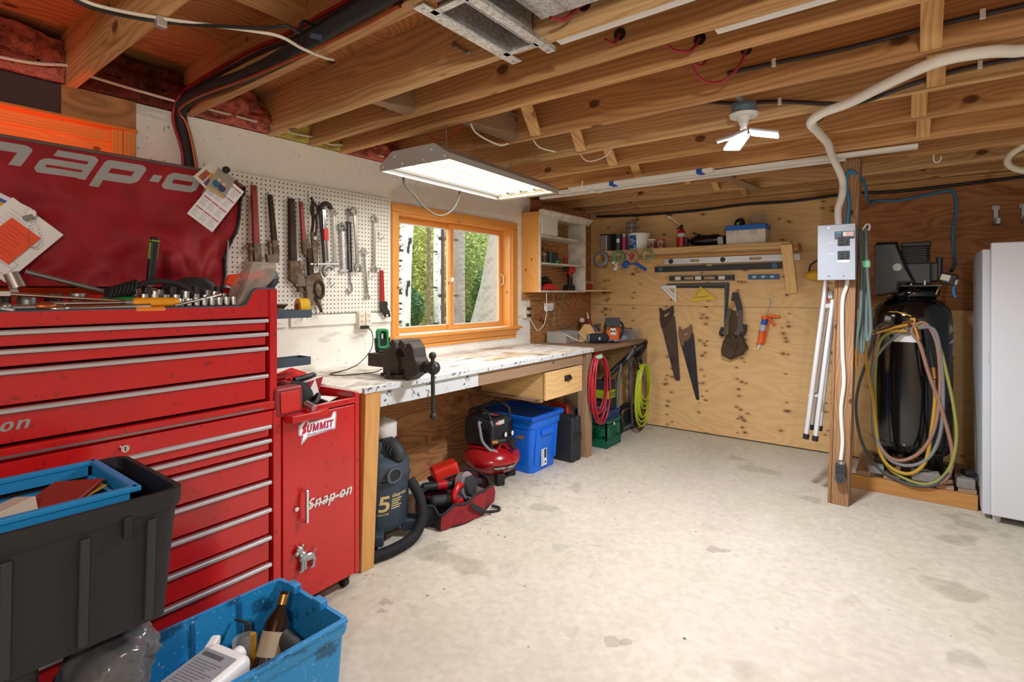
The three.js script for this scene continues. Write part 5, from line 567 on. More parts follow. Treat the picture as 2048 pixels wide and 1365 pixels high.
function tote(name, label, p, turn, W, Dp, H, m, o = {}) { // tapered plastic tote with a rolled rim, open at the top
  const t = thing(name, label, o.cat ?? 'tote', p, turn), k = o.taper ?? 0.86, rd = o.rd ?? 0.05;
  const rect = (w, d, r) => { const q = []; for (const [sx, sz, t0] of [[1, 1, 0], [-1, 1, 90], [-1, -1, 180], [1, -1, 270]]) for (let i = 0; i <= 5; i++) { const a = (t0 + i * 18) * D; q.push([sx * (w / 2 - r) + r * Math.cos(a), sz * (d / 2 - r) + r * Math.sin(a)]); } return q; };
  const skin = (rows) => { const g = new THREE.BufferGeometry(), P = [], I = [], n = 24; rows.forEach(([y, w, d, r], j) => { const q = rect(w, d, r); for (let i = 0; i <= n; i++) P.push(q[i % n][0], y, q[i % n][1]); if (j) for (let i = 0; i < n; i++) { const a = (j - 1) * (n + 1) + i, b = a + n + 1; I.push(a, b, a + 1, a + 1, b, b + 1); } }); g.setAttribute('position', new THREE.Float32BufferAttribute(P, 3)); g.setAttribute('uv', new THREE.Float32BufferAttribute(new Array(P.length / 3 * 2).fill(0), 2)); g.setIndex(I); const h = toCreasedNormals(g, 0.6); return h; };
  const w0 = W * k, d0 = Dp * (1 - (1 - k) * W / Dp), th = 0.006;
  part('shell', skin([[0.001, 0.002, 0.002, 0.0005], [0.001, w0, d0, rd * 0.8], [H * 0.86, W * 0.975, Dp * 0.985, rd], [H * 0.86, W, Dp, rd], [H * 0.9, W * 1.02, Dp * 1.015, rd], [H, W * 1.02, Dp * 1.015, rd], [H, W * 0.955, Dp * 0.97, rd * 0.9], [0.008, w0 - 2 * th, d0 - 2 * th, rd * 0.7], [0.008, 0.002, 0.002, 0.0005]]), m, t); return t;
}
{
  const t = tote('storage_tote', 'bright blue plastic storage tote with lid under bench', [0.33, 0, -3.42], 0, 0.52, 0.40, 0.40, mat('#0a6be0', 0.38), {});
  part('lid', [box(0.545, 0.016, 0.425, [0, 0.408, 0], undefined, 0.007), ...[[0, 0.208], [0, -0.208]].map(([x, z]) => box(0.55, 0.035, 0.022, [x, 0.422, z], undefined, 0.01)), ...[0.268, -0.268].map((x) => box(0.022, 0.035, 0.42, [x, 0.422, 0], undefined, 0.01))], mat('#0a5ac4', 0.4), t);
  each('end_rib', [box(0.012, 0.26, 0.03, [0.245, 0.2, 0.13], [0, 0, -0.08], 0.004), box(0.012, 0.26, 0.03, [0.245, 0.2, -0.13], [0, 0, -0.08], 0.004), box(0.016, 0.05, 0.16, [0.258, 0.30, 0], undefined, 0.006)], mat('#0a6be0', 0.38), t);
  decal('label', 0.075, 0.13, ctex(96, 160, (g) => { g.fillStyle = '#e6e8ea'; g.fillRect(0, 0, 96, 160); g.fillStyle = '#20242c'; g.fillRect(52, 8, 36, 84); g.fillStyle = '#333'; for (let i = 0; i < 10; i++) g.fillRect(8, 14 + i * 14, 36 - (i % 3) * 6, 4); g.fillRect(60, 120, 22, 22); }), t, [0.2405, 0.10, 0.02], [0, PI / 2, 0], {});
  const c = thing('tool_case', 'black blow moulded tool case standing beside blue tote', 'case', [0.60, 0, -3.735], 0); part('shell', [box(0.30, 0.36, 0.07, [-0.08, 0.181, 0.037], undefined, 0.02), box(0.30, 0.36, 0.07, [-0.08, 0.181, -0.037], undefined, 0.02)], mat('#22262a', 0.55), c); each('side_hub', [[0, 0.30], [0, 0.07]].map(([x, y]) => ring(0.02, 0.006, [0.072, y, 0.035], [0, PI / 2, 0])), M.charcoal, c); part('handle', box(0.01, 0.05, 0.12, [0.072, 0.2, 0], undefined, 0.004), M.black, c);
  const f = thing('fuel_jug_handle', 'red handled container behind black tool case', 'container', [0.40, 0, -3.86]); part('container', box(0.22, 0.34, 0.09, [0, 0.171, 0], undefined, 0.02), M.charcoal, f); part('handle', tube([[-0.06, 0.33, 0.0], [-0.05, 0.40, 0.0], [0.05, 0.41, 0.0], [0.09, 0.40, 0.0], [0.1, 0.33, 0.0]], 0.014), M.redplastic, f);
}
function crate(name, label, p, turn, W, Dp, H, m, th = 0.012) { // lattice-sided milk crate
  const t = thing(name, label, 'crate', p, turn); const wall = (w, z, ry, nm) => { const g = [box(w, H * 0.12, th, [0, H * 0.94, 0]), box(0.02, H, th, [w / 2 - 0.01, H / 2, 0]), box(0.02, H, th, [-w / 2 + 0.01, H / 2, 0])];
    for (let i = 0; i < 5; i++) g.push(box(w, H * 0.035, th * 1.3, [0, H * (0.03 + i * 0.06), 0]), box(w, H * 0.03, th * 0.7, [0, H * (0.06 + i * 0.06), 0])); g.push(box(w, H * 0.06, th, [0, H * 0.80, 0]), box(w * 0.25, H * 0.3, th * 0.9, [w * 0.36, H * 0.6, 0]), box(w * 0.25, H * 0.3, th * 0.9, [-w * 0.36, H * 0.6, 0]));
    for (let i = -3; i <= 3; i++) g.push(box(0.006, H * 0.62, th * 0.8, [i * w * 0.075, H * 0.56, 0], [0, 0, 0.75]), box(0.006, H * 0.62, th * 0.8, [i * w * 0.075, H * 0.56, 0], [0, 0, -0.75]));
    return part('side_wall', g.map((q) => { q.rotateY(ry); q.translate(...z); return q; }), m, t); };
  wall(W, [0, 0, Dp / 2 - th / 2], 0); wall(W, [0, 0, -Dp / 2 + th / 2], PI); wall(Dp, [W / 2 - th / 2, 0, 0], PI / 2); wall(Dp, [-W / 2 + th / 2, 0, 0], -PI / 2);
  const fl = []; for (let i = -4; i <= 4; i++) fl.push(box(W - 0.02, 0.006, 0.01, [0, 0.004, i * Dp / 10]), box(0.01, 0.006, Dp - 0.02, [i * W / 10, 0.004, 0])); part('floor_grid', fl, m, t); part('rim', [box(W + 0.01, 0.014, 0.02, [0, H - 0.006, Dp / 2 - 0.006], undefined, 0.004), box(W + 0.01, 0.014, 0.02, [0, H - 0.006, -Dp / 2 + 0.006], undefined, 0.004), box(0.02, 0.014, Dp, [W / 2 - 0.006, H - 0.006, 0], undefined, 0.004), box(0.02, 0.014, Dp, [-W / 2 + 0.006, H - 0.006, 0], undefined, 0.004)], m, t); return t;
}
{
  const a = crate('milk_crate', 'green plastic milk crate on floor beside bench leg', [0.545, 0, -4.315], 0, 0.32, 0.28, 0.235, mat('#0c6348', 0.5)); decal('stamp', 0.05, 0.03, ctex(64, 40, (g) => { g.fillStyle = '#d8e4dc'; g.fillRect(4, 4, 40, 14); g.fillRect(8, 24, 52, 12); }), a, [0.1665, 0.2, 0.0], [0, PI / 2, 0], {});
  crate('milk_crate', 'dark blue crate stacked on top of green crate', [0.545, 0.236, -4.315], 0, 0.31, 0.27, 0.075, mat('#123a66', 0.5));
  const mail = solo('printed_bag', 'blue and white printed packet lying in blue crate', 'packet', [box(0.2, 0.03, 0.16, [0, 0, 0], [0.15, 0.3, 0.2], 0.01)], mat('#9fb0c4', 0.4, 0, { map: ctex(64, 64, (g) => { g.fillStyle = '#2a4a78'; g.fillRect(0, 0, 64, 64); g.fillStyle = '#d5dde6'; g.fillRect(8, 10, 40, 20); g.fillRect(14, 40, 44, 8); }) }), { uv: true, pos: [0.53, 0.29, -4.32] });
}
function coil(pts, r, m, name, label, cat, o) { return solo(name, label, cat, tube(pts, r, pts.length * 5, false, 8), m, o); }
{ // red air hose coiled on the bench end
  const pts = []; for (let i = 0; i <= 6 * 24; i++) { const a = i / 24 * 2 * PI, k = Math.floor(i / 24), w = 0.135 + 0.016 * Math.sin(k * 2.1), h = 0.235 + 0.02 * Math.cos(k * 1.7); pts.push([0.71 + 0.008 * k + 0.01 * Math.sin(a * 1.3 + k), 0.60 - h * 0 + h * Math.cos(a) + 0.012 * Math.sin(k * 3) - (1 - Math.cos(a)) * 0.01 * k, -4.00 - w * Math.sin(a) + 0.012 * Math.cos(k * 2.6)]); }
  coil(pts, 0.0075, mat('#a81e2c', 0.4), 'air_hose', 'coiled red air hose hanging at end of workbench', 'hose'); solo('green_tape_tie', 'scrap of green tape around red hose', 'tape', box(0.06, 0.035, 0.05, [0.745, 0.828, -3.965], [0, 0.3, 0.4], 0.01), M.mint);
}
{ // pressure washer with its lime hose
  const w = thing('pressure_washer', 'black and lime pressure washer on grey tube frame', 'pressure washer', [0.58, 0, -4.80], 0);
  const Mt = mat('#6e747c', 0.4, 0.4);
  part('tube_frame', [tube([[0.0, 0.03, 0.16], [0.0, 0.45, 0.15], [0.02, 0.68, 0.12]], 0.016), tube([[0.02, 0.03, -0.14], [0.0, 0.45, -0.13], [0.02, 0.68, -0.10]], 0.016), rod([0.02, 0.05, 0.16], [0.02, 0.05, -0.14], 0.014)], Mt, w);
  part('motor_body', [box(0.2, 0.22, 0.2, [-0.13, 0.3, 0.18], undefined, 0.03), box(0.16, 0.13, 0.18, [-0.12, 0.46, 0.18], undefined, 0.03)], M.charcoal, w); part('lime_panel', [box(0.215, 0.08, 0.23, [-0.125, 0.40, 0.2], undefined, 0.015)], mat('#98b81c', 0.45), w); decal('panel_lettering', 0.1, 0.03, ctex(96, 28, (g) => { g.fillStyle = '#20241c'; g.fillRect(0, 0, 96, 28); g.fillStyle = '#a9c21e'; for (let i = 0; i < 4; i++) g.fillRect(10 + i * 20, 6, 12, 16); }), w, [-0.016, 0.405, 0.2], [0, PI / 2, 0]);
  for (const z of [0.2, -0.17]) { const wh = part('wheel', [ring(0.105, 0.022, [-0.03, 0.128, z], [0, 0, 0], 28, 10), cyl(0.06, 0.06, 0.02, [-0.03, 0.128, z], [PI / 2, 0, 0])], M.rubber, w); }
  part('handle_head', [bar([-0.12, 0.52, 0.22], [0.10, 0.80, -0.02], 0.05, 0.05, 0.015), tube([[0.1, 0.80, -0.02], [0.16, 0.86, -0.08], [0.14, 0.87, -0.18], [0.10, 0.80, -0.2], [0.06, 0.72, -0.14]], 0.024), bar([0.02, 0.66, 0.12], [0.1, 0.83, -0.02], 0.035, 0.03, 0.01)], M.black, w); part('grip_bar', rod([0.10, 0.84, -0.03], [0.06, 0.72, 0.08], 0.018), Mt, w);
  const gun = thing('spray_gun', 'black pressure washer spray gun with gold trim', 'spray gun', [0.70, 0.60, -4.86], 0.2); part('gun_body', [tube([[-0.02, 0.12, 0.09], [0.0, 0.07, 0.1], [0.02, 0.02, 0.05], [0.02, 0.01, -0.04], [0.01, 0.06, -0.09], [0.0, 0.12, -0.07], [-0.01, 0.14, 0.0]], 0.014, 60), box(0.04, 0.05, 0.16, [0, 0.135, 0.0], [0.2, 0, 0], 0.012)], M.black, gun); part('fitting', [rod([0.0, 0.09, 0.01], [0.01, 0.05, 0.0], 0.016), ball(0.02, [0.005, 0.055, 0.0])], M.brass, gun);
  const pts = []; for (let i = 0; i <= 7 * 24; i++) { const a = i / 24 * 2 * PI, k = Math.floor(i / 24), h = 0.30 - 0.022 * k + (k === 3 ? 0.02 : 0), ww = 0.155 - 0.008 * k; pts.push([0.735 + 0.006 * k + 0.006 * Math.sin(a + k), 0.67 - h + h * Math.cos(a) * 1.0, -4.86 - ww * Math.sin(a) * (0.75 + 0.35 * (1 - Math.cos(a)) / 2)]); }
  coil(pts, 0.0085, mat('#a6b51c', 0.4), 'pressure_hose', 'coiled lime yellow hose hanging on pressure washer', 'hose');
  solo('power_cord', 'black cord coiled low behind lime hose', 'cord', tube(Array.from({ length: 40 }, (_, i) => { const a = i / 13 * 2 * PI; return [0.715, 0.20 + 0.17 * Math.cos(a), -4.86 - 0.11 * Math.sin(a)]; }), 0.007, 160, false, 6), M.black);
}

// ---------- post, breaker panel, compressor, refrigerator ----------
{
  const p = thing('support_post', 'rough wooden support post standing before back wall', 'post'); const lean = 0.06 / 2.1;
  const plank = (x0, x1, z0, z1, m) => { const g = span([x0, 0, z0], [x1, JB - 0.001, z1], 0.003), a = g.attributes.position; for (let i = 0; i < a.count; i++) a.setX(i, a.getX(i) + a.getY(i) * lean); return part('plank', g, m, p, { ax: 'y' }); };
  plank(2.412, 2.508, -3.985, -4.023, wood(T_old, 0.8, '#fff0dc')); plank(2.392, 2.410, -3.99, -4.16, wood(T_old, 0.8, '#f4dcc0')); plank(2.412, 2.508, -4.025, -4.16, M_old);
  const b = thing('electrical_box', 'grey metal breaker panel mounted on support post', 'breaker panel', [2.452, 1.622, -3.925]);
  part('cover', box(0.205, 0.35, 0.085, [0, 0, 0], undefined, 0.003), mat('#9aa0a8', 0.45, 0.3), b);
  for (const y of [0.065, -0.02]) { const k = part('breaker', box(0.062, 0.052, 0.012, [0.04, y, 0.046], undefined, 0.002), M.black, b); each('toggle', [box(0.018, 0.012, 0.01, [0.028, y + 0.012, 0.056]), box(0.018, 0.012, 0.01, [0.028, y - 0.012, 0.056]), box(0.012, 0.03, 0.008, [0.056, y, 0.055])], M.charcoal, k); }
  decal('label', 0.105, 0.048, ctex(160, 72, (g) => { g.fillStyle = '#1d2630'; g.fillRect(0, 0, 160, 72); g.fillStyle = '#e8e6e6'; g.fillRect(66, 6, 88, 40); g.fillStyle = '#e9b9b2'; g.fillRect(92, 10, 60, 30); g.fillStyle = '#58b0c8'; g.fillRect(6, 6, 50, 12); g.fillStyle = '#8e98a4'; for (let i = 0; i < 4; i++) g.fillRect(6, 24 + i * 11, 50, 5); g.fillRect(66, 52, 88, 5); }), b, [0.045, 0.105, 0.0432]);
  part('label_strip', [box(0.065, 0.014, 0.001, [0.04, -0.058, 0.0433])], M.white, b); decal('stamp', 0.05, 0.1, ctex(60, 120, (g) => { g.fillStyle = '#dfe3e8'; g.fillRect(4, 14, 46, 6); g.fillRect(4, 96, 46, 6); }), b, [-0.02, 0.025, 0.0432], [0, 0, 0], { cut: 1 });
  each('screw', [[-0.04, 0.155], [0.04, 0.158], [-0.04, -0.15], [0.04, -0.15]].map(([x, y]) => cyl(0.007, 0.005, 0.004, [x, y, 0.044], [PI / 2, 0, 0], 12)), M.chrome, b);
  const o = thing('range_outlet', 'black round power outlet low on support post', 'outlet', [2.47, 0.215, -3.982]); part('box', box(0.055, 0.085, 0.045, [0, 0.02, 0.024], undefined, 0.004), M.charcoal, o); part('receptacle', cyl(0.031, 0.031, 0.03, [0, -0.028, 0.035], [PI / 2, 0, 0], 24), mat('#3a3d42', 0.5), o); each('slot', [box(0.004, 0.014, 0.002, [-0.011, -0.026, 0.051], [0, 0, 0.3]), box(0.004, 0.014, 0.002, [0.011, -0.026, 0.051], [0, 0, -0.3]), box(0.01, 0.006, 0.002, [0, -0.042, 0.051])], M.black, o); part('collar', cyl(0.022, 0.018, 0.02, [0, 0.07, 0.022]), M.steel, o);
  const ce = solo('white_cable', 'white power cable stapled down post to round outlet', 'cable', tube([[2.505, 1.45, -3.97], [2.498, 1.40, -3.972], [2.478, 1.30, -3.972], [2.478, 1.0, -3.972], [2.486, 0.80, -3.972], [2.47, 0.62, -3.972], [2.478, 0.42, -3.972], [2.47, 0.3, -3.96]], 0.0115, 80), mat('#e4e0d8', 0.55));
  const th = thing('thick_white_cable', 'thick white cable snaking from ceiling joists to breaker panel', 'cable'); part('cable', tube([[3.232,2.21,-2.507], [3.149,2.21,-2.54], [3.048,2.205,-2.464], [2.919,2.2,-2.441], [2.786,2.195,-2.538], [2.623,2.195,-2.72], [2.511,2.19,-2.786], [2.457,2.17,-2.845], [2.454,2.19,-3.124], [2.462,2.195,-3.406], [2.447,2.195,-3.72], [2.476, 2.10, -3.95], [2.478, 2.0, -3.968], [2.455, 1.90, -3.965], [2.46, 1.79, -3.95]], 0.021, 160, false, 12), mat('#e4e0d8', 0.55), th);
  part('cable_tie', [ring(0.024, 0.003, [[2.492,2.19,-2.814][0], 2.185, [2.492,2.19,-2.814][2]], [0.5, 0.6, 0])], M.black, th);
  // folded aluminium legs hanging beside the post
  const lg = thing('folded_tripod', 'folded white aluminium stand legs hanging left of post', 'stand'); const pr = [[[2.375,1.454,-4.1], [2.263,0.415,-4.05]], [[2.412,1.32,-4.1], [2.321,0.417,-4.02]], [[2.384,1.319,-4.2], [2.279,0.448,-4.2]], [[2.407,1.251,-4.2], [2.327,0.449,-4.2]]];
  pr.forEach(([a, e], i) => { const d = V(e).sub(V(a)).normalize(), q = V(e).addScaledVector(d, 0.035).toArray(), leg = part('leg', rod(a, e, i < 2 ? 0.0155 : 0.011, 14), mat('#d6d8da', 0.35, 0.35), lg); part('rubber_tip', rod(e, q, i < 2 ? 0.019 : 0.015, 12), M.black, leg); });
  part('hinge', [box(0.075, 0.03, 0.03, [2.386,1.28,-4.1], [0, 0, 0.1], 0.006), box(0.03, 0.05, 0.03, [2.398,1.353,-4.1], undefined, 0.006), box(0.07, 0.014, 0.1, [2.304,0.672,-4.12], undefined, 0.003)], M.lightgrey, lg); part('red_marker', box(0.012, 0.1, 0.02, [2.381,1.353,-4.12], undefined, 0.003), M.redplastic, lg);
  // blue air line
  solo('blue_air_line', 'blue air line from breaker panel over post to compressor', 'hose', tube([[2.505, 1.80, -3.972], [2.512, 1.95, -3.975], [2.498, 2.06, -3.975], [2.512, 2.14, -3.975], [2.55, 2.12, -3.99], [2.58, 2.09, -4.2], [2.56, 2.05, -4.9], [2.573, 2.106, -5.15], [2.752, 2.095, -5.17], [2.906, 2.117, -5.17], [3.025, 2.134, -5.17], [3.077, 2.117, -5.17], [3.094, 1.985, -5.17], [3.072, 1.837, -5.17], [3.077, 1.687, -5.17], [3.08, 1.58, -5.10], [3.05, 1.52, -4.85]], 0.0105, 220), mat('#2a7aa6', 0.45));
  // grey cord folded and hung on the post
  const gc = thing('extension_cord', 'folded grey heavy cord with brass plug hung on post', 'cord'); part('cord', [tube([[2.565, 1.76, -4.06], [2.575, 1.5, -4.03], [2.57, 1.25, -4.03], [2.548, 1.06, -4.03], [2.545, 0.99, -4.03]], 0.011, 60), tube([[2.578, 1.775, -4.06], [2.59, 1.5, -4.05], [2.575, 1.2, -4.06], [2.572, 1.0, -4.06], [2.575, 0.98, -4.06], [2.585, 1.05, -4.07], [2.58, 1.3, -4.08], [2.59, 1.76, -4.07]], 0.011, 100), tube([[2.595, 1.775, -4.05], [2.605, 1.5, -4.04], [2.62, 1.25, -4.05], [2.622, 1.12, -4.05], [2.605, 1.06, -4.05], [2.60, 1.15, -4.06], [2.60, 1.4, -4.07]], 0.011, 90)], mat('#5f6f6c', 0.55), gc); part('plug', [cyl(0.014, 0.018, 0.07, [2.544, 0.965, -4.03]), cyl(0.013, 0.013, 0.035, [2.544, 0.912, -4.03])], M.brass, gc); part('tape_band', [box(0.062, 0.05, 0.05, [2.592, 1.55, -4.05], undefined, 0.012)], M.mint, gc); part('hook', tube([[2.57, 1.75, -4.06], [2.6, 1.8, -4.04], [2.62, 1.79, -4.02], [2.615, 1.76, -4.01]], 0.005), M.white, gc);
}
{
  const p = thing('pallet', 'low wooden skid made of two by fours under compressor', 'pallet'); 
  part('front_runner', span([2.492, 0.0, -4.40], [3.16, 0.095, -4.438], 0.003), wood(T_birch, 0.8, '#cbb394'), p, { ax: 'x' }); part('rear_runner', span([2.492, 0.0, -5.0], [3.16, 0.095, -5.038], 0.003), M_old, p, { ax: 'x' });
  for (const x of [2.56, 2.72, 2.88, 3.0, 3.11]) part('deck_board', span([x - 0.045, 0.0955, -4.41], [x + 0.045, 0.125, -5.03], 0.003), M_old, p, { ax: 'z' });
  const c = thing('upright_compressor', 'large black upright air compressor tank on wooden skid', 'air compressor', [2.815, 0.125, -4.74]); const Mk = mat('#090b0d', 0.14, 0, { clearcoat: 0.6, clearcoatRoughness: 0.08 });
  part('tank', lathe([[0.001, 0.07], [0.1, 0.075], [0.18, 0.10], [0.225, 0.14], [0.24, 0.2], [0.24, 1.05], [0.228, 1.12], [0.19, 1.18], [0.1, 1.225], [0.001, 1.235]], [0, 0, 0], undefined, 56), Mk, c); part('weld_seam', ring(0.2405, 0.004, [0, 0.2, 0], [PI / 2, 0, 0], 48, 6), Mk, c);
  for (let i = 0; i < 4; i++) { const a = i * PI / 2 + PI / 4; part('foot', [box(0.04, 0.16, 0.08, [0.2 * Math.cos(a), 0.08, 0.2 * Math.sin(a)], [0, -a, 0], 0.004), box(0.09, 0.008, 0.09, [0.235 * Math.cos(a), 0.004, 0.235 * Math.sin(a)], [0, -a, 0])], M.blackgloss, c); }
  part('motor_plate', [lathe([[0.001, 1.20], [0.13, 1.2], [0.15, 1.225], [0.15, 1.285], [0.001, 1.285]], [0.02, 0, 0]), box(0.36, 0.012, 0.3, [0.0, 1.29, 0], undefined, 0.003)], Mk, c);
  const bg = part('belt_guard', [ext([[-0.20, 1.22], [-0.20, 1.585], [-0.185, 1.60], [-0.065, 1.60], [-0.055, 1.56], [-0.01, 1.42], [0.035, 1.31], [-0.05, 1.305], [-0.06, 1.24], [-0.18, 1.215]], 0.10, [0, 0.0, 0.13], undefined, 0.02)], mat('#0d0f12', 0.35), c); part('badge', cyl(0.026, 0.026, 0.003, [-0.068, 1.42, 0.1815], [PI / 2, 0, 0], 24), M.lightgrey, bg);
  part('pump_cylinder', [box(0.17, 0.032, 0.17, [0.035, 1.58, 0.03], undefined, 0.008), ...Array.from({ length: 7 }, (_, i) => box(0.165 - 0.006 * (i % 2), 0.008, 0.17, [0.035, 1.555 - i * 0.017, 0.03], undefined, 0.002)), box(0.13, 0.13, 0.13, [0.03, 1.5, 0.03])], mat('#1b1e22', 0.5), c);
  part('crankcase', [box(0.15, 0.15, 0.2, [0.045, 1.375, 0.03], undefined, 0.012), box(0.06, 0.13, 0.1, [0.13, 1.385, 0.03], undefined, 0.01), cyl(0.018, 0.018, 0.13, [0.165, 1.42, 0.06])], mat('#23272d', 0.45), c); each('bolt', [[-0.09, 1.31], [0.01, 1.30], [0.085, 1.32]].map(([x, y]) => cyl(0.007, 0.007, 0.03, [x, y - 0.01, 0.14])), M.steel, c);
  const ps = part('pressure_switch', [box(0.085, 0.075, 0.06, [0.215, 1.335, 0.06], [0, 0, -0.3], 0.008)], M.black, c); part('switch_label', [box(0.05, 0.04, 0.002, [0.195, 1.345, 0.0915], [0, 0, -0.3])], M.cream, ps); part('switch_cap', [box(0.035, 0.045, 0.05, [0.245, 1.315, 0.065], [0, 0, -0.3], 0.012)], M.lightgrey, ps); part('blue_lead', tube([[0.245, 1.30, 0.07], [0.238, 1.25, 0.08], [0.25, 1.21, 0.08]], 0.009), M.cyan, ps); part('relief_valve', rod([0.165, 1.29, 0.08], [0.145, 1.23, 0.09], 0.006), M.brass, ps);
  const vl = part('outlet_valve', [box(0.035, 0.05, 0.04, [0.02, 1.05, 0.255], undefined, 0.006), rod([0.02, 1.05, 0.27], [-0.035, 1.035, 0.3], 0.011), rod([0.02, 1.03, 0.265], [0.04, 0.94, 0.275], 0.011)], M.brass, c); part('lever', [rod([0.01, 1.085, 0.28], [-0.06, 1.11, 0.29], 0.004), box(0.05, 0.005, 0.012, [-0.085, 1.112, 0.292])], M.yellow, vl);
  decal('spec_label', 0.135, 0.10, ctex(160, 120, (g) => { g.fillStyle = '#c9ccce'; g.fillRect(0, 0, 160, 120); g.fillStyle = '#9ea3a7'; g.fillRect(6, 10, 148, 48); g.fillStyle = '#f0f0f0'; g.fillRect(4, 66, 152, 50); g.strokeStyle = '#8a9096'; for (let i = 0; i < 5; i++) { g.beginPath(); g.moveTo(6, 74 + i * 9); g.lineTo(152, 74 + i * 9); g.stroke(); } }), c, [-0.02, 0.955, 0.2425], [0, 0, 0], {});
  const sg = ctex(128, 256, (g) => { g.fillStyle = '#6a6b52'; g.fillRect(0, 0, 128, 90); g.fillStyle = '#e8e8e0'; g.font = 'bold 44px sans-serif'; g.font = 'bold 58px sans-serif'; g.fillText('SA', 12, 68); g.fillStyle = '#c8ccd0'; g.beginPath(); g.moveTo(0, 150); g.lineTo(80, 100); g.lineTo(128, 130); g.lineTo(128, 150); g.fill(); for (let i = 0; i < 8; i++) g.fillRect(40, 160 + i * 11, 80, 6); }); { const g = new THREE.CylinderGeometry(0.2412, 0.2412, 0.24, 12, 1, true, 1.05, 0.75); part('side_print', place(g, [0, 0.92, 0]), mat('#ffffff', 0.4, 0, { map: sg, transparent: true, alphaTest: 0.5, side: THREE.DoubleSide }), c, { uv: true }); }
  // three air hoses looped over the outlet valve
  const hz = -4.44; const H = (name, label, pts, m, r = 0.0115) => solo(name, label, 'hose', tube(pts.map(([x, y, z]) => [x, y, z]), r, pts.length * 9), m);
  const L = (a) => a; // loops drawn in front of the tank
  H('orange_air_hose', 'faded orange air hose looped on compressor valve', [[2.79, 1.13, -4.46], [2.668,1.129,-4.44], [2.62,0.903,-4.43], [2.609,0.626,-4.43], [2.62,0.42,-4.43], [2.678,0.282,-4.4], [2.766,0.241,-4.4], [2.872,0.317,-4.4], [2.944,0.477,-4.4], [2.975,0.739,-4.41], [2.965,0.996,-4.42], [2.93,1.124,-4.43], [2.886,1.171,-4.44], [2.84, 1.14, -4.45], [2.83, 1.10, -4.44], [2.872,1.025,-4.4], [2.919,0.832,-4.4], [2.975,0.643,-4.4], [3.012,0.487,-4.4], [3.037,0.332,-4.4], [3.019,0.203,-4.39], [2.974,0.137,-4.385]], mat('#96705c', 0.55));
  H('yellow_air_hose', 'yellow air hose looped on compressor valve', [[2.80, 1.11, -4.45], [2.584,1.092,-4.42], [2.573,0.971,-4.41], [2.593,0.765,-4.41], [2.616,0.63,-4.41], [2.633,0.426,-4.41], [2.661,0.259,-4.41], [2.725,0.179,-4.4], [2.82,0.168,-4.39], [2.898,0.257,-4.4], [2.929,0.44,-4.41], [2.95,0.669,-4.42], [2.94,0.798,-4.42]], mat('#b8902c', 0.5));
  H('yellow_air_hose', 'yellow green striped air hose, outermost right loop on compressor', [[2.785, 1.12, -4.45], [2.66,1.044,-4.43], [2.626,0.766,-4.43], [2.643,0.354,-4.43], [2.7,0.179,-4.42], [2.846,0.114,-4.39], [2.949,0.141,-4.385], [3.024,0.252,-4.39], [3.056,0.431,-4.4], [3.045,0.618,-4.41], [3.01,0.838,-4.42], [2.97,1.028,-4.43], [2.914,1.149,-4.44], [2.85, 1.13, -4.45]], mat('#8e9048', 0.55), 0.010);
  H('grey_air_hose', 'dark grey air hose hanging in widest loop on compressor', [[2.79, 1.12, -4.46], [2.655,1.147,-4.42], [2.584,0.902,-4.42], [2.534,0.723,-4.42], [2.517,0.546,-4.42], [2.546,0.34,-4.42], [2.627,0.184,-4.41], [2.739,0.118,-4.39], [2.846,0.097,-4.38], [2.949,0.126,-4.38], [3.019,0.22,-4.385]], mat('#45484d', 0.5), 0.0095);
  H('grey_air_hose', 'light grey air hose in inner loop on compressor', [[2.85, 1.13, -4.45], [2.945,1.125,-4.42], [2.98,0.932,-4.42], [2.99,0.676,-4.41], [2.975,0.447,-4.41], [2.919,0.293,-4.4], [2.82,0.218,-4.4], [2.711,0.237,-4.4], [2.641,0.359,-4.41], [2.61,0.593,-4.42], [2.626,0.904,-4.43], [2.79, 1.13, -4.46]], mat('#77797c', 0.5));
  const f = thing('hose_fittings', 'brass hose couplings hanging at compressor valve', 'fitting'); part('coupling', [rod([2.612,1.083,-4.42], [2.738,1.133,-4.43], 0.012), rod([2.738,1.133,-4.43], [2.806,1.152,-4.44], 0.015)], M.brass, f); part('coupling', rod([2.94,0.88,-4.42], [2.947,0.806,-4.42], 0.013), M.brass, f); part('coupling', rod([2.846,1.137,-4.43], [2.867,1.056,-4.42], 0.014), M.brass, f); part('rubber_boot', [rod([2.867,1.056,-4.42], [2.893,0.976,-4.41], 0.014), rod([2.924,0.977,-4.42], [2.94,0.88,-4.42], 0.014)], M.black, f);
  for (const [x, y, w, h, l] of [[2.63, 0.125, 0.09, 0.05, 'left'], [2.90, 0.125, 0.15, 0.06, 'middle'], [3.10, 0.125, 0.09, 0.06, 'right']]) { const k = thing('stone_block', `grey concrete paver chunk on skid, ${l} of three`, 'block', [x, y, -4.45], 0.1); part('block', box(w, h, 0.09, [0, h / 2, 0], [0, 0, 0], 0.006), mat('#8b8a88', 0.9, 0, { map: T_dirty }), k); }
  solo('electric_plug', 'black plug end lying at right end of skid', 'plug', [box(0.06, 0.04, 0.08, [3.12, 0.206, -4.5], [0, 0.4, 0], 0.012), rod([3.14, 0.2, -4.53], [3.18, 0.17, -4.6], 0.007)], M.black);
}
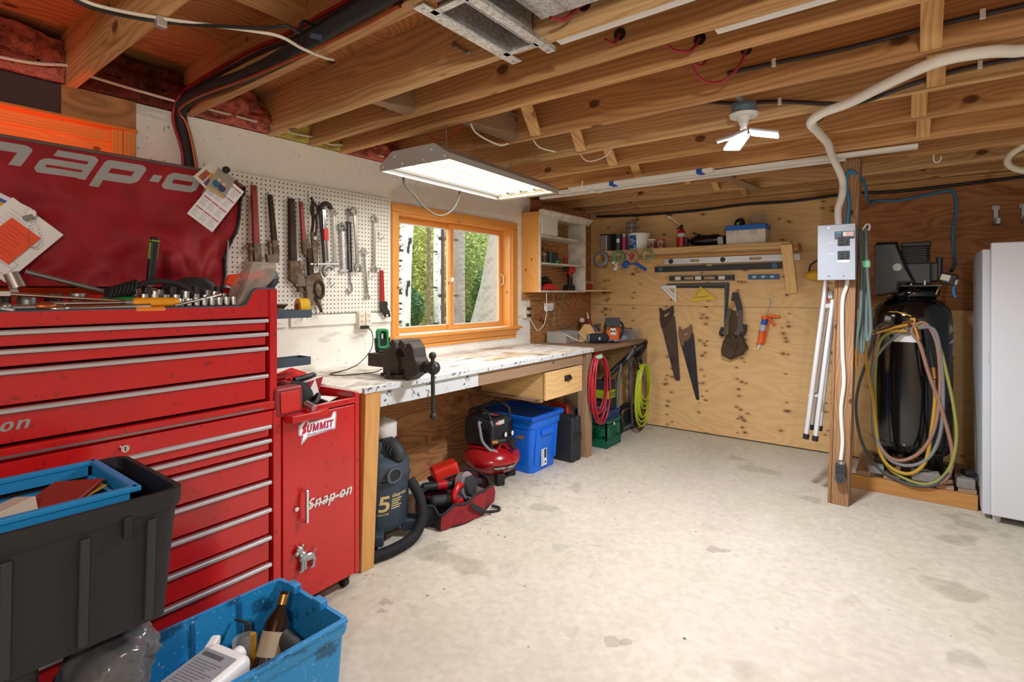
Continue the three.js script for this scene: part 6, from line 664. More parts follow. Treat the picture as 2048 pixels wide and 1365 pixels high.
{ // upright refrigerator
  const f = thing('refrigerator', 'tall white upright refrigerator at right edge', 'refrigerator', [3.205, 0, -4.22]); const Mw = mat('#cfd3d9', 0.4), W = 0.72;
  part('cabinet', span([-0.035, 0.03, -0.055], [W, 1.63, -0.70], 0.006), mat('#c3c7cd', 0.45), f); part('door', span([0, 0.045, 0.0], [W + 0.003, 1.665, -0.05], 0.008), Mw, f); part('handle_groove', span([-0.004, 0.95, -0.02], [0.0002, 1.0, -0.045]), M.lightgrey, f); part('hinge_cap', box(0.05, 0.02, 0.05, [W - 0.05, 1.675, -0.04], undefined, 0.004), M.white, f);
  for (const [x, z] of [[0.03, -0.06], [W - 0.05, -0.06], [0.03, -0.6], [W - 0.05, -0.6]]) part('foot', cyl(0.018, 0.02, 0.045, [x, 0.0225, z]), M.lightgrey, f);
}

// ---------- pegboard and its wrenches ----------
{
  const T_peg = dtex(64, 64, (u, v) => { const d = Math.hypot(u - 0.5, v - 0.5), t = 1 - sstep(0.13, 0.18, d), n = (hash(Math.floor(u * 64), Math.floor(v * 64), 5) - 0.5) * 5; return [mix(226 + n, 26, t), mix(224 + n, 24, t), mix(214 + n, 22, t)]; }, [0.0254, 0.0254]);
  const b = thing('pegboard', 'white perforated pegboard panel left of window', 'pegboard'); part('panel', span([0.012, 1.243, -1.125], [0.018, 2.0, -2.345], 0.001), mat('#ffffff', 0.6, 0, { map: T_peg }), b, { ax: 'z', off: [0.006, 0.01] }); part('spacer_strip', [span([0.001, 1.25, -1.13], [0.0118, 1.29, -2.34]), span([0.001, 1.95, -1.13], [0.0118, 1.99, -2.34])], M_wall, b);
  const hook = (x, y, par, name = 'peg_hook') => part(name, tube([[0.0, y + 0.02, -x], [0.006, y + 0.025, -x], [0.008, y, -x], [0.012, y - 0.022, -x], [0.03, y - 0.026, -x], [0.05, y - 0.006, -x - 0.006]].map(([a, c, z]) => [a + 0.0185, c, z]), 0.0022, 24, false, 6), M.dullsteel, par);
  const hang = (name, label, cat, A, B, out = 0.035) => { const L = Math.hypot(B[0] - A[0], B[1] - A[1]), t = thing(name, label, cat, [out, A[1], -A[0]], PI / 2); t.rotation.z = Math.atan2(B[0] - A[0], A[1] - B[1]); hook(A[0], A[1], b); return [t, L]; };
  const S = M.steel, polish = mat('#b4b4b0', 0.35, 0.8, { map: T_dirty });
  const combo = (label, A, B, w, m = polish, o) => { const [t, L] = hang('combination_wrench', label, 'wrench', A, B, o); part('box_end', [ring(w * 0.9, w * 0.36, [0, 0, 0], undefined, 20, 8)], m, t); part('shank', [ext([[-w * 0.38, -w * 0.9], [w * 0.38, -w * 0.9], [w * 0.52, -L + w * 1.3], [-w * 0.52, -L + w * 1.3]], w * 0.42, [0, 0, 0], undefined, 0.0015)], m, t); part('open_end', ext([[-w * 0.5, -L + w * 1.5], [w * 0.5, -L + w * 1.5], [w * 1.15, -L + w * 0.6], [w * 1.2, -L - w * 0.3], [w * 0.8, -L - w * 1.1], [w * 0.42, -L - w * 1.0], [w * 0.55, -L - w * 0.2], [w * 0.2, -L + w * 0.35], [-w * 0.3, -L + w * 0.3], [-w * 0.55, -L - w * 0.25], [-w * 0.65, -L - w * 0.9], [-w * 1.0, -L - w * 0.7], [-w * 1.2, -L], [-w * 1.0, -L + w * 0.8]], w * 0.6, [0, 0, 0], undefined, 0.002), m, t); return t; };
  const pipeW = (label, A, B, w, mh, mj, dir = 1, hx = 0) => { const [t, L] = hang('pipe_wrench', label, 'pipe wrench', A, B, 0.042); 
    part('handle', [ext([[-w * 0.42, w * 0.3], [w * 0.42, w * 0.3], [w * 0.55, -L * 0.68], [-w * 0.55, -L * 0.68]], w * 0.75, [0, 0, 0], undefined, w * 0.16)], mh, t);
    part('fixed_jaw', [ext([[-w * 0.6, -L * 0.66], [w * 0.6, -L * 0.66], [w * 0.7, -L * 0.82], [dir * w * 0.2 + w * 0.6, -L], [dir * w * 2.0, -L * 1.0], [dir * w * 2.0, -L * 0.955], [dir * w * 0.6, -L * 0.93], [-w * 0.6, -L * 0.88]].sort(() => 0), w * 0.8, [0, 0, 0], undefined, w * 0.1)], mj, t);
    part('hook_jaw', [box(w * 0.55, L * 0.28, w * 0.6, [dir * w * 1.05, -L * 0.80, 0], undefined, w * 0.12), box(w * 1.9, w * 1.0, w * 0.75, [dir * w * 1.1, -L * 0.91, 0], undefined, w * 0.16)], mj, t); part('adjusting_nut', cyl(w * 0.5, w * 0.5, w * 0.6, [dir * w * 1.05, -L * 0.73, 0], undefined, 14), mj, t); return t; };
  const Mred = mat('#8e3029', 0.5, 0.1, { map: T_dirty });
  pipeW('red handled pipe wrench nearest the cover', [[1.413,1.931]][0], [[1.434,1.479]][0], 0.032, Mred, M.rust, -1);
  pipeW('rusty brown pipe wrench hanging second on pegboard', [[1.503,1.895]][0], [[1.54,1.533]][0], 0.028, M.darkrust, M.rust, -1);
  pipeW('largest brown pipe wrench in middle of pegboard', [[1.627,1.887]][0], [[1.64,1.374]][0], 0.040, M.darkrust, M.rust, 1);
  pipeW('small pipe wrench with red faded handle beside snips', [[1.685,1.886]][0], [[1.713,1.553]][0], 0.024, Mred, M.rust, 1);
  pipeW('bright red pipe wrench hanging lowest beside window', [[2.263,1.509]][0], [[2.275,1.206]][0], 0.026, mat('#a4201e', 0.4), M.iron, 1);
  { const [t, L] = hang('tin_snips', 'long rusty tin snips with looped handles', 'snips', [[1.742,1.92]][0], [[1.769,1.549]][0], 0.05); part('handle', [ring(0.022, 0.005, [0.012, -0.07, 0.008], undefined, 20, 8)].map((g) => g.scale(1, 1.9, 1).translate(0, 0.06, 0)).concat([tube([[0.0, 0.0, 0], [0.012, -0.02, 0], [0.006, -0.14, 0], [-0.005, -0.2, 0]], 0.009), tube([[0.02, -0.1, 0.01], [0.02, -0.17, 0.01], [0.0, -0.25, 0.008]], 0.006)]), M.darkrust, t); part('blade', [ext([[-0.018, -0.2], [0.02, -0.2], [0.028, -0.27], [0.012, -0.4], [0.0, -L], [-0.012, -0.4]], 0.014, [0, 0, 0.004], undefined, 0.003)], M.rust, t); part('pivot', cyl(0.012, 0.012, 0.022, [0.004, -0.235, 0.004], [PI / 2, 0, 0]), M.dullsteel, t); }
  { const [t, L] = hang('pipe_cutter', 'heavy rusty pipe cutter with oval jaw low on pegboard', 'pipe cutter', [[1.736,1.644]][0], [[1.762,1.356]][0], 0.045); part('shaft', [box(0.034, 0.22, 0.024, [-0.005, -0.13, 0], undefined, 0.005)], M.darkrust, t); part('jaw', [ext([[-0.05, -0.18], [0.05, -0.16], [0.075, -0.24], [0.07, -0.30], [0.04, -0.33], [0.045, -0.4], [0.0, -L], [-0.05, -0.42], [-0.055, -0.33]], 0.036, [0, 0, 0], undefined, 0.008)], M.rust, t); part('oval_ring', ring(0.028, 0.006, [0, 0, 0]).scale(1, 1.7, 1).translate(0.028, -0.26, 0.022), M.darkrust, t); }
  { const [t, L] = hang('basin_wrench', 'chrome basin wrench with dark swivel jaw and red tag', 'basin wrench', [[1.814,1.883]][0], [[1.842,1.481]][0], 0.04); part('jaw', [ring(0.03, 0.014, [0.03, -0.015, 0.01], undefined, 16, 8, PI * 1.1), box(0.03, 0.03, 0.03, [0, -0.01, 0], undefined, 0.006)], M.iron, t); part('telescoping_bar', [box(0.022, L * 0.78, 0.016, [0.012, -L * 0.44, 0.008], undefined, 0.003)], M.chrome, t); part('rear_bar', rod([-0.008, -0.02, 0], [0.0, -L * 0.84, 0], 0.008), M.iron, t); part('tag', box(0.03, 0.07, 0.02, [0.013, -0.17, 0.012], undefined, 0.003), M.redplastic, t); part('cross_handle', rod([-0.10, -L * 0.85, 0.012], [0.09, -L * 0.86, 0.012], 0.007), M.chrome, t); part('foot_jaw', ring(0.032, 0.011, [0.02, -L * 0.97, 0.006], [0, 0, 0.3], 18, 8, PI * 1.2), M.dullsteel, t); }
  combo('long combination wrench left of flare wrench', [[1.905,1.86]][0], [[1.919,1.542]][0], 0.017);
  { const [t, L] = hang('spanner_tube', 'stubby grey tube wrench with open ring', 'wrench', [[1.965,1.769]][0], [[1.978,1.497]][0], 0.035); part('ring_end', ring(0.022, 0.008, [0, 0, 0], undefined, 20, 8), M.dullsteel, t); part('tube', [rod([0.0, -0.025, 0], [0.0, -L, 0], 0.0155, 14), box(0.055, 0.012, 0.02, [0, -L + 0.006, 0], undefined, 0.003)], M.galv, t); }
  { const [t, L] = hang('turnbuckle', 'slim dark turnbuckle with hooked lower end', 'turnbuckle', [[2.015,1.874]][0], [[2.03,1.383]][0], 0.03); part('frame', [box(0.007, 0.30, 0.012, [-0.011, -0.22, 0], undefined, 0.002), box(0.007, 0.30, 0.012, [0.011, -0.22, 0], undefined, 0.002), box(0.032, 0.016, 0.014, [0, -0.37, 0], undefined, 0.003), box(0.03, 0.016, 0.014, [0, -0.07, 0], undefined, 0.003)], M.iron, t); part('eye_rod', [rod([0, -0.01, 0], [0, -0.2, 0], 0.005), ring(0.014, 0.004, [0, 0, 0])], M.dullsteel, t); part('hook_rod', [rod([0, -0.25, 0], [0, -L + 0.04, 0], 0.005), tube([[0, -L + 0.05, 0], [0.012, -L + 0.02, 0], [0.008, -L - 0.01, 0], [-0.015, -L - 0.012, 0], [-0.024, -L + 0.01, 0]], 0.005)], M.dullsteel, t); }
  combo('largest combination wrench beside slim turnbuckle', [[2.043,1.877]][0], [[2.072,1.519]][0], 0.022, polish, 0.05);
  combo('short combination wrench hanging at mid height', [[2.127,1.633]][0], [[2.155,1.337]][0], 0.016);
  combo('combination wrench nearest the window casing', [[2.212,1.85]][0], [[2.209,1.518]][0], 0.019);
  const HL = ['below the basin wrench', 'at the lower left beside the pipe cutter', 'at upper right near the window', 'left of the bright red pipe wrench', 'below the largest combination wrench'];
  [[1.886,1.432],[1.804,1.303],[2.256,1.743],[2.173,1.483],[2.072,1.526]].forEach(([x, y], i) => { const h = thing('peg_hook', 'empty bent steel pegboard hook ' + HL[i], 'hook', [0, 0, 0], 0, 'empty pegboard hooks'); hook(x, y, h, 'wire'); });
}
{ // small items between the chest and the wall: magnetic trays on the side of the chest
  const tray = (label, y, len) => { const t = thing('magnetic_shelf', label, 'shelf', [0.56, y, -1.17], CHT); part('shelf_tray', [box(0.09, 0.006, len, [0, 0, -len / 2]), box(0.006, 0.036, len, [0.045, 0.016, -len / 2]), box(0.006, 0.036, len, [-0.045, 0.016, -len / 2]), box(0.09, 0.036, 0.006, [0, 0.016, -len])], M.slate, t); return t; };
  tray('upper dark grey tray bracketed to chest side', 1.255, 0.235); tray('lower dark grey tray bracketed to chest side', 1.035, 0.23);
  const o = thing('tape_measure', 'yellow tape reel at end of upper tray', 'tape measure', [0.555, 1.30, -1.385], CHT); part('case', [cyl(0.042, 0.042, 0.045, [0, 0, 0], [PI / 2, 0, 0.2], 24)], M.yellow, o); part('hub', cyl(0.02, 0.02, 0.05, [0, 0, 0], [PI / 2, 0, 0], 16), mat('#8a5a22', 0.5), o);
  const br = solo('bracket_scraps', 'rusty angle pieces in upper tray', 'bracket', [box(0.05, 0.006, 0.06, [0.56, 1.30, -1.27], [0, 0.3, 0.7]), box(0.05, 0.006, 0.06, [0.575, 1.295, -1.25], [0, 0.3, -0.6]), box(0.06, 0.006, 0.08, [0.57, 1.262, -1.24])], M.rust);
  for (let i = 0; i < 3; i++) solo('copper_fitting', ['nearest', 'middle', 'farthest'][i] + ' of three copper fittings in lower tray', 'fitting', cyl(0.011, 0.011, 0.045, [0.555 + i * 0.012, 1.057, -1.215 - i * 0.028], [0.6 * i, 0.4, 1.2]), M.copper, { group: 'copper fittings in lower tray' });
  const c = thing('belt_clip_tape', 'black and yellow tape measure at chest top corner', 'tape measure', [0.60, 1.43, -1.195], 10 * D); part('belt_clip', box(0.03, 0.06, 0.03, [0, -0.02, 0.03]), M.dullsteel, c); part('case', ext(circ(0, 0, 0.055, 22, 0.045), 0.035, [0, 0, 0], undefined, 0.008), M.slate, c); part('side_disc', cyl(0.036, 0.036, 0.04, [0, 0, 0], [PI / 2, 0, 0], 20), M.yellow, c);
  // clutter on the side cabinet top
  const y = 0.857; const k = thing('cap', 'crumpled black cap and straps on side cabinet top', 'cap', [0.62, y, -1.32], 0.3); { const g = new THREE.SphereGeometry(1, 24, 16), p = g.attributes.position; for (let i = 0; i < p.count; i++) { const n = 0.72 + 0.55 * fbm((p.getX(i) + 1) / 2, (p.getZ(i) + p.getY(i) + 2) / 4, 5, 5, 3, 91); p.setXYZ(i, p.getX(i) * 0.07 * n, Math.max(0, p.getY(i) * 0.11 * n), p.getZ(i) * 0.09 * n); } g.computeVertexNormals(); part('crown', g, mat('#1e1f20', 0.9), k); } part('strap', [tube([[0.05, 0.02, -0.05], [0.10, 0.05, -0.02], [0.13, 0.03, 0.03], [0.1, 0.015, 0.06], [0.05, 0.02, 0.05]], 0.012), tube([[0.06, 0.012, -0.08], [0.12, 0.012, -0.05], [0.16, 0.012, 0.0]], 0.010)], M.black, k);
  const rb = thing('red_pouch', 'red padded pouch with black lining on side cabinet', 'pouch', [0.46, y, -1.36], 0.2); part('shell', [ext([[-0.12, 0], [0.12, 0], [0.15, 0.10], [0.05, 0.07], [-0.1, 0.10]], 0.16, [0, 0.001, 0], [0, 0.4, 0], 0.01)], mat('#a01c24', 0.85), rb); part('lining', tube([[-0.06, 0.09, -0.07], [0.04, 0.10, -0.09], [0.13, 0.12, -0.04], [0.12, 0.11, 0.06]], 0.014), M.black, rb);
  solo('red_cloth', 'bright red shop cloth over pouch', 'cloth', [box(0.18, 0.012, 0.12, [0.47, 0.972, -1.30], [0.1, 0.5, 0.12], 0.005), box(0.1, 0.012, 0.1, [0.50, 0.982, -1.36], [0.2, 0.2, -0.2], 0.005)], mat('#d8231f', 0.7));
  solo('receipt', 'folded white receipt on side cabinet top', 'paper', [box(0.06, 0.09, 0.002, [0.60, 0.925, -1.40], [-0.3, 1.2, 0.2]), box(0.10, 0.002, 0.08, [0.63, 0.868, -1.45], [0.1, 0.4, 0])], M.paper);
  const bt = thing('battery_tool', 'red plastic tool body at front edge of side cabinet', 'power tool', [0.755, y, -1.20], 0.1); part('housing', box(0.08, 0.12, 0.13, [0, 0.061, 0.02], [0, 0, 0.05], 0.012), mat('#8f2228', 0.5), bt); part('panel', box(0.004, 0.085, 0.09, [0.043, 0.062, 0.02], [0, 0, 0.05], 0.002), M.redplastic, bt);
  const tr = thing('red_tray', 'rounded red tray ledge on side cabinet front', 'tray', [0.80, 0.852, -1.215], CHT); part('ledge', ext([[0, 0.06], [0.045, 0.05], [0.05, -0.08], [0.03, -0.13], [0, -0.135]], 0.03, [0, 0.0, 0], [PI / 2, 0, 0], 0.004), M_chest, tr); solo('small_can', 'steel can lying on red tray ledge', 'can', cyl(0.014, 0.014, 0.05, [0.805, 0.888, -1.27], [0, 0.2, PI / 2 - 0.3]), M.steel);
}

// ---------- tools on top of the chest ----------
{
  const C = Math.cos(CHT), Sn = Math.sin(CHT), ch = (x, y, z) => [CHP[0] + x * C + z * Sn, y, CHP[2] - x * Sn + z * C];  // chest coordinates: x behind the front face, z from the far end towards the camera
  const Y = 1.29; // tray floor
  const sock = (label, x, y, z, r, h, m, g) => { const s = solo('socket', label, 'socket', [lathe([[r * 0.6, 0], [r, 0], [r, h], [r * 0.72, h], [r * 0.72, h * 0.4]].map((q) => q), [0, 0, 0], undefined, 14)], m, { group: g }); s.position.set(...ch(x, y, z)); return s; };
  const nth0 = ['first', 'second', 'third', 'fourth', 'fifth', 'sixth', 'seventh', 'eighth', 'ninth', 'tenth', 'eleventh'];
  const rail = solo('socket_rail', 'lime green socket holder rail on chest top', 'socket rail', box(0.04, 0.014, 0.30, undefined, undefined, 0.003), mat('#8f9a2a', 0.5)); rail.position.set(...ch(-0.055, Y + 0.014, 0.30)); rail.rotation.y = CHT;
  for (let i = 0; i < 11; i++) sock(`chrome socket on lime holder rail, ${nth0[i]} from the right`, -0.055, Y + 0.021, 0.165 + i * 0.027, 0.0105 - (i > 7 ? 0.0015 : 0), 0.034 + (10 - i) * 0.0008, M.chrome, 'sockets on the lime rail');
  for (let i = 0; i < 9; i++) sock(`taller socket in row behind lime rail, ${nth0[i]} from the right`, -0.10, Y + 0.001, 0.18 + i * 0.034, 0.0125, 0.075 + 0.008 * Math.sin(i * 2), i % 3 ? M.chrome : M.dullsteel, 'tall sockets on the chest top');
  for (let i = 0; i < 8; i++) sock(`deep socket in rear row on chest top, ${nth0[i]} from the right`, -0.16, Y + 0.001, 0.17 + i * 0.042, 0.0145, 0.095 + 0.008 * Math.cos(i * 3), i % 2 ? M.dullsteel : M.iron, 'rear sockets on the chest top');
  for (let i = 0; i < 5; i++) sock(`fat impact socket left of rubber boot, ${nth0[i]} from the right`, -0.16, Y + 0.001, 0.62 + i * 0.062, 0.024, 0.075, i % 2 ? M.iron : M.dullsteel, 'impact sockets on the chest top');
  const drv = (label, a, b, r, mh, tip = 0.55) => { const s = thing('screwdriver', label, 'screwdriver'); const A = V(a), B = V(b), q = A.clone().lerp(B, tip).toArray(); const g = new THREE.CapsuleGeometry(r, A.distanceTo(V(q)) - r, 5, 14); g.applyQuaternion(new THREE.Quaternion().setFromUnitVectors(new THREE.Vector3(0, 1, 0), B.clone().sub(A).normalize())); const mdl = A.clone().lerp(V(q), 0.5); g.translate(mdl.x, mdl.y, mdl.z); part('handle', g, mh, s); part('shaft', rod(q, b, r * 0.35, 10), M.chrome, s); part('ferrule', rod(V(q).lerp(A, 0.08).toArray(), V(q).lerp(B, 0.1).toArray(), r * 0.62, 12), M.steel, s); return s; };
  drv('fat yellow handled screwdriver lying on chest edge', ch(-0.045, Y + 0.046, 0.37), ch(-0.045, Y + 0.047, 0.72), 0.016, M.amber, 0.38);
  drv('orange handled screwdriver below yellow one', ch(-0.028, Y + 0.021, 0.415), ch(-0.028, Y + 0.022, 0.70), 0.0105, mat('#ef8a2a', 0.4), 0.32);
  drv('clear green handled screwdriver behind wrenches', ch(-0.10, Y + 0.052, 0.58), ch(-0.11, Y + 0.055, 0.36), 0.012, mat('#118a3a', 0.25), 0.5);
  const bar2 = (name, label, cat, a, b, r, m, extra) => { const s = thing(name, label, cat); part('bar', rod(a, b, r, 12), m, s); if (extra) extra(s); return s; };
  bar2('breaker_bar', 'long grey breaker bar with chrome swivel head', 'breaker bar', ch(-0.2, Y + 0.145, 0.74), ch(-0.17, Y + 0.06, 0.47), 0.008, M.dullsteel, (s) => { const q = ch(-0.2, Y + 0.115, 0.765); part('swivel_head', [cyl(0.021, 0.019, 0.05, q, [0.3, 0, 0.25], 18), box(0.016, 0.05, 0.016, [q[0] + 0.01, q[1] - 0.04, q[2]], [0.3, 0, 0.25])], M.steel, s); });
  bar2('ratchet', 'ratchet with copper coloured head at chest edge', 'ratchet', ch(-0.05, Y + 0.035, 0.98), ch(-0.045, Y + 0.036, 0.735), 0.009, M.steel, (s) => { part('head', [ball(0.024, ch(-0.045, Y + 0.038, 0.73), [0.75, 0.6, 1.2])], M.copper, s); });
  bar2('ratchet', 'chrome ratchet handle along chest front', 'ratchet', ch(-0.035, Y + 0.03, 0.70), ch(-0.03, Y + 0.035, 0.46), 0.0075, M.chrome, (s) => part('head', ball(0.017, ch(-0.035, Y + 0.03, 0.70), [0.8, 0.7, 1.5]), M.chrome, s));
  bar2('ratchet', 'slim chrome ratchet resting across socket rail', 'ratchet', ch(-0.03, Y + 0.034, 0.385), ch(-0.06, Y + 0.068, 0.225), 0.0055, M.chrome, (s) => part('head', [ball(0.0125, ch(-0.062, Y + 0.07, 0.22), [1, 0.8, 1])], M.chrome, s));
  bar2('flat_wrench', 'chrome flat wrench crossing behind ratchet', 'wrench', ch(-0.1, Y + 0.075, 0.80), ch(-0.06, Y + 0.05, 0.52), 0.006, M.chrome, (s) => part('jaw', box(0.02, 0.02, 0.03, ch(-0.1, Y + 0.076, 0.81), undefined, 0.004), M.chrome, s));
  bar2('pry_bar', 'copper toned flat bar lying along chest front', 'pry bar', ch(-0.07, Y + 0.04, 0.95), ch(-0.06, Y + 0.03, 0.5), 0.008, M.copper);
  solo('small_pliers', 'dark pliers jaws at left end of chest front', 'pliers', [box(0.02, 0.014, 0.07, ch(-0.03, Y + 0.03, 0.85), [0.3, 0.2, 0], 0.004), box(0.014, 0.012, 0.06, ch(-0.03, Y + 0.035, 0.83), [-0.2, -0.3, 0], 0.004), ball(0.012, ch(-0.03, Y + 0.04, 0.82))], M.dullsteel);
  const cz = thing('chisel', 'upright pry chisel with black and lime grip', 'chisel'); { const a = ch(-0.215, Y + 0.001, 0.395), b = ch(-0.215, Y + 0.11, 0.39), e = ch(-0.205, Y + 0.285, 0.378); part('grip', bar(b, e, 0.026, 0.026, 0.007, [1, 0, 0]), M.black, cz); part('blade', bar(a, b, 0.014, 0.008, 0.002, [1, 0, 0]), M.dullsteel, cz); part('grip_label', [bar(V(b).lerp(V(e), 0.52).toArray(), V(b).lerp(V(e), 0.88).toArray(), 0.0275, 0.018, 0.002, [1, 0, 0]), bar(V(b).lerp(V(e), 0.0).toArray(), V(b).lerp(V(e), 0.03).toArray(), 0.029, 0.029, 0.002, [1, 0, 0]), bar(V(b).lerp(V(e), 0.9).toArray(), V(b).lerp(V(e), 0.93).toArray(), 0.0285, 0.0285, 0.002, [1, 0, 0])], mat('#7fb82a', 0.5), cz); }
  const bl = thing('bellows_boot', 'black ribbed rubber boot with curved hose', 'hose'); { const p = [ch(-0.12, Y + 0.07, 0.55), ch(-0.12, Y + 0.095, 0.48), ch(-0.12, Y + 0.11, 0.44)]; const g = []; for (let i = 0; i < 7; i++) { const t = i / 6, q = V(p[0]).lerp(V(p[1]), t); g.push(cyl(0.032, 0.032, 0.006, q.toArray(), [PI / 2 - 0.35, 0, 0], 18)); } g.push(rod(p[0], p[1], 0.024, 14)); part('ribs', g, M.rubber, bl); part('hose', tube([p[1], ch(-0.12, Y + 0.118, 0.42), ch(-0.11, Y + 0.11, 0.34), ch(-0.1, Y + 0.07, 0.29)], 0.0095), M.rubber, bl); }
  { const g = new THREE.SphereGeometry(1, 40, 20), p = g.attributes.position; for (let i = 0; i < p.count; i++) { const n = 0.7 + 0.6 * fbm((p.getX(i) + 1) / 2, (p.getZ(i) + p.getY(i) + 2) / 4, 7, 6, 3, 97); p.setXYZ(i, p.getX(i) * 0.05 * n, Math.max(0, p.getY(i) * 0.125 * n), p.getZ(i) * 0.17 * n); } g.computeVertexNormals(); const s = solo('glove_pile', 'heap of black work gloves behind sockets', 'gloves', g, mat('#22242a', 0.6)); s.position.set(...ch(-0.27, Y + 0.002, 0.22)); }
  { const s = thing('scraper_comb', 'bright orange toothed plastic scraper on chest top', 'scraper', ch(-0.14, Y + 0.125, 0.07), CHT); const pts = [[-0.085, -0.01], [-0.07, 0.025], [0.06, 0.045], [0.075, 0.042], [0.075, 0.015], [0.06, 0.012], [0.055, -0.03]]; for (let i = 0; i < 8; i++) pts.push([0.05 - i * 0.012, -0.042], [0.044 - i * 0.012, -0.03]); part('plate', ext(pts.map(([a, c]) => [a, c]), 0.02, [0, 0, 0], [0, PI / 2, 0], 0.003), mat('#f0481a', 0.4), s); }
  { const s = thing('parts_bag', 'clear plastic bag of parts leaning at chest corner', 'bag', ch(-0.09, Y + 0.002, 0.085), CHT); const g = new THREE.BoxGeometry(0.10, 0.2, 0.10, 6, 10, 6), p = g.attributes.position; for (let i = 0; i < p.count; i++) { const y = p.getY(i) + 0.1, n = 0.6 + 0.8 * fbm((p.getX(i) + 0.1) * 5, (y + p.getZ(i)) * 4, 6, 6, 3, 5); p.setXYZ(i, p.getX(i) * n * (1 - y * 0.8), y, p.getZ(i) * n - y * 0.38 + 0.03); } g.computeVertexNormals(); part('film', g, mat('#e6dfd4', 0.22, 0, { transmission: 0.72, thickness: 0 }), s); part('wrapped_parts', [box(0.05, 0.12, 0.035, [0, 0.07, 0.0], [0.35, 0, 0], 0.006), rod([0.01, 0.03, 0.02], [0.01, 0.13, -0.03], 0.012)], mat('#6f6258', 0.6), s); }
  solo('red_card', 'small red folded card at left end of chest top', 'card', box(0.05, 0.004, 0.06, ch(-0.22, Y + 0.105, 0.92), [0.5, 0.2, 0.3]), mat('#c02028', 0.6)); solo('card_prop', 'small black box under red card on chest top', 'box', box(0.06, 0.085, 0.06, ch(-0.22, Y + 0.043, 0.92), undefined, 0.004), M.black);
}

// ---------- ceiling fittings ----------
const EM = (col, k) => mat('#ffffff', 0.5, 0, { emissive: col, emissiveIntensity: k });
{ // shop light above the bench: reflector hood with four fluorescent tubes
  const f = thing('fluorescent_fixture', 'grey metal fluorescent shop light hood above window bench', 'light fixture', [0.785, 2.016, -2.40], 0.115); f.rotation.x = 0.02; f.rotation.z = 0.02; const W = 0.45, L = 1.2, h = 0.09;
  const Mh = mat('#b0b0ae', 0.5, 0.15), Mi = mat('#e8e8e4', 0.5);
  const prof = [[-W / 2, 0], [-W / 2, 0.03], [-W / 2 + 0.09, h], [W / 2 - 0.09, h], [W / 2, 0.03], [W / 2, 0]], t = 0.004, inn = [[W / 2 - t, 0], [W / 2 - t, 0.028], [W / 2 - 0.093, h - t], [-W / 2 + 0.093, h - t], [-W / 2 + t, 0.028], [-W / 2 + t, 0]];
  part('hood', ext(prof.concat(inn), L), Mh, f);
  for (const z of [L / 2 - 0.004, -L / 2 + 0.004]) part('end_plate', ext(prof, 0.006, [0, 0, z]), Mh, f);
  part('reflector', [ext([[W / 2 - 0.008, 0.026], [W / 2 - 0.095, h - 0.008], [-W / 2 + 0.095, h - 0.008], [-W / 2 + 0.008, 0.026], [-W / 2 + 0.011, 0.024], [-W / 2 + 0.097, h - 0.011], [W / 2 - 0.097, h - 0.011], [W / 2 - 0.011, 0.024]], L - 0.02), ...[-0.105, 0, 0.105].map((x) => ext([[x - 0.03, h - 0.012], [x + 0.03, h - 0.012], [x, 0.03]], L - 0.03))], Mi, f);
  part('far_end_cap', [box(W - 0.02, 0.03, 0.05, [0, 0.016, -L / 2 + 0.035], undefined, 0.003)], mat('#d8cdb0', 0.6, 0, { map: T_dirty }), f); each('rivet', [[-0.2, 0.018], [-0.07, 0.018], [0.07, 0.018], [0.2, 0.018], [-0.12, 0.06], [0.12, 0.06]].map(([x, y]) => cyl(0.005, 0.005, 0.004, [x, y, L / 2], [PI / 2, 0, 0], 8)), M.white, f);
  for (const x of [-0.16, -0.053, 0.053, 0.16]) part('tube', rod([x, 0.036, L / 2 - 0.02], [x, 0.036, -L / 2 + 0.06], 0.0125, 14), EM('#fff8ee', 2.4), f);
  each('hanger_chain', [rod([0.1, h, 0.45], [0.1, 0.222, 0.45], 0.003, 6), rod([-0.05, h, -0.45], [-0.05, 0.222, -0.45], 0.003, 6)], M.dullsteel, f);
  const l = new THREE.RectAreaLight('#fff9f0', LAMP.tube, W - 0.06, L - 0.08); l.position.set(0, 0.012, 0); l.rotation.set(-PI / 2, 0, 0); f.add(l);
  solo('fixture_cord', 'black cord looping down from shop light hood', 'cord', tube([[0.56, 2.07, -2.0], [0.555, 1.985, -2.01], [0.53, 1.94, -2.1], [0.50, 1.88, -2.22], [0.5, 1.845, -2.34], [0.5, 1.89, -2.45], [0.5, 1.97, -2.51], [0.5, 2.04, -2.53]], 0.0055, 80), mat('#4a4c46', 0.5));
}
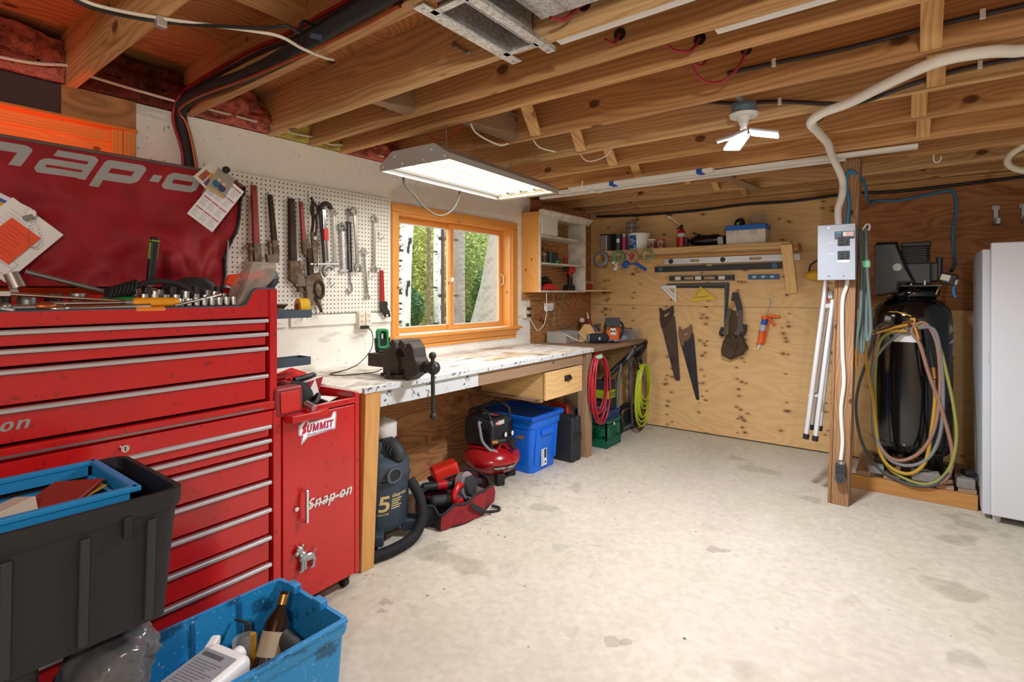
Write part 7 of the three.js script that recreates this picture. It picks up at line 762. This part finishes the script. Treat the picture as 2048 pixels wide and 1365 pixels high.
function ledLamp(label, p, turn, I) { // screw-in lamp with three folding light panels under a round ceiling box
  const o = thing('panel_lamp', label, 'lamp', p, turn); // p = underside of the round cover
  part('hanger_bar', box(0.02, 0.01, 0.40, [0, 0.065, 0.0]), M.galv, o); part('junction_box', cyl(0.056, 0.056, 0.05, [0, 0.035, 0], undefined, 28), mat('#5f7486', 0.5), o); part('cover_plate', cyl(0.06, 0.066, 0.012, [0, 0.004, 0], undefined, 32), M.white, o); part('lamp_holder', [cyl(0.02, 0.03, 0.04, [0, -0.02, 0], undefined, 20), cyl(0.016, 0.016, 0.03, [0, -0.05, 0])], M.white, o);
  [1.7, -0.4, -2.5].forEach((a, i) => { const w = new THREE.Group(); w.name = 'light_panel'; o.add(w); w.position.set(0, -0.075, 0); w.rotation.order = 'YXZ'; w.rotation.y = a; w.rotation.x = [0.25, 0.4, 0.3][i]; part('panel_back', box(0.088, 0.014, 0.13, [0, 0.009, 0.09], undefined, 0.006), M.lightgrey, w); part('panel_face', box(0.08, 0.005, 0.12, [0, -0.001, 0.09], undefined, 0.002), EM('#f2f6ff', 14), w); });
  const l = new THREE.SpotLight('#f4f7ff', I, 0, 1.5, 0.5); l.position.set(0, -0.15, 0); l.target.position.set(0, -1.2, 0); l.castShadow = true; l.shadow.radius = 5; l.shadow.mapSize.set(2048, 2048); o.add(l, l.target); return o;
}
ledLamp('round ceiling lamp with three glowing white panels', [2.2, 2.205, -2.67], 0, LAMP.led);
{ // unseen bare bulb pendant behind the camera, placed for even light from the front
  const o = thing('unseen_pendant_lamp', 'unseen bare bulb pendant lamp behind the camera lighting the room from the front', 'lamp', [3.4, 1.95, 0.75]); part('cord', rod([0, 0.09, 0], [0, SUB - 1.951, 0], 0.004), M.black, o); part('lamp_holder', cyl(0.022, 0.018, 0.06, [0, 0.07, 0]), M.black, o); part('bulb', lathe([[0.001, -0.045], [0.022, -0.04], [0.034, -0.02], [0.034, 0.0], [0.02, 0.03], [0.014, 0.045]], [0, 0, 0], undefined, 20), EM('#fff4e2', 8), o);
  const l = new THREE.PointLight('#fbf7f0', LAMP.rear); l.position.set(0, -0.01, 0); l.castShadow = true; l.shadow.radius = 4; o.add(l);
}
{ // duct boot on two steel rails between the joists
  const d = thing('duct_boot', 'galvanized sheet metal duct boot screwed between ceiling joists', 'duct');
  part('rail', [span([1.655, 2.218, -1.08], [1.70, 2.222, -1.57]), span([1.655, 2.222, -1.08], [1.659, 2.234, -1.57])], M.galv, d); part('rail', [span([1.81, 2.218, -1.05], [1.845, 2.222, -1.575]), span([1.841, 2.222, -1.05], [1.845, 2.234, -1.575])], M.galv, d);
  part('collar', [span([1.70, 2.22, -1.14], [1.704, 2.36, -1.49]), span([1.80, 2.22, -1.14], [1.804, 2.36, -1.49]), span([1.70, 2.22, -1.14], [1.804, 2.36, -1.144]), span([1.70, 2.22, -1.486], [1.804, 2.36, -1.49]), span([1.68, 2.218, -1.125], [1.82, 2.221, -1.15]), span([1.68, 2.218, -1.48], [1.82, 2.221, -1.505])], M.galv, d);
  part('side_duct', [ext([[1.83, 2.40], [1.87, 2.27], [2.5, 2.25], [2.5, 2.44], [1.83, 2.44]], 0.3, [0, 0, -1.30]), ext([[1.9, 2.30], [2.0, 2.24], [2.3, 2.24], [2.3, 2.30]], 0.16, [0, 0, -1.25])], M.galv, d); each('screw', [[1.68, -1.10], [1.675, -1.55], [1.827, -1.555]].map(([x, z]) => cyl(0.005, 0.005, 0.004, [x, 2.217, z], undefined, 8)), M.steel, d);
  solo('steel_peg', 'short steel bolt sticking out of ceiling joist', 'bolt', [rod([1.42,2.337,-1.504], [1.529,2.26,-1.47], 0.006), cyl(0.011, 0.011, 0.008, [1.422,2.336,-1.502], [PI / 2, 0, 0], 6)], M.dullsteel);
}
{ // insulated line set and cables along the joist, then down the wall
  const run = (name, label, cat, pts, r, m, n = 0) => solo(name, label, cat, tube(pts, r, n || pts.length * 10, false, 10), m);
  const ls = thing('insulated_pipe', 'black foam insulated pipe bundle along joist and down wall', 'pipe'); part('foam_sleeve', tube([[1.734,2.278,-1.055], [1.382,2.269,-1.055], [1.087,2.257,-1.055], [0.724,2.249,-1.055], [0.368,2.274,-1.055], [0.12, 2.262, -1.05], [0.04, 2.235, -1.06], [0.034, 2.15, -1.075], [0.036, 2.0, -1.10], [0.036, 1.90, -1.105]], 0.026, 120, false, 14), mat('#1d1f22', 0.7), ls);
  each('tape_band', [[[1.119,2.257,-1.055], 0.4], [[0.744,2.248,-1.055], 0.4]].map(([p, a]) => cyl(0.0285, 0.0285, 0.012, p, [0, 0, PI / 2 + a], 16)), M.black, ls); part('white_print', box(0.07, 0.018, 0.002, [1.23,2.239,-1.028], [0, 0, -0.42]), mat('#4a5478', 0.6), ls);
  run('red_cable', 'dark red twin cable clipped along joist above black pipe', 'cable', [[1.453,2.347,-1.08], [1.303,2.35,-1.08], [0.91,2.349,-1.08], [0.615,2.364,-1.08], [0.114,2.353,-1.08], [0.07, 2.30, -1.045], [0.035, 2.2, -1.03], [0.045, 2.05, -1.065], [0.04, 1.9, -1.075]], 0.008, mat('#8e1620', 0.45));
  run('black_cable', 'thin black cable between red cable and black pipe', 'cable', [[1.503,2.33,-1.08], [1.347,2.33,-1.08], [0.981,2.321,-1.08], [0.727,2.334,-1.08], [0.258,2.335,-1.08], [0.11, 2.295, -1.055], [0.06, 2.27, -1.07]], 0.008, M.black);
  run('copper_line', 'bare copper tube strapped under black foam pipe', 'pipe', [[1.644,2.212,-1.04], [1.403,2.206,-1.04], [0.806,2.218,-1.04], [0.304,2.249,-1.04], [0.08, 2.232, -1.04], [0.062, 2.19, -1.075], [0.062, 2.1, -1.10], [0.062, 1.95, -1.125]], 0.006, M.copper);
  run('white_cable', 'white house cable running along wall top through insulation', 'cable', [[0.04, 2.28, 0.2], [0.045, 2.277, -0.43], [0.04, 2.315, -0.64], [0.04, 2.295, -0.72], [0.04, 2.282, -1.05], [0.04, 2.286, -1.2], [0.04, 2.284, -1.52], [0.05, 2.27, -1.62], [0.04, 2.28, -1.78], [0.045, 2.262, -1.87], [0.04, 2.28, -1.99], [0.04, 2.27, -2.3]], 0.0065, M.cream, 120);
  const hc = thing('sagging_cable', 'twin black and white cable sagging under ceiling joists', 'cable'); part('black_strand', tube([[0.93, 2.222, -0.42], [0.94, 2.20, -0.49], [0.96, 2.222, -0.655], [1.168, 2.215, -0.845], [1.25, 2.222, -0.912], [1.24, 2.225, -0.96], [1.215, 2.28, -0.99], [1.19, 2.30, -1.05]], 0.0055, 80), M.black, hc); part('white_strand', tube([[0.935, 2.23, -0.42], [0.95, 2.207, -0.49], [0.972, 2.228, -0.655], [1.15, 2.212, -0.85], [1.20, 2.205, -0.92], [1.19, 2.2, -1.0], [1.168, 2.21, -1.10], [1.15, 2.225, -1.15]], 0.0055, 80), M.cream, hc); part('clamp', [box(0.028, 0.034, 0.03, [0.966, 2.217, -0.655], undefined, 0.004)], M.galv, hc);
  const stapled = (label, pts, n) => { const o = thing('stapled_cable', label, 'cable'); part('cable', tube(pts, 0.0095, 90), mat('#2c2224', 0.5), o); for (const i of n) part('staple', box(0.016, 0.034, 0.012, [pts[i][0], pts[i][1], pts[i][2] + 0.004], undefined, 0.002), M.white, o); };
  stapled('dark brown cable stapled along the joist before the lamp', [[2.194,2.331,-2.418], [2.38,2.327,-2.42], [2.632,2.317,-2.42], [2.905,2.323,-2.42], [3.032,2.322,-2.42], [3.196,2.32,-2.42]], [1, 4]);
  stapled('dark cable from lamp sagging along the joist behind white cable', [[1.88,2.41,-2.86], [2.087,2.348,-2.858], [2.321,2.305,-2.86], [2.513,2.253,-2.855], [2.65,2.226,-2.85], [2.778,2.254,-2.855], [2.931,2.283,-2.86], [3.057,2.293,-2.86], [3.259,2.288,-2.86]], [2, 7]);
  const loop = (label, pts) => { const o = thing('red_wire_loop', label, 'wire'); part('wire', tube(pts, 0.006, 40, false, 6), mat('#9a2434', 0.45), o); part('dark_hole_disc', cyl(0.022, 0.022, 0.006, pts[pts.length - 1], [PI / 2, 0, 0], 14), M.black, o); };  // black disc at the wire end stands for the shaded hole in the joist
  loop('red wire loop beside the duct boot', [[1.935, 2.235, -1.40], [1.95, 2.25, -1.46], [1.985, 2.29, -1.49], [2.0, 2.30, -1.503]]); loop('red wire loop entering the second long joist', [[1.97, 2.27, -1.70], [1.99, 2.262, -1.73], [2.003, 2.30, -1.752]]); loop('red wire loop in bay left of lamp, nearest the top edge', [[2.17, 2.36, -1.80], [2.14, 2.262, -1.86], [2.19, 2.25, -1.93], [2.22, 2.30, -1.964]]); loop('small red wire loop in bay left of lamp', [[2.2, 2.33, -2.01], [2.17, 2.26, -2.03], [2.19, 2.25, -2.08], [2.21, 2.3, -2.11]]); loop('wide red wire loop above the lamp', [[2.12, 2.34, -2.10], [2.14, 2.255, -2.2], [2.2, 2.25, -2.29], [2.27, 2.30, -2.30], [2.30, 2.36, -2.3]]);
  run('white_wire', 'white wire crossing bays above shop light', 'wire', [[1.02, 2.30, -2.03], [1.04, 2.20, -2.06], [1.12, 2.14, -2.15], [1.15, 2.15, -2.2]], 0.0045, M.cream, 40); run('red_wire', 'thin red wire drooping below joist over pegboard', 'wire', [[0.7, 2.26, -2.01], [0.78, 2.20, -2.02], [0.86, 2.18, -2.02], [0.95, 2.205, -2.02], [1.02, 2.27, -2.02]], 0.0035, mat('#a02020', 0.5), 40);
  run('white_wire', 'short white wire below joist right of hood', 'wire', [[1.1, 2.27, -2.47], [1.14, 2.2, -2.5], [1.22, 2.17, -2.55]], 0.0045, M.cream, 30); run('white_wire', 'white wire tail hanging right of hood far end', 'wire', [[1.15, 2.26, -2.92], [1.2, 2.2, -2.95], [1.3, 2.21, -2.97], [1.36, 2.25, -2.97]], 0.004, M.cream, 30);
  run('white_conduit', 'white cable elbow dropping at right edge of ceiling', 'cable', [[3.62, 2.05, -4.3], [3.45, 2.06, -4.3], [3.33, 2.095, -4.3], [3.285, 2.14, -4.3], [3.30, 2.19, -4.3], [3.36, 2.235, -4.28], [3.42, 2.3, -4.22]], 0.018, M.cream, 70);
  solo('joist_strip', 'long white trim strip stored along the first long joist', 'trim', span([1.86, 2.238, -1.548], [5.0, 2.25, -1.585], 0.002), M.white); solo('joist_strip', 'long white trim strip stored along the second long joist', 'trim', span([2.32, 2.238, -1.80], [5.0, 2.25, -1.84], 0.002), M.white);
  const pv = (l, a, e, w) => solo('trim_strip', l, 'trim', bar(a, e, w, 0.022, 0.002), M.white); pv('white plastic trim strip, longest of the bundle', [0.45, 2.214, -3.80], [2.86, 2.215, -3.86], 0.06); pv('white plastic trim strip nearest the lamp', [0.62, 2.205, -3.70], [1.75, 2.21, -3.72], 0.055); pv('narrow white trim strip at back of bundle', [0.2, 2.206, -3.90], [2.5, 2.21, -3.925], 0.04);
  for (const [p, l] of [[[1.0, 2.204, -3.715], 'blue tape band nearest the hood on trim bundle'], [[1.66, 2.208, -3.725], 'blue tape band at lamp end of trim bundle']]) solo('tape_band', l, 'tape', box(0.04, 0.034, 0.075, p, undefined, 0.004), M.cobalt); solo('strip_hanger', 'white strap hook holding trim bundle under joist', 'hook', tube([[0.76, 2.25, -3.66], [0.76, 2.2, -3.66], [0.77, 2.19, -3.72], [0.77, 2.195, -3.94], [0.77, 2.24, -3.95]], 0.005), M.white);
  solo('cup_hook', 'small white cup hook under ceiling joist', 'hook', tube([[2.94, 2.234, -4.255], [2.94, 2.20, -4.255], [2.955, 2.185, -4.255], [2.975, 2.2, -4.255], [2.975, 2.22, -4.255]], 0.004), M.white);
  solo('corner_wire', 'black cable drooping along top of plywood wall', 'cable', tube([[0.1, 2.19, -5.12], [0.6, 2.165, -5.14], [1.2, 2.16, -5.15], [1.6, 2.175, -5.15], [2.0, 2.165, -5.15], [2.44, 2.18, -5.15], [2.8, 2.165, -5.15], [3.6, 2.19, -5.15]], 0.012, 90), M.black);
}
{ // insulation in the joist ends above the wall
  const Tp = dtex(256, 256, (u, v) => { const n = fbm(u, v, 12, 12, 4, 801), m = fbm(u, v, 50, 50, 2, 811), dk = sstep(0.4, 0.85, n); return [mix(196, 120, dk) + (m - 0.5) * 50, mix(104, 66, dk) + (m - 0.5) * 40, mix(86, 52, dk) + (m - 0.5) * 36]; }, [0.3, 0.3]), Mp = mat('#ffffff', 1, 0, { map: Tp }), My = mat('#c8b860', 1, 0, { map: T_dirty });
  const batt = (label, z0, z1, m, s, x1 = 0.02) => { const g = new THREE.BoxGeometry(0.14, 0.215, Math.abs(z1 - z0) - 0.045, 8, 10, 16), p = g.attributes.position; for (let i = 0; i < p.count; i++) { const y = p.getY(i), z = p.getZ(i), n = fbm((z + 1) / 2, (y + 1) / 2, 24, 24, 3, s) - 0.5; if (p.getX(i) > -0.06) p.setX(i, p.getX(i) + n * 0.11 - (y > 0.06 ? 0.03 : 0)); p.setY(i, y + (y > 0 ? -0.03 + n * 0.05 : 0)); } g.computeVertexNormals(); const o = solo('insulation_batt', label, 'insulation', g, m); o.position.set(x1 - 0.06, 2.352, (z0 + z1) / 2); };
  batt('pink insulation batt at far left above wall', -0.25, -0.651, Mp, 5); batt('dusty pink insulation batt left of black pipe', -0.651, -1.107, mat('#8c6e5c', 1, 0, { map: Tp }), 15); batt('pink insulation batt right of black pipe', -1.107, -1.525, Mp, 25); batt('yellow insulation tuft in narrow joist bay', -1.525, -1.775, My, 35); batt('yellow insulation tuft in second narrow joist bay', -1.775, -1.985, My, 40); batt('reddish insulation batt above shop light end', -1.985, -2.45, Mp, 45); batt('pink insulation batt above window', -2.45, -2.89, Mp, 55); batt('pink insulation batt above window right half', -2.89, -3.34, Mp, 65);
}
{ // unseen red tube lamp behind the chest cover, placed to redden the boarded recess
  const o = thing('unseen_red_lamp', 'unseen red tube lamp behind the chest cover lighting the wall recess', 'lamp', [0.065, 1.40, -0.42]); part('stand', [box(0.05, 0.02, 0.6, [0, 0.0, 0], undefined, 0.004), rod([0, 0, -0.12], [0, 0.40, -0.12], 0.006), rod([0, 0, 0.12], [0, 0.40, 0.12], 0.006)], M.black, o); part('tube', rod([0, 0.41, -0.34], [0, 0.41, 0.34], 0.012, 14), EM('#ff5038', 5), o);
  const l = new THREE.RectAreaLight('#ff7a5c', LAMP.red, 0.03, 0.68); l.position.set(0, 0.426, 0); l.rotation.set(PI / 2, 0, 0); o.add(l);
}

// ---------- foreground totes ----------
{
  const T_splat = dtex(512, 512, (u, v) => { const n = fbm(u, v, 7, 7, 4, 851), w = fbm(u, v, 90, 90, 2, 861), d = sstep(0.62, 0.74, n) * 0.35, s = w > 0.83 ? 0.7 : 0; return [mix(34 * (1 - d), 210, s), mix(138 * (1 - d), 215, s), mix(200 * (1 - d), 220, s)]; }, [0.5, 0.5]); const Mb = mat('#ffffff', 0.42, 0, { map: T_splat }), t = tote('storage_tote', 'open blue industrial tote full of bottles in foreground', [1.187, 0, -0.735], 0, 0.41, 0.61, 0.315, Mb, { taper: 0.9, rd: 0.025 });
  each('rim_bracket', [box(0.05, 0.03, 0.03, [0.07, 0.325, -0.29], undefined, 0.004), box(0.05, 0.03, 0.03, [-0.09, 0.325, -0.29], undefined, 0.004), box(0.02, 0.012, 0.6, [0.205, 0.316, 0], undefined, 0.003)], Mb, t); each('inner_rib', [-0.15, 0.0, 0.15].map((z) => box(0.008, 0.2, 0.012, [-0.188, 0.2, z], [0, 0, 0.05])), mat('#175f92', 0.45), t);
  const at2 = (n, l, c, x, y, z, turn = 0) => thing(n, l, c, [1.187 + x, y, -0.735 + z], turn);
  let o = at2('jug', 'white plastic jug with grey label lying in blue tote', 'jug', 0.03, 0.235, 0.08, 0.35); part('jug_body', [box(0.16, 0.09, 0.27, [0, 0, 0], [0, 0, -0.12], 0.03)], mat('#e4e4e2', 0.4), o); part('label', box(0.115, 0.002, 0.18, [0, 0.0465, 0.0], [0, 0, -0.12]), mat('#b9bcc0', 0.5, 0, { map: ctex(96, 128, (g) => { g.fillStyle = '#c4c6ca'; g.fillRect(0, 0, 96, 128); g.fillStyle = '#8d9096'; for (let i = 0; i < 12; i++) g.fillRect(8, 30 + i * 7, 80 - (i % 4) * 9, 3); g.fillStyle = '#6b6f76'; g.fillRect(8, 8, 60, 12); }) }), o, { uv: true }); part('cap', cyl(0.022, 0.022, 0.03, [0.0, 0, -0.15], [PI / 2, 0, 0]), M.white, o);
  o = at2('spray_bottle', 'clear trigger spray bottle in blue tote', 'spray bottle', -0.125, 0.01, -0.035, 0.8); part('bottle', lathe([[0.001, 0], [0.04, 0], [0.042, 0.02], [0.042, 0.14], [0.03, 0.18], [0.013, 0.2], [0.013, 0.215], [0.001, 0.215]], [0, 0, 0]), M.cloudy, o); part('trigger_head', [box(0.03, 0.03, 0.07, [0, 0.235, 0.01], undefined, 0.008), box(0.012, 0.05, 0.012, [0, 0.21, 0.035], [0.3, 0, 0], 0.004)], M.white, o);
  o = at2('dispenser_bottle', 'clear squeeze bottle with dark pump in blue tote', 'bottle', -0.135, 0.01, -0.15, 0.4); part('bottle', lathe([[0.001, 0], [0.035, 0], [0.036, 0.15], [0.02, 0.19], [0.012, 0.2], [0.001, 0.2]], [0, 0, 0]), M.clear, o); part('pump', [cyl(0.012, 0.01, 0.04, [0, 0.22, 0]), rod([0, 0.24, 0], [-0.05, 0.245, 0], 0.005)], M.charcoal, o);
  o = at2('glass_bottle', 'brown glass bottle with cream label in blue tote', 'bottle', 0.02, 0.15, -0.12, 0.5); o.rotation.x = -0.55; part('bottle', lathe([[0.001, 0], [0.036, 0], [0.038, 0.01], [0.038, 0.15], [0.015, 0.19], [0.014, 0.24], [0.001, 0.24]], [0, 0, 0]), mat('#2e1d14', 0.12), o); part('bottle_label', cyl(0.0385, 0.0385, 0.07, [0, 0.09, 0], undefined, 24), mat('#bba98c', 0.6), o); part('collar', cyl(0.0155, 0.0155, 0.03, [0, 0.215, 0]), M.brass, o);
  o = at2('glass_jar', 'empty clear glass tumbler in blue tote', 'glass', -0.062, 0.03, -0.105, 0); part('glass', lathe([[0.001, 0], [0.03, 0], [0.038, 0.22], [0.036, 0.22], [0.028, 0.006], [0.001, 0.006]], [0, 0, 0]), M.clear, o);
  o = at2('angle_grinder', 'dark grey angle grinder in far corner of blue tote', 'power tool', 0.06, 0.20, -0.20, 0.2); o.rotation.z = -0.35; part('body', [place(new THREE.CapsuleGeometry(0.028, 0.12, 4, 14), [0, 0.02, 0], [0, 0, PI / 2])], M.charcoal, o); part('gear_head', [box(0.06, 0.05, 0.06, [0.09, 0.01, 0], undefined, 0.012), cyl(0.04, 0.04, 0.01, [0.1, -0.03, 0])], M.iron, o);
  o = at2('orange_cap_tube', 'slim amber tube standing beside glass bottle', 'tube', -0.02, 0.03, -0.11, 0); part('tube', cyl(0.011, 0.009, 0.25, [0, 0.125, 0]), mat('#a97a20', 0.4), o);
  solo('packing_filler', 'mixed rags and small cans filling blue tote bottom', 'clutter', [box(0.3, 0.10, 0.2, [1.19, 0.062, -0.62], [0.05, 0.2, 0], 0.03), box(0.24, 0.15, 0.16, [1.16, 0.085, -0.92], [0, 0.3, 0.1], 0.03)], mat('#7b7a78', 0.9, 0, { map: T_dirty }));
}
{
  const Mk = mat('#1a1d20', 0.6, 0, { map: T_spot }), t = tote('storage_tote', 'large open black plastic tote raised in foreground', [1.155, 0.556, -0.275], 0, 0.43, 0.58, 0.32, Mk, { taper: 0.88, rd: 0.035 });
  const rb = []; for (const z of [-0.22, -0.09, 0.04, 0.17]) rb.push(box(0.02, 0.255, 0.02, [0.199, 0.135, z], [0, 0, -0.085], 0.005)); each('side_rib', rb, mat('#2a2c2f', 0.55), t); each('rim_lug', [box(0.018, 0.05, 0.018, [0.214, 0.26, -0.17], undefined, 0.003), box(0.018, 0.05, 0.018, [0.214, 0.26, 0.08], undefined, 0.003)], Mk, t);
  const c = crate('milk_crate', 'blue lattice milk crate set inside black tote', [1.15, 0.566, -0.285], 0, 0.34, 0.40, 0.325, mat('#1d86c6', 0.45));
  const add = (l, x, y, z, w, h, d, r, m, n = 'leaflet', cat = 'paper') => solo(n, l, cat, box(w, h, d, [1.15 + x, y, -0.285 + z], r, 0.002), m);
  add('red printed leaflets fanned in blue crate', 0.0, 0.845, -0.06, 0.14, 0.008, 0.19, [0.3, 0.6, 0.1], mat('#8e2a20', 0.6)); add('yellow leaflet under red ones in blue crate', -0.03, 0.83, -0.07, 0.14, 0.006, 0.2, [0.3, 0.2, 0.1], mat('#c49a3a', 0.6)); add('white and orange carton lying in blue crate', 0.03, 0.845, 0.07, 0.06, 0.035, 0.22, [0.1, 0.5, 0.1], mat('#dcd3c8', 0.6, 0, { map: ctex(64, 32, (g) => { g.fillStyle = '#e2ddd4'; g.fillRect(0, 0, 64, 32); g.fillStyle = '#c8502a'; g.fillRect(8, 18, 48, 7); }) }), 'carton', 'box'); add('dark rag bundle at bottom of blue crate', 0, 0.70, 0, 0.26, 0.22, 0.32, [0, 0.1, 0], mat('#2c2a2a', 0.9), 'rag_bundle', 'rags');
  const s = tote('stacking_bin', 'dark plastic bin supporting the raised black tote', [1.13, 0, -0.15], 0, 0.36, 0.30, 0.552, mat('#202225', 0.6), { taper: 0.95, rd: 0.03, cat: 'bin' });
  const g = new THREE.SphereGeometry(1, 48, 32), p = g.attributes.position; for (let i = 0; i < p.count; i++) { const x = p.getX(i), y = p.getY(i), z = p.getZ(i), a = fbm((x + 1) / 2, (y + z + 2) / 4, 7, 7, 4, 33), n = 0.6 + 0.8 * a; p.setXYZ(i, x * 0.15 * n, y * 0.10 * n, z * 0.10 * n); } g.computeVertexNormals();
  solo('plastic_bag', 'crumpled grey plastic bag under raised black tote', 'bag', g, mat('#6a6d72', 0.2, 0, { transmission: 0.35, thickness: 0 }), { pos: [1.21, 0.42, -0.45] }); 
}

// ---------- outside the window ----------
{
  const gnd = new THREE.Group(); gnd.name = 'garden_ground'; gnd.userData = { kind: 'structure' }; scene.add(gnd);
  const Tg = dtex(256, 256, (u, v) => { const n = fbm(u, v, 8, 8, 4, 901), m = fbm(u, v, 60, 60, 2, 911); const t = sstep(0.4, 0.6, n); return [mix(150, 96, t) + (m - 0.5) * 40, mix(142, 120, t) + (m - 0.5) * 40, mix(118, 62, t) + (m - 0.5) * 30]; }, [3, 3]);
  part('lawn', span([-40, 0.2, 20], [-0.2, 0.6, -45]), mat('#ffffff', 1, 0, { map: Tg }), gnd);
  const Tb = dtex(256, 256, (u, v) => { const n = fbm(u, v, 4, 14, 4, 921), k = sstep(0.62, 0.68, n) , m = fbm(u, v, 40, 80, 2, 931); const l = 216 - 170 * k + (m - 0.5) * 30; return [l, l - 2, l - 8]; }, [0.7, 0.7]), Mbirch = mat('#ffffff', 0.8, 0, { map: Tb }), Tk = dtex(256, 256, (u, v) => { const n = fbm(u, v, 30, 5, 4, 941); const l = 96 + n * 70; return [l, l - 8, l - 18]; }, [0.6, 0.6]), Mbark = mat('#ffffff', 0.9, 0, { map: Tk });
  const leafG = (n, rx, ry, rz, s, sz, hollow = 0.3) => { const P = [], N = [], I = []; let k = s * 7919 + 3; const q = () => { k = (k * 1664525 + 1013904223) >>> 0; return k / 4294967296; }; for (let i = 0; i < n; i++) { const u = q() * 2 * PI, w = q() * 2 - 1, r = mix(hollow, 1, Math.cbrt(q())), ss = Math.sqrt(1 - w * w), c = [Math.cos(u) * ss * r * rx, w * r * ry, Math.sin(u) * ss * r * rz], a = q() * 6.3, b = q() * 3, e = sz * (0.6 + q()); const d1 = new THREE.Vector3(Math.cos(a), Math.sin(b) * 0.8, Math.sin(a)).normalize().multiplyScalar(e), d2 = new THREE.Vector3(-Math.sin(a), Math.cos(b), Math.cos(a)).normalize().multiplyScalar(e * 0.45); const o = P.length / 3; P.push(c[0] - d1.x, c[1] - d1.y, c[2] - d1.z, c[0] + d2.x, c[1] + d2.y, c[2] + d2.z, c[0] + d1.x, c[1] + d1.y, c[2] + d1.z, c[0] - d2.x, c[1] - d2.y, c[2] - d2.z); I.push(o, o + 1, o + 2, o, o + 2, o + 3); } const g = new THREE.BufferGeometry(); g.setAttribute('position', new THREE.Float32BufferAttribute(P, 3)); g.setAttribute('uv', new THREE.Float32BufferAttribute(new Array(P.length / 3 * 2).fill(0), 2)); g.setIndex(I); g.computeVertexNormals(); return g; };
  const leaf = (c) => mat(c, 0.7, 0, { side: THREE.DoubleSide, transmission: 0.35, thickness: 0 });
  const L1 = leaf('#8fa850'), L2 = leaf('#6a9048'), L3 = leaf('#c2c878'), L4 = leaf('#4f7c44'), L5 = leaf('#aaba70');
  const tree = (name, label, p, h, r, m, lean = 0, crown) => { const t = thing(name, label, 'tree', p); part('trunk', [tube([[0, -0.05, 0], [lean * 0.2, h * 0.3, 0.02], [lean * 0.6, h * 0.65, -0.03], [lean, h, 0]], r, 24, false, 12)], m, t); if (crown) part('foliage', leafG(crown[0], crown[1], crown[2], crown[1], crown[4], 0.07).translate(lean, h * 0.9, 0), crown[3], t, { stuff: true }); return t; };
  tree('birch_tree', 'white birch trunk nearest left window pane edge', [-3.9, 0.6, -5.9], 5, 0.11, Mbirch, 0.35);
  tree('birch_tree', 'pale birch trunk beside window centre stile', [-4.6, 0.6, -7.42], 5, 0.11, Mbirch, 0.05);
  tree('dark_tree', 'grey brown rough trunk left in right window pane', [-3.2, 0.6, -6.45], 5, 0.135, Mbark, 0.02);
  { const t = thing('leaning_trunk', 'broad grey trunk flaring to the ground in right pane', 'tree', [-3.4, 0.6, -7.55]); part('trunk', lathe([[0.46, -0.1], [0.36, 0.3], [0.24, 0.9], [0.16, 1.6], [0.11, 2.4], [0.08, 4]], [0, 0, 0], [0, 0, -0.08], 24), mat('#a7a39b', 0.9, 0, { map: T_dirty }), t); }
  for (const [x, z, l] of [[-2.6, -5.22, 'rusty steel mast pole, left of two outside window'], [-2.6, -5.5, 'dark steel mast pole with brackets outside window']]) { const t = thing('mast_pole', l, 'pole', [x, 0.6, z]); part('pole', cyl(0.028, 0.028, 4, [0, 2, 0], undefined, 12), l[0] === 'r' ? M.rust : M.iron, t); if (l[0] === 'd') for (const y of [0.72, 1.55]) part('bracket', [box(0.03, 0.03, 0.4, [0, y, -0.12]), box(0.1, 0.05, 0.06, [0, y, 0])], M.iron, t); }
  const bush = (label, p, rx, ry, rz, n, m, s, sz = 0.09) => { const t = thing('shrub', label, 'shrub', p); part('foliage', leafG(n, rx, ry, rz, s, sz).translate(0, ry * 0.9, 0), m, t, { stuff: true }); part('stems', [rod([0, -0.05, 0], [0.1, ry, 0.1], 0.02), rod([0, -0.05, 0], [-0.15, ry * 0.9, -0.1], 0.02)], Mbark, t); };
  bush('round dark green shrub low in left pane', [-5.0, 0.6, -6.75], 0.5, 0.5, 0.45, 6000, L4, 11, 0.035); bush('yellow green shrub behind mast poles', [-6.4, 0.6, -8.3], 0.95, 1.5, 0.95, 9000, L3, 12, 0.05); bush('green shrub behind first birch', [-7.0, 0.6, -6.3], 0.95, 1.6, 0.95, 8000, L1, 13, 0.05); bush('pale green shrub low in right pane', [-6.6, 0.6, -10.4], 1.0, 1.5, 1.0, 10000, L5, 14, 0.05); bush('mid green shrub between right pane trunks', [-4.9, 0.6, -9.5], 0.55, 0.75, 0.55, 6000, L2, 15, 0.045);
  bush('tall bright green thicket behind left pane', [-10, 0.6, -9.2], 1.75, 4.2, 1.75, 14000, L1, 16, 0.1); bush('tall yellow green thicket behind window centre', [-10, 0.6, -12.8], 1.75, 4.2, 1.75, 14000, L5, 17, 0.1); bush('tall green thicket behind right pane', [-10, 0.6, -16.4], 1.75, 4.6, 1.75, 14000, L2, 18, 0.1); bush('dark green thicket at right behind all others', [-13.8, 0.6, -18], 1.9, 5, 1.9, 12000, L4, 19, 0.13); bush('dark green thicket at centre behind all others', [-13.8, 0.6, -14.1], 1.9, 5, 1.9, 12000, L4, 21, 0.13); bush('olive thicket at left behind all others', [-13.8, 0.6, -10.2], 1.9, 5, 1.9, 12000, L3, 20, 0.13);
}

renderer.render(scene, camera);
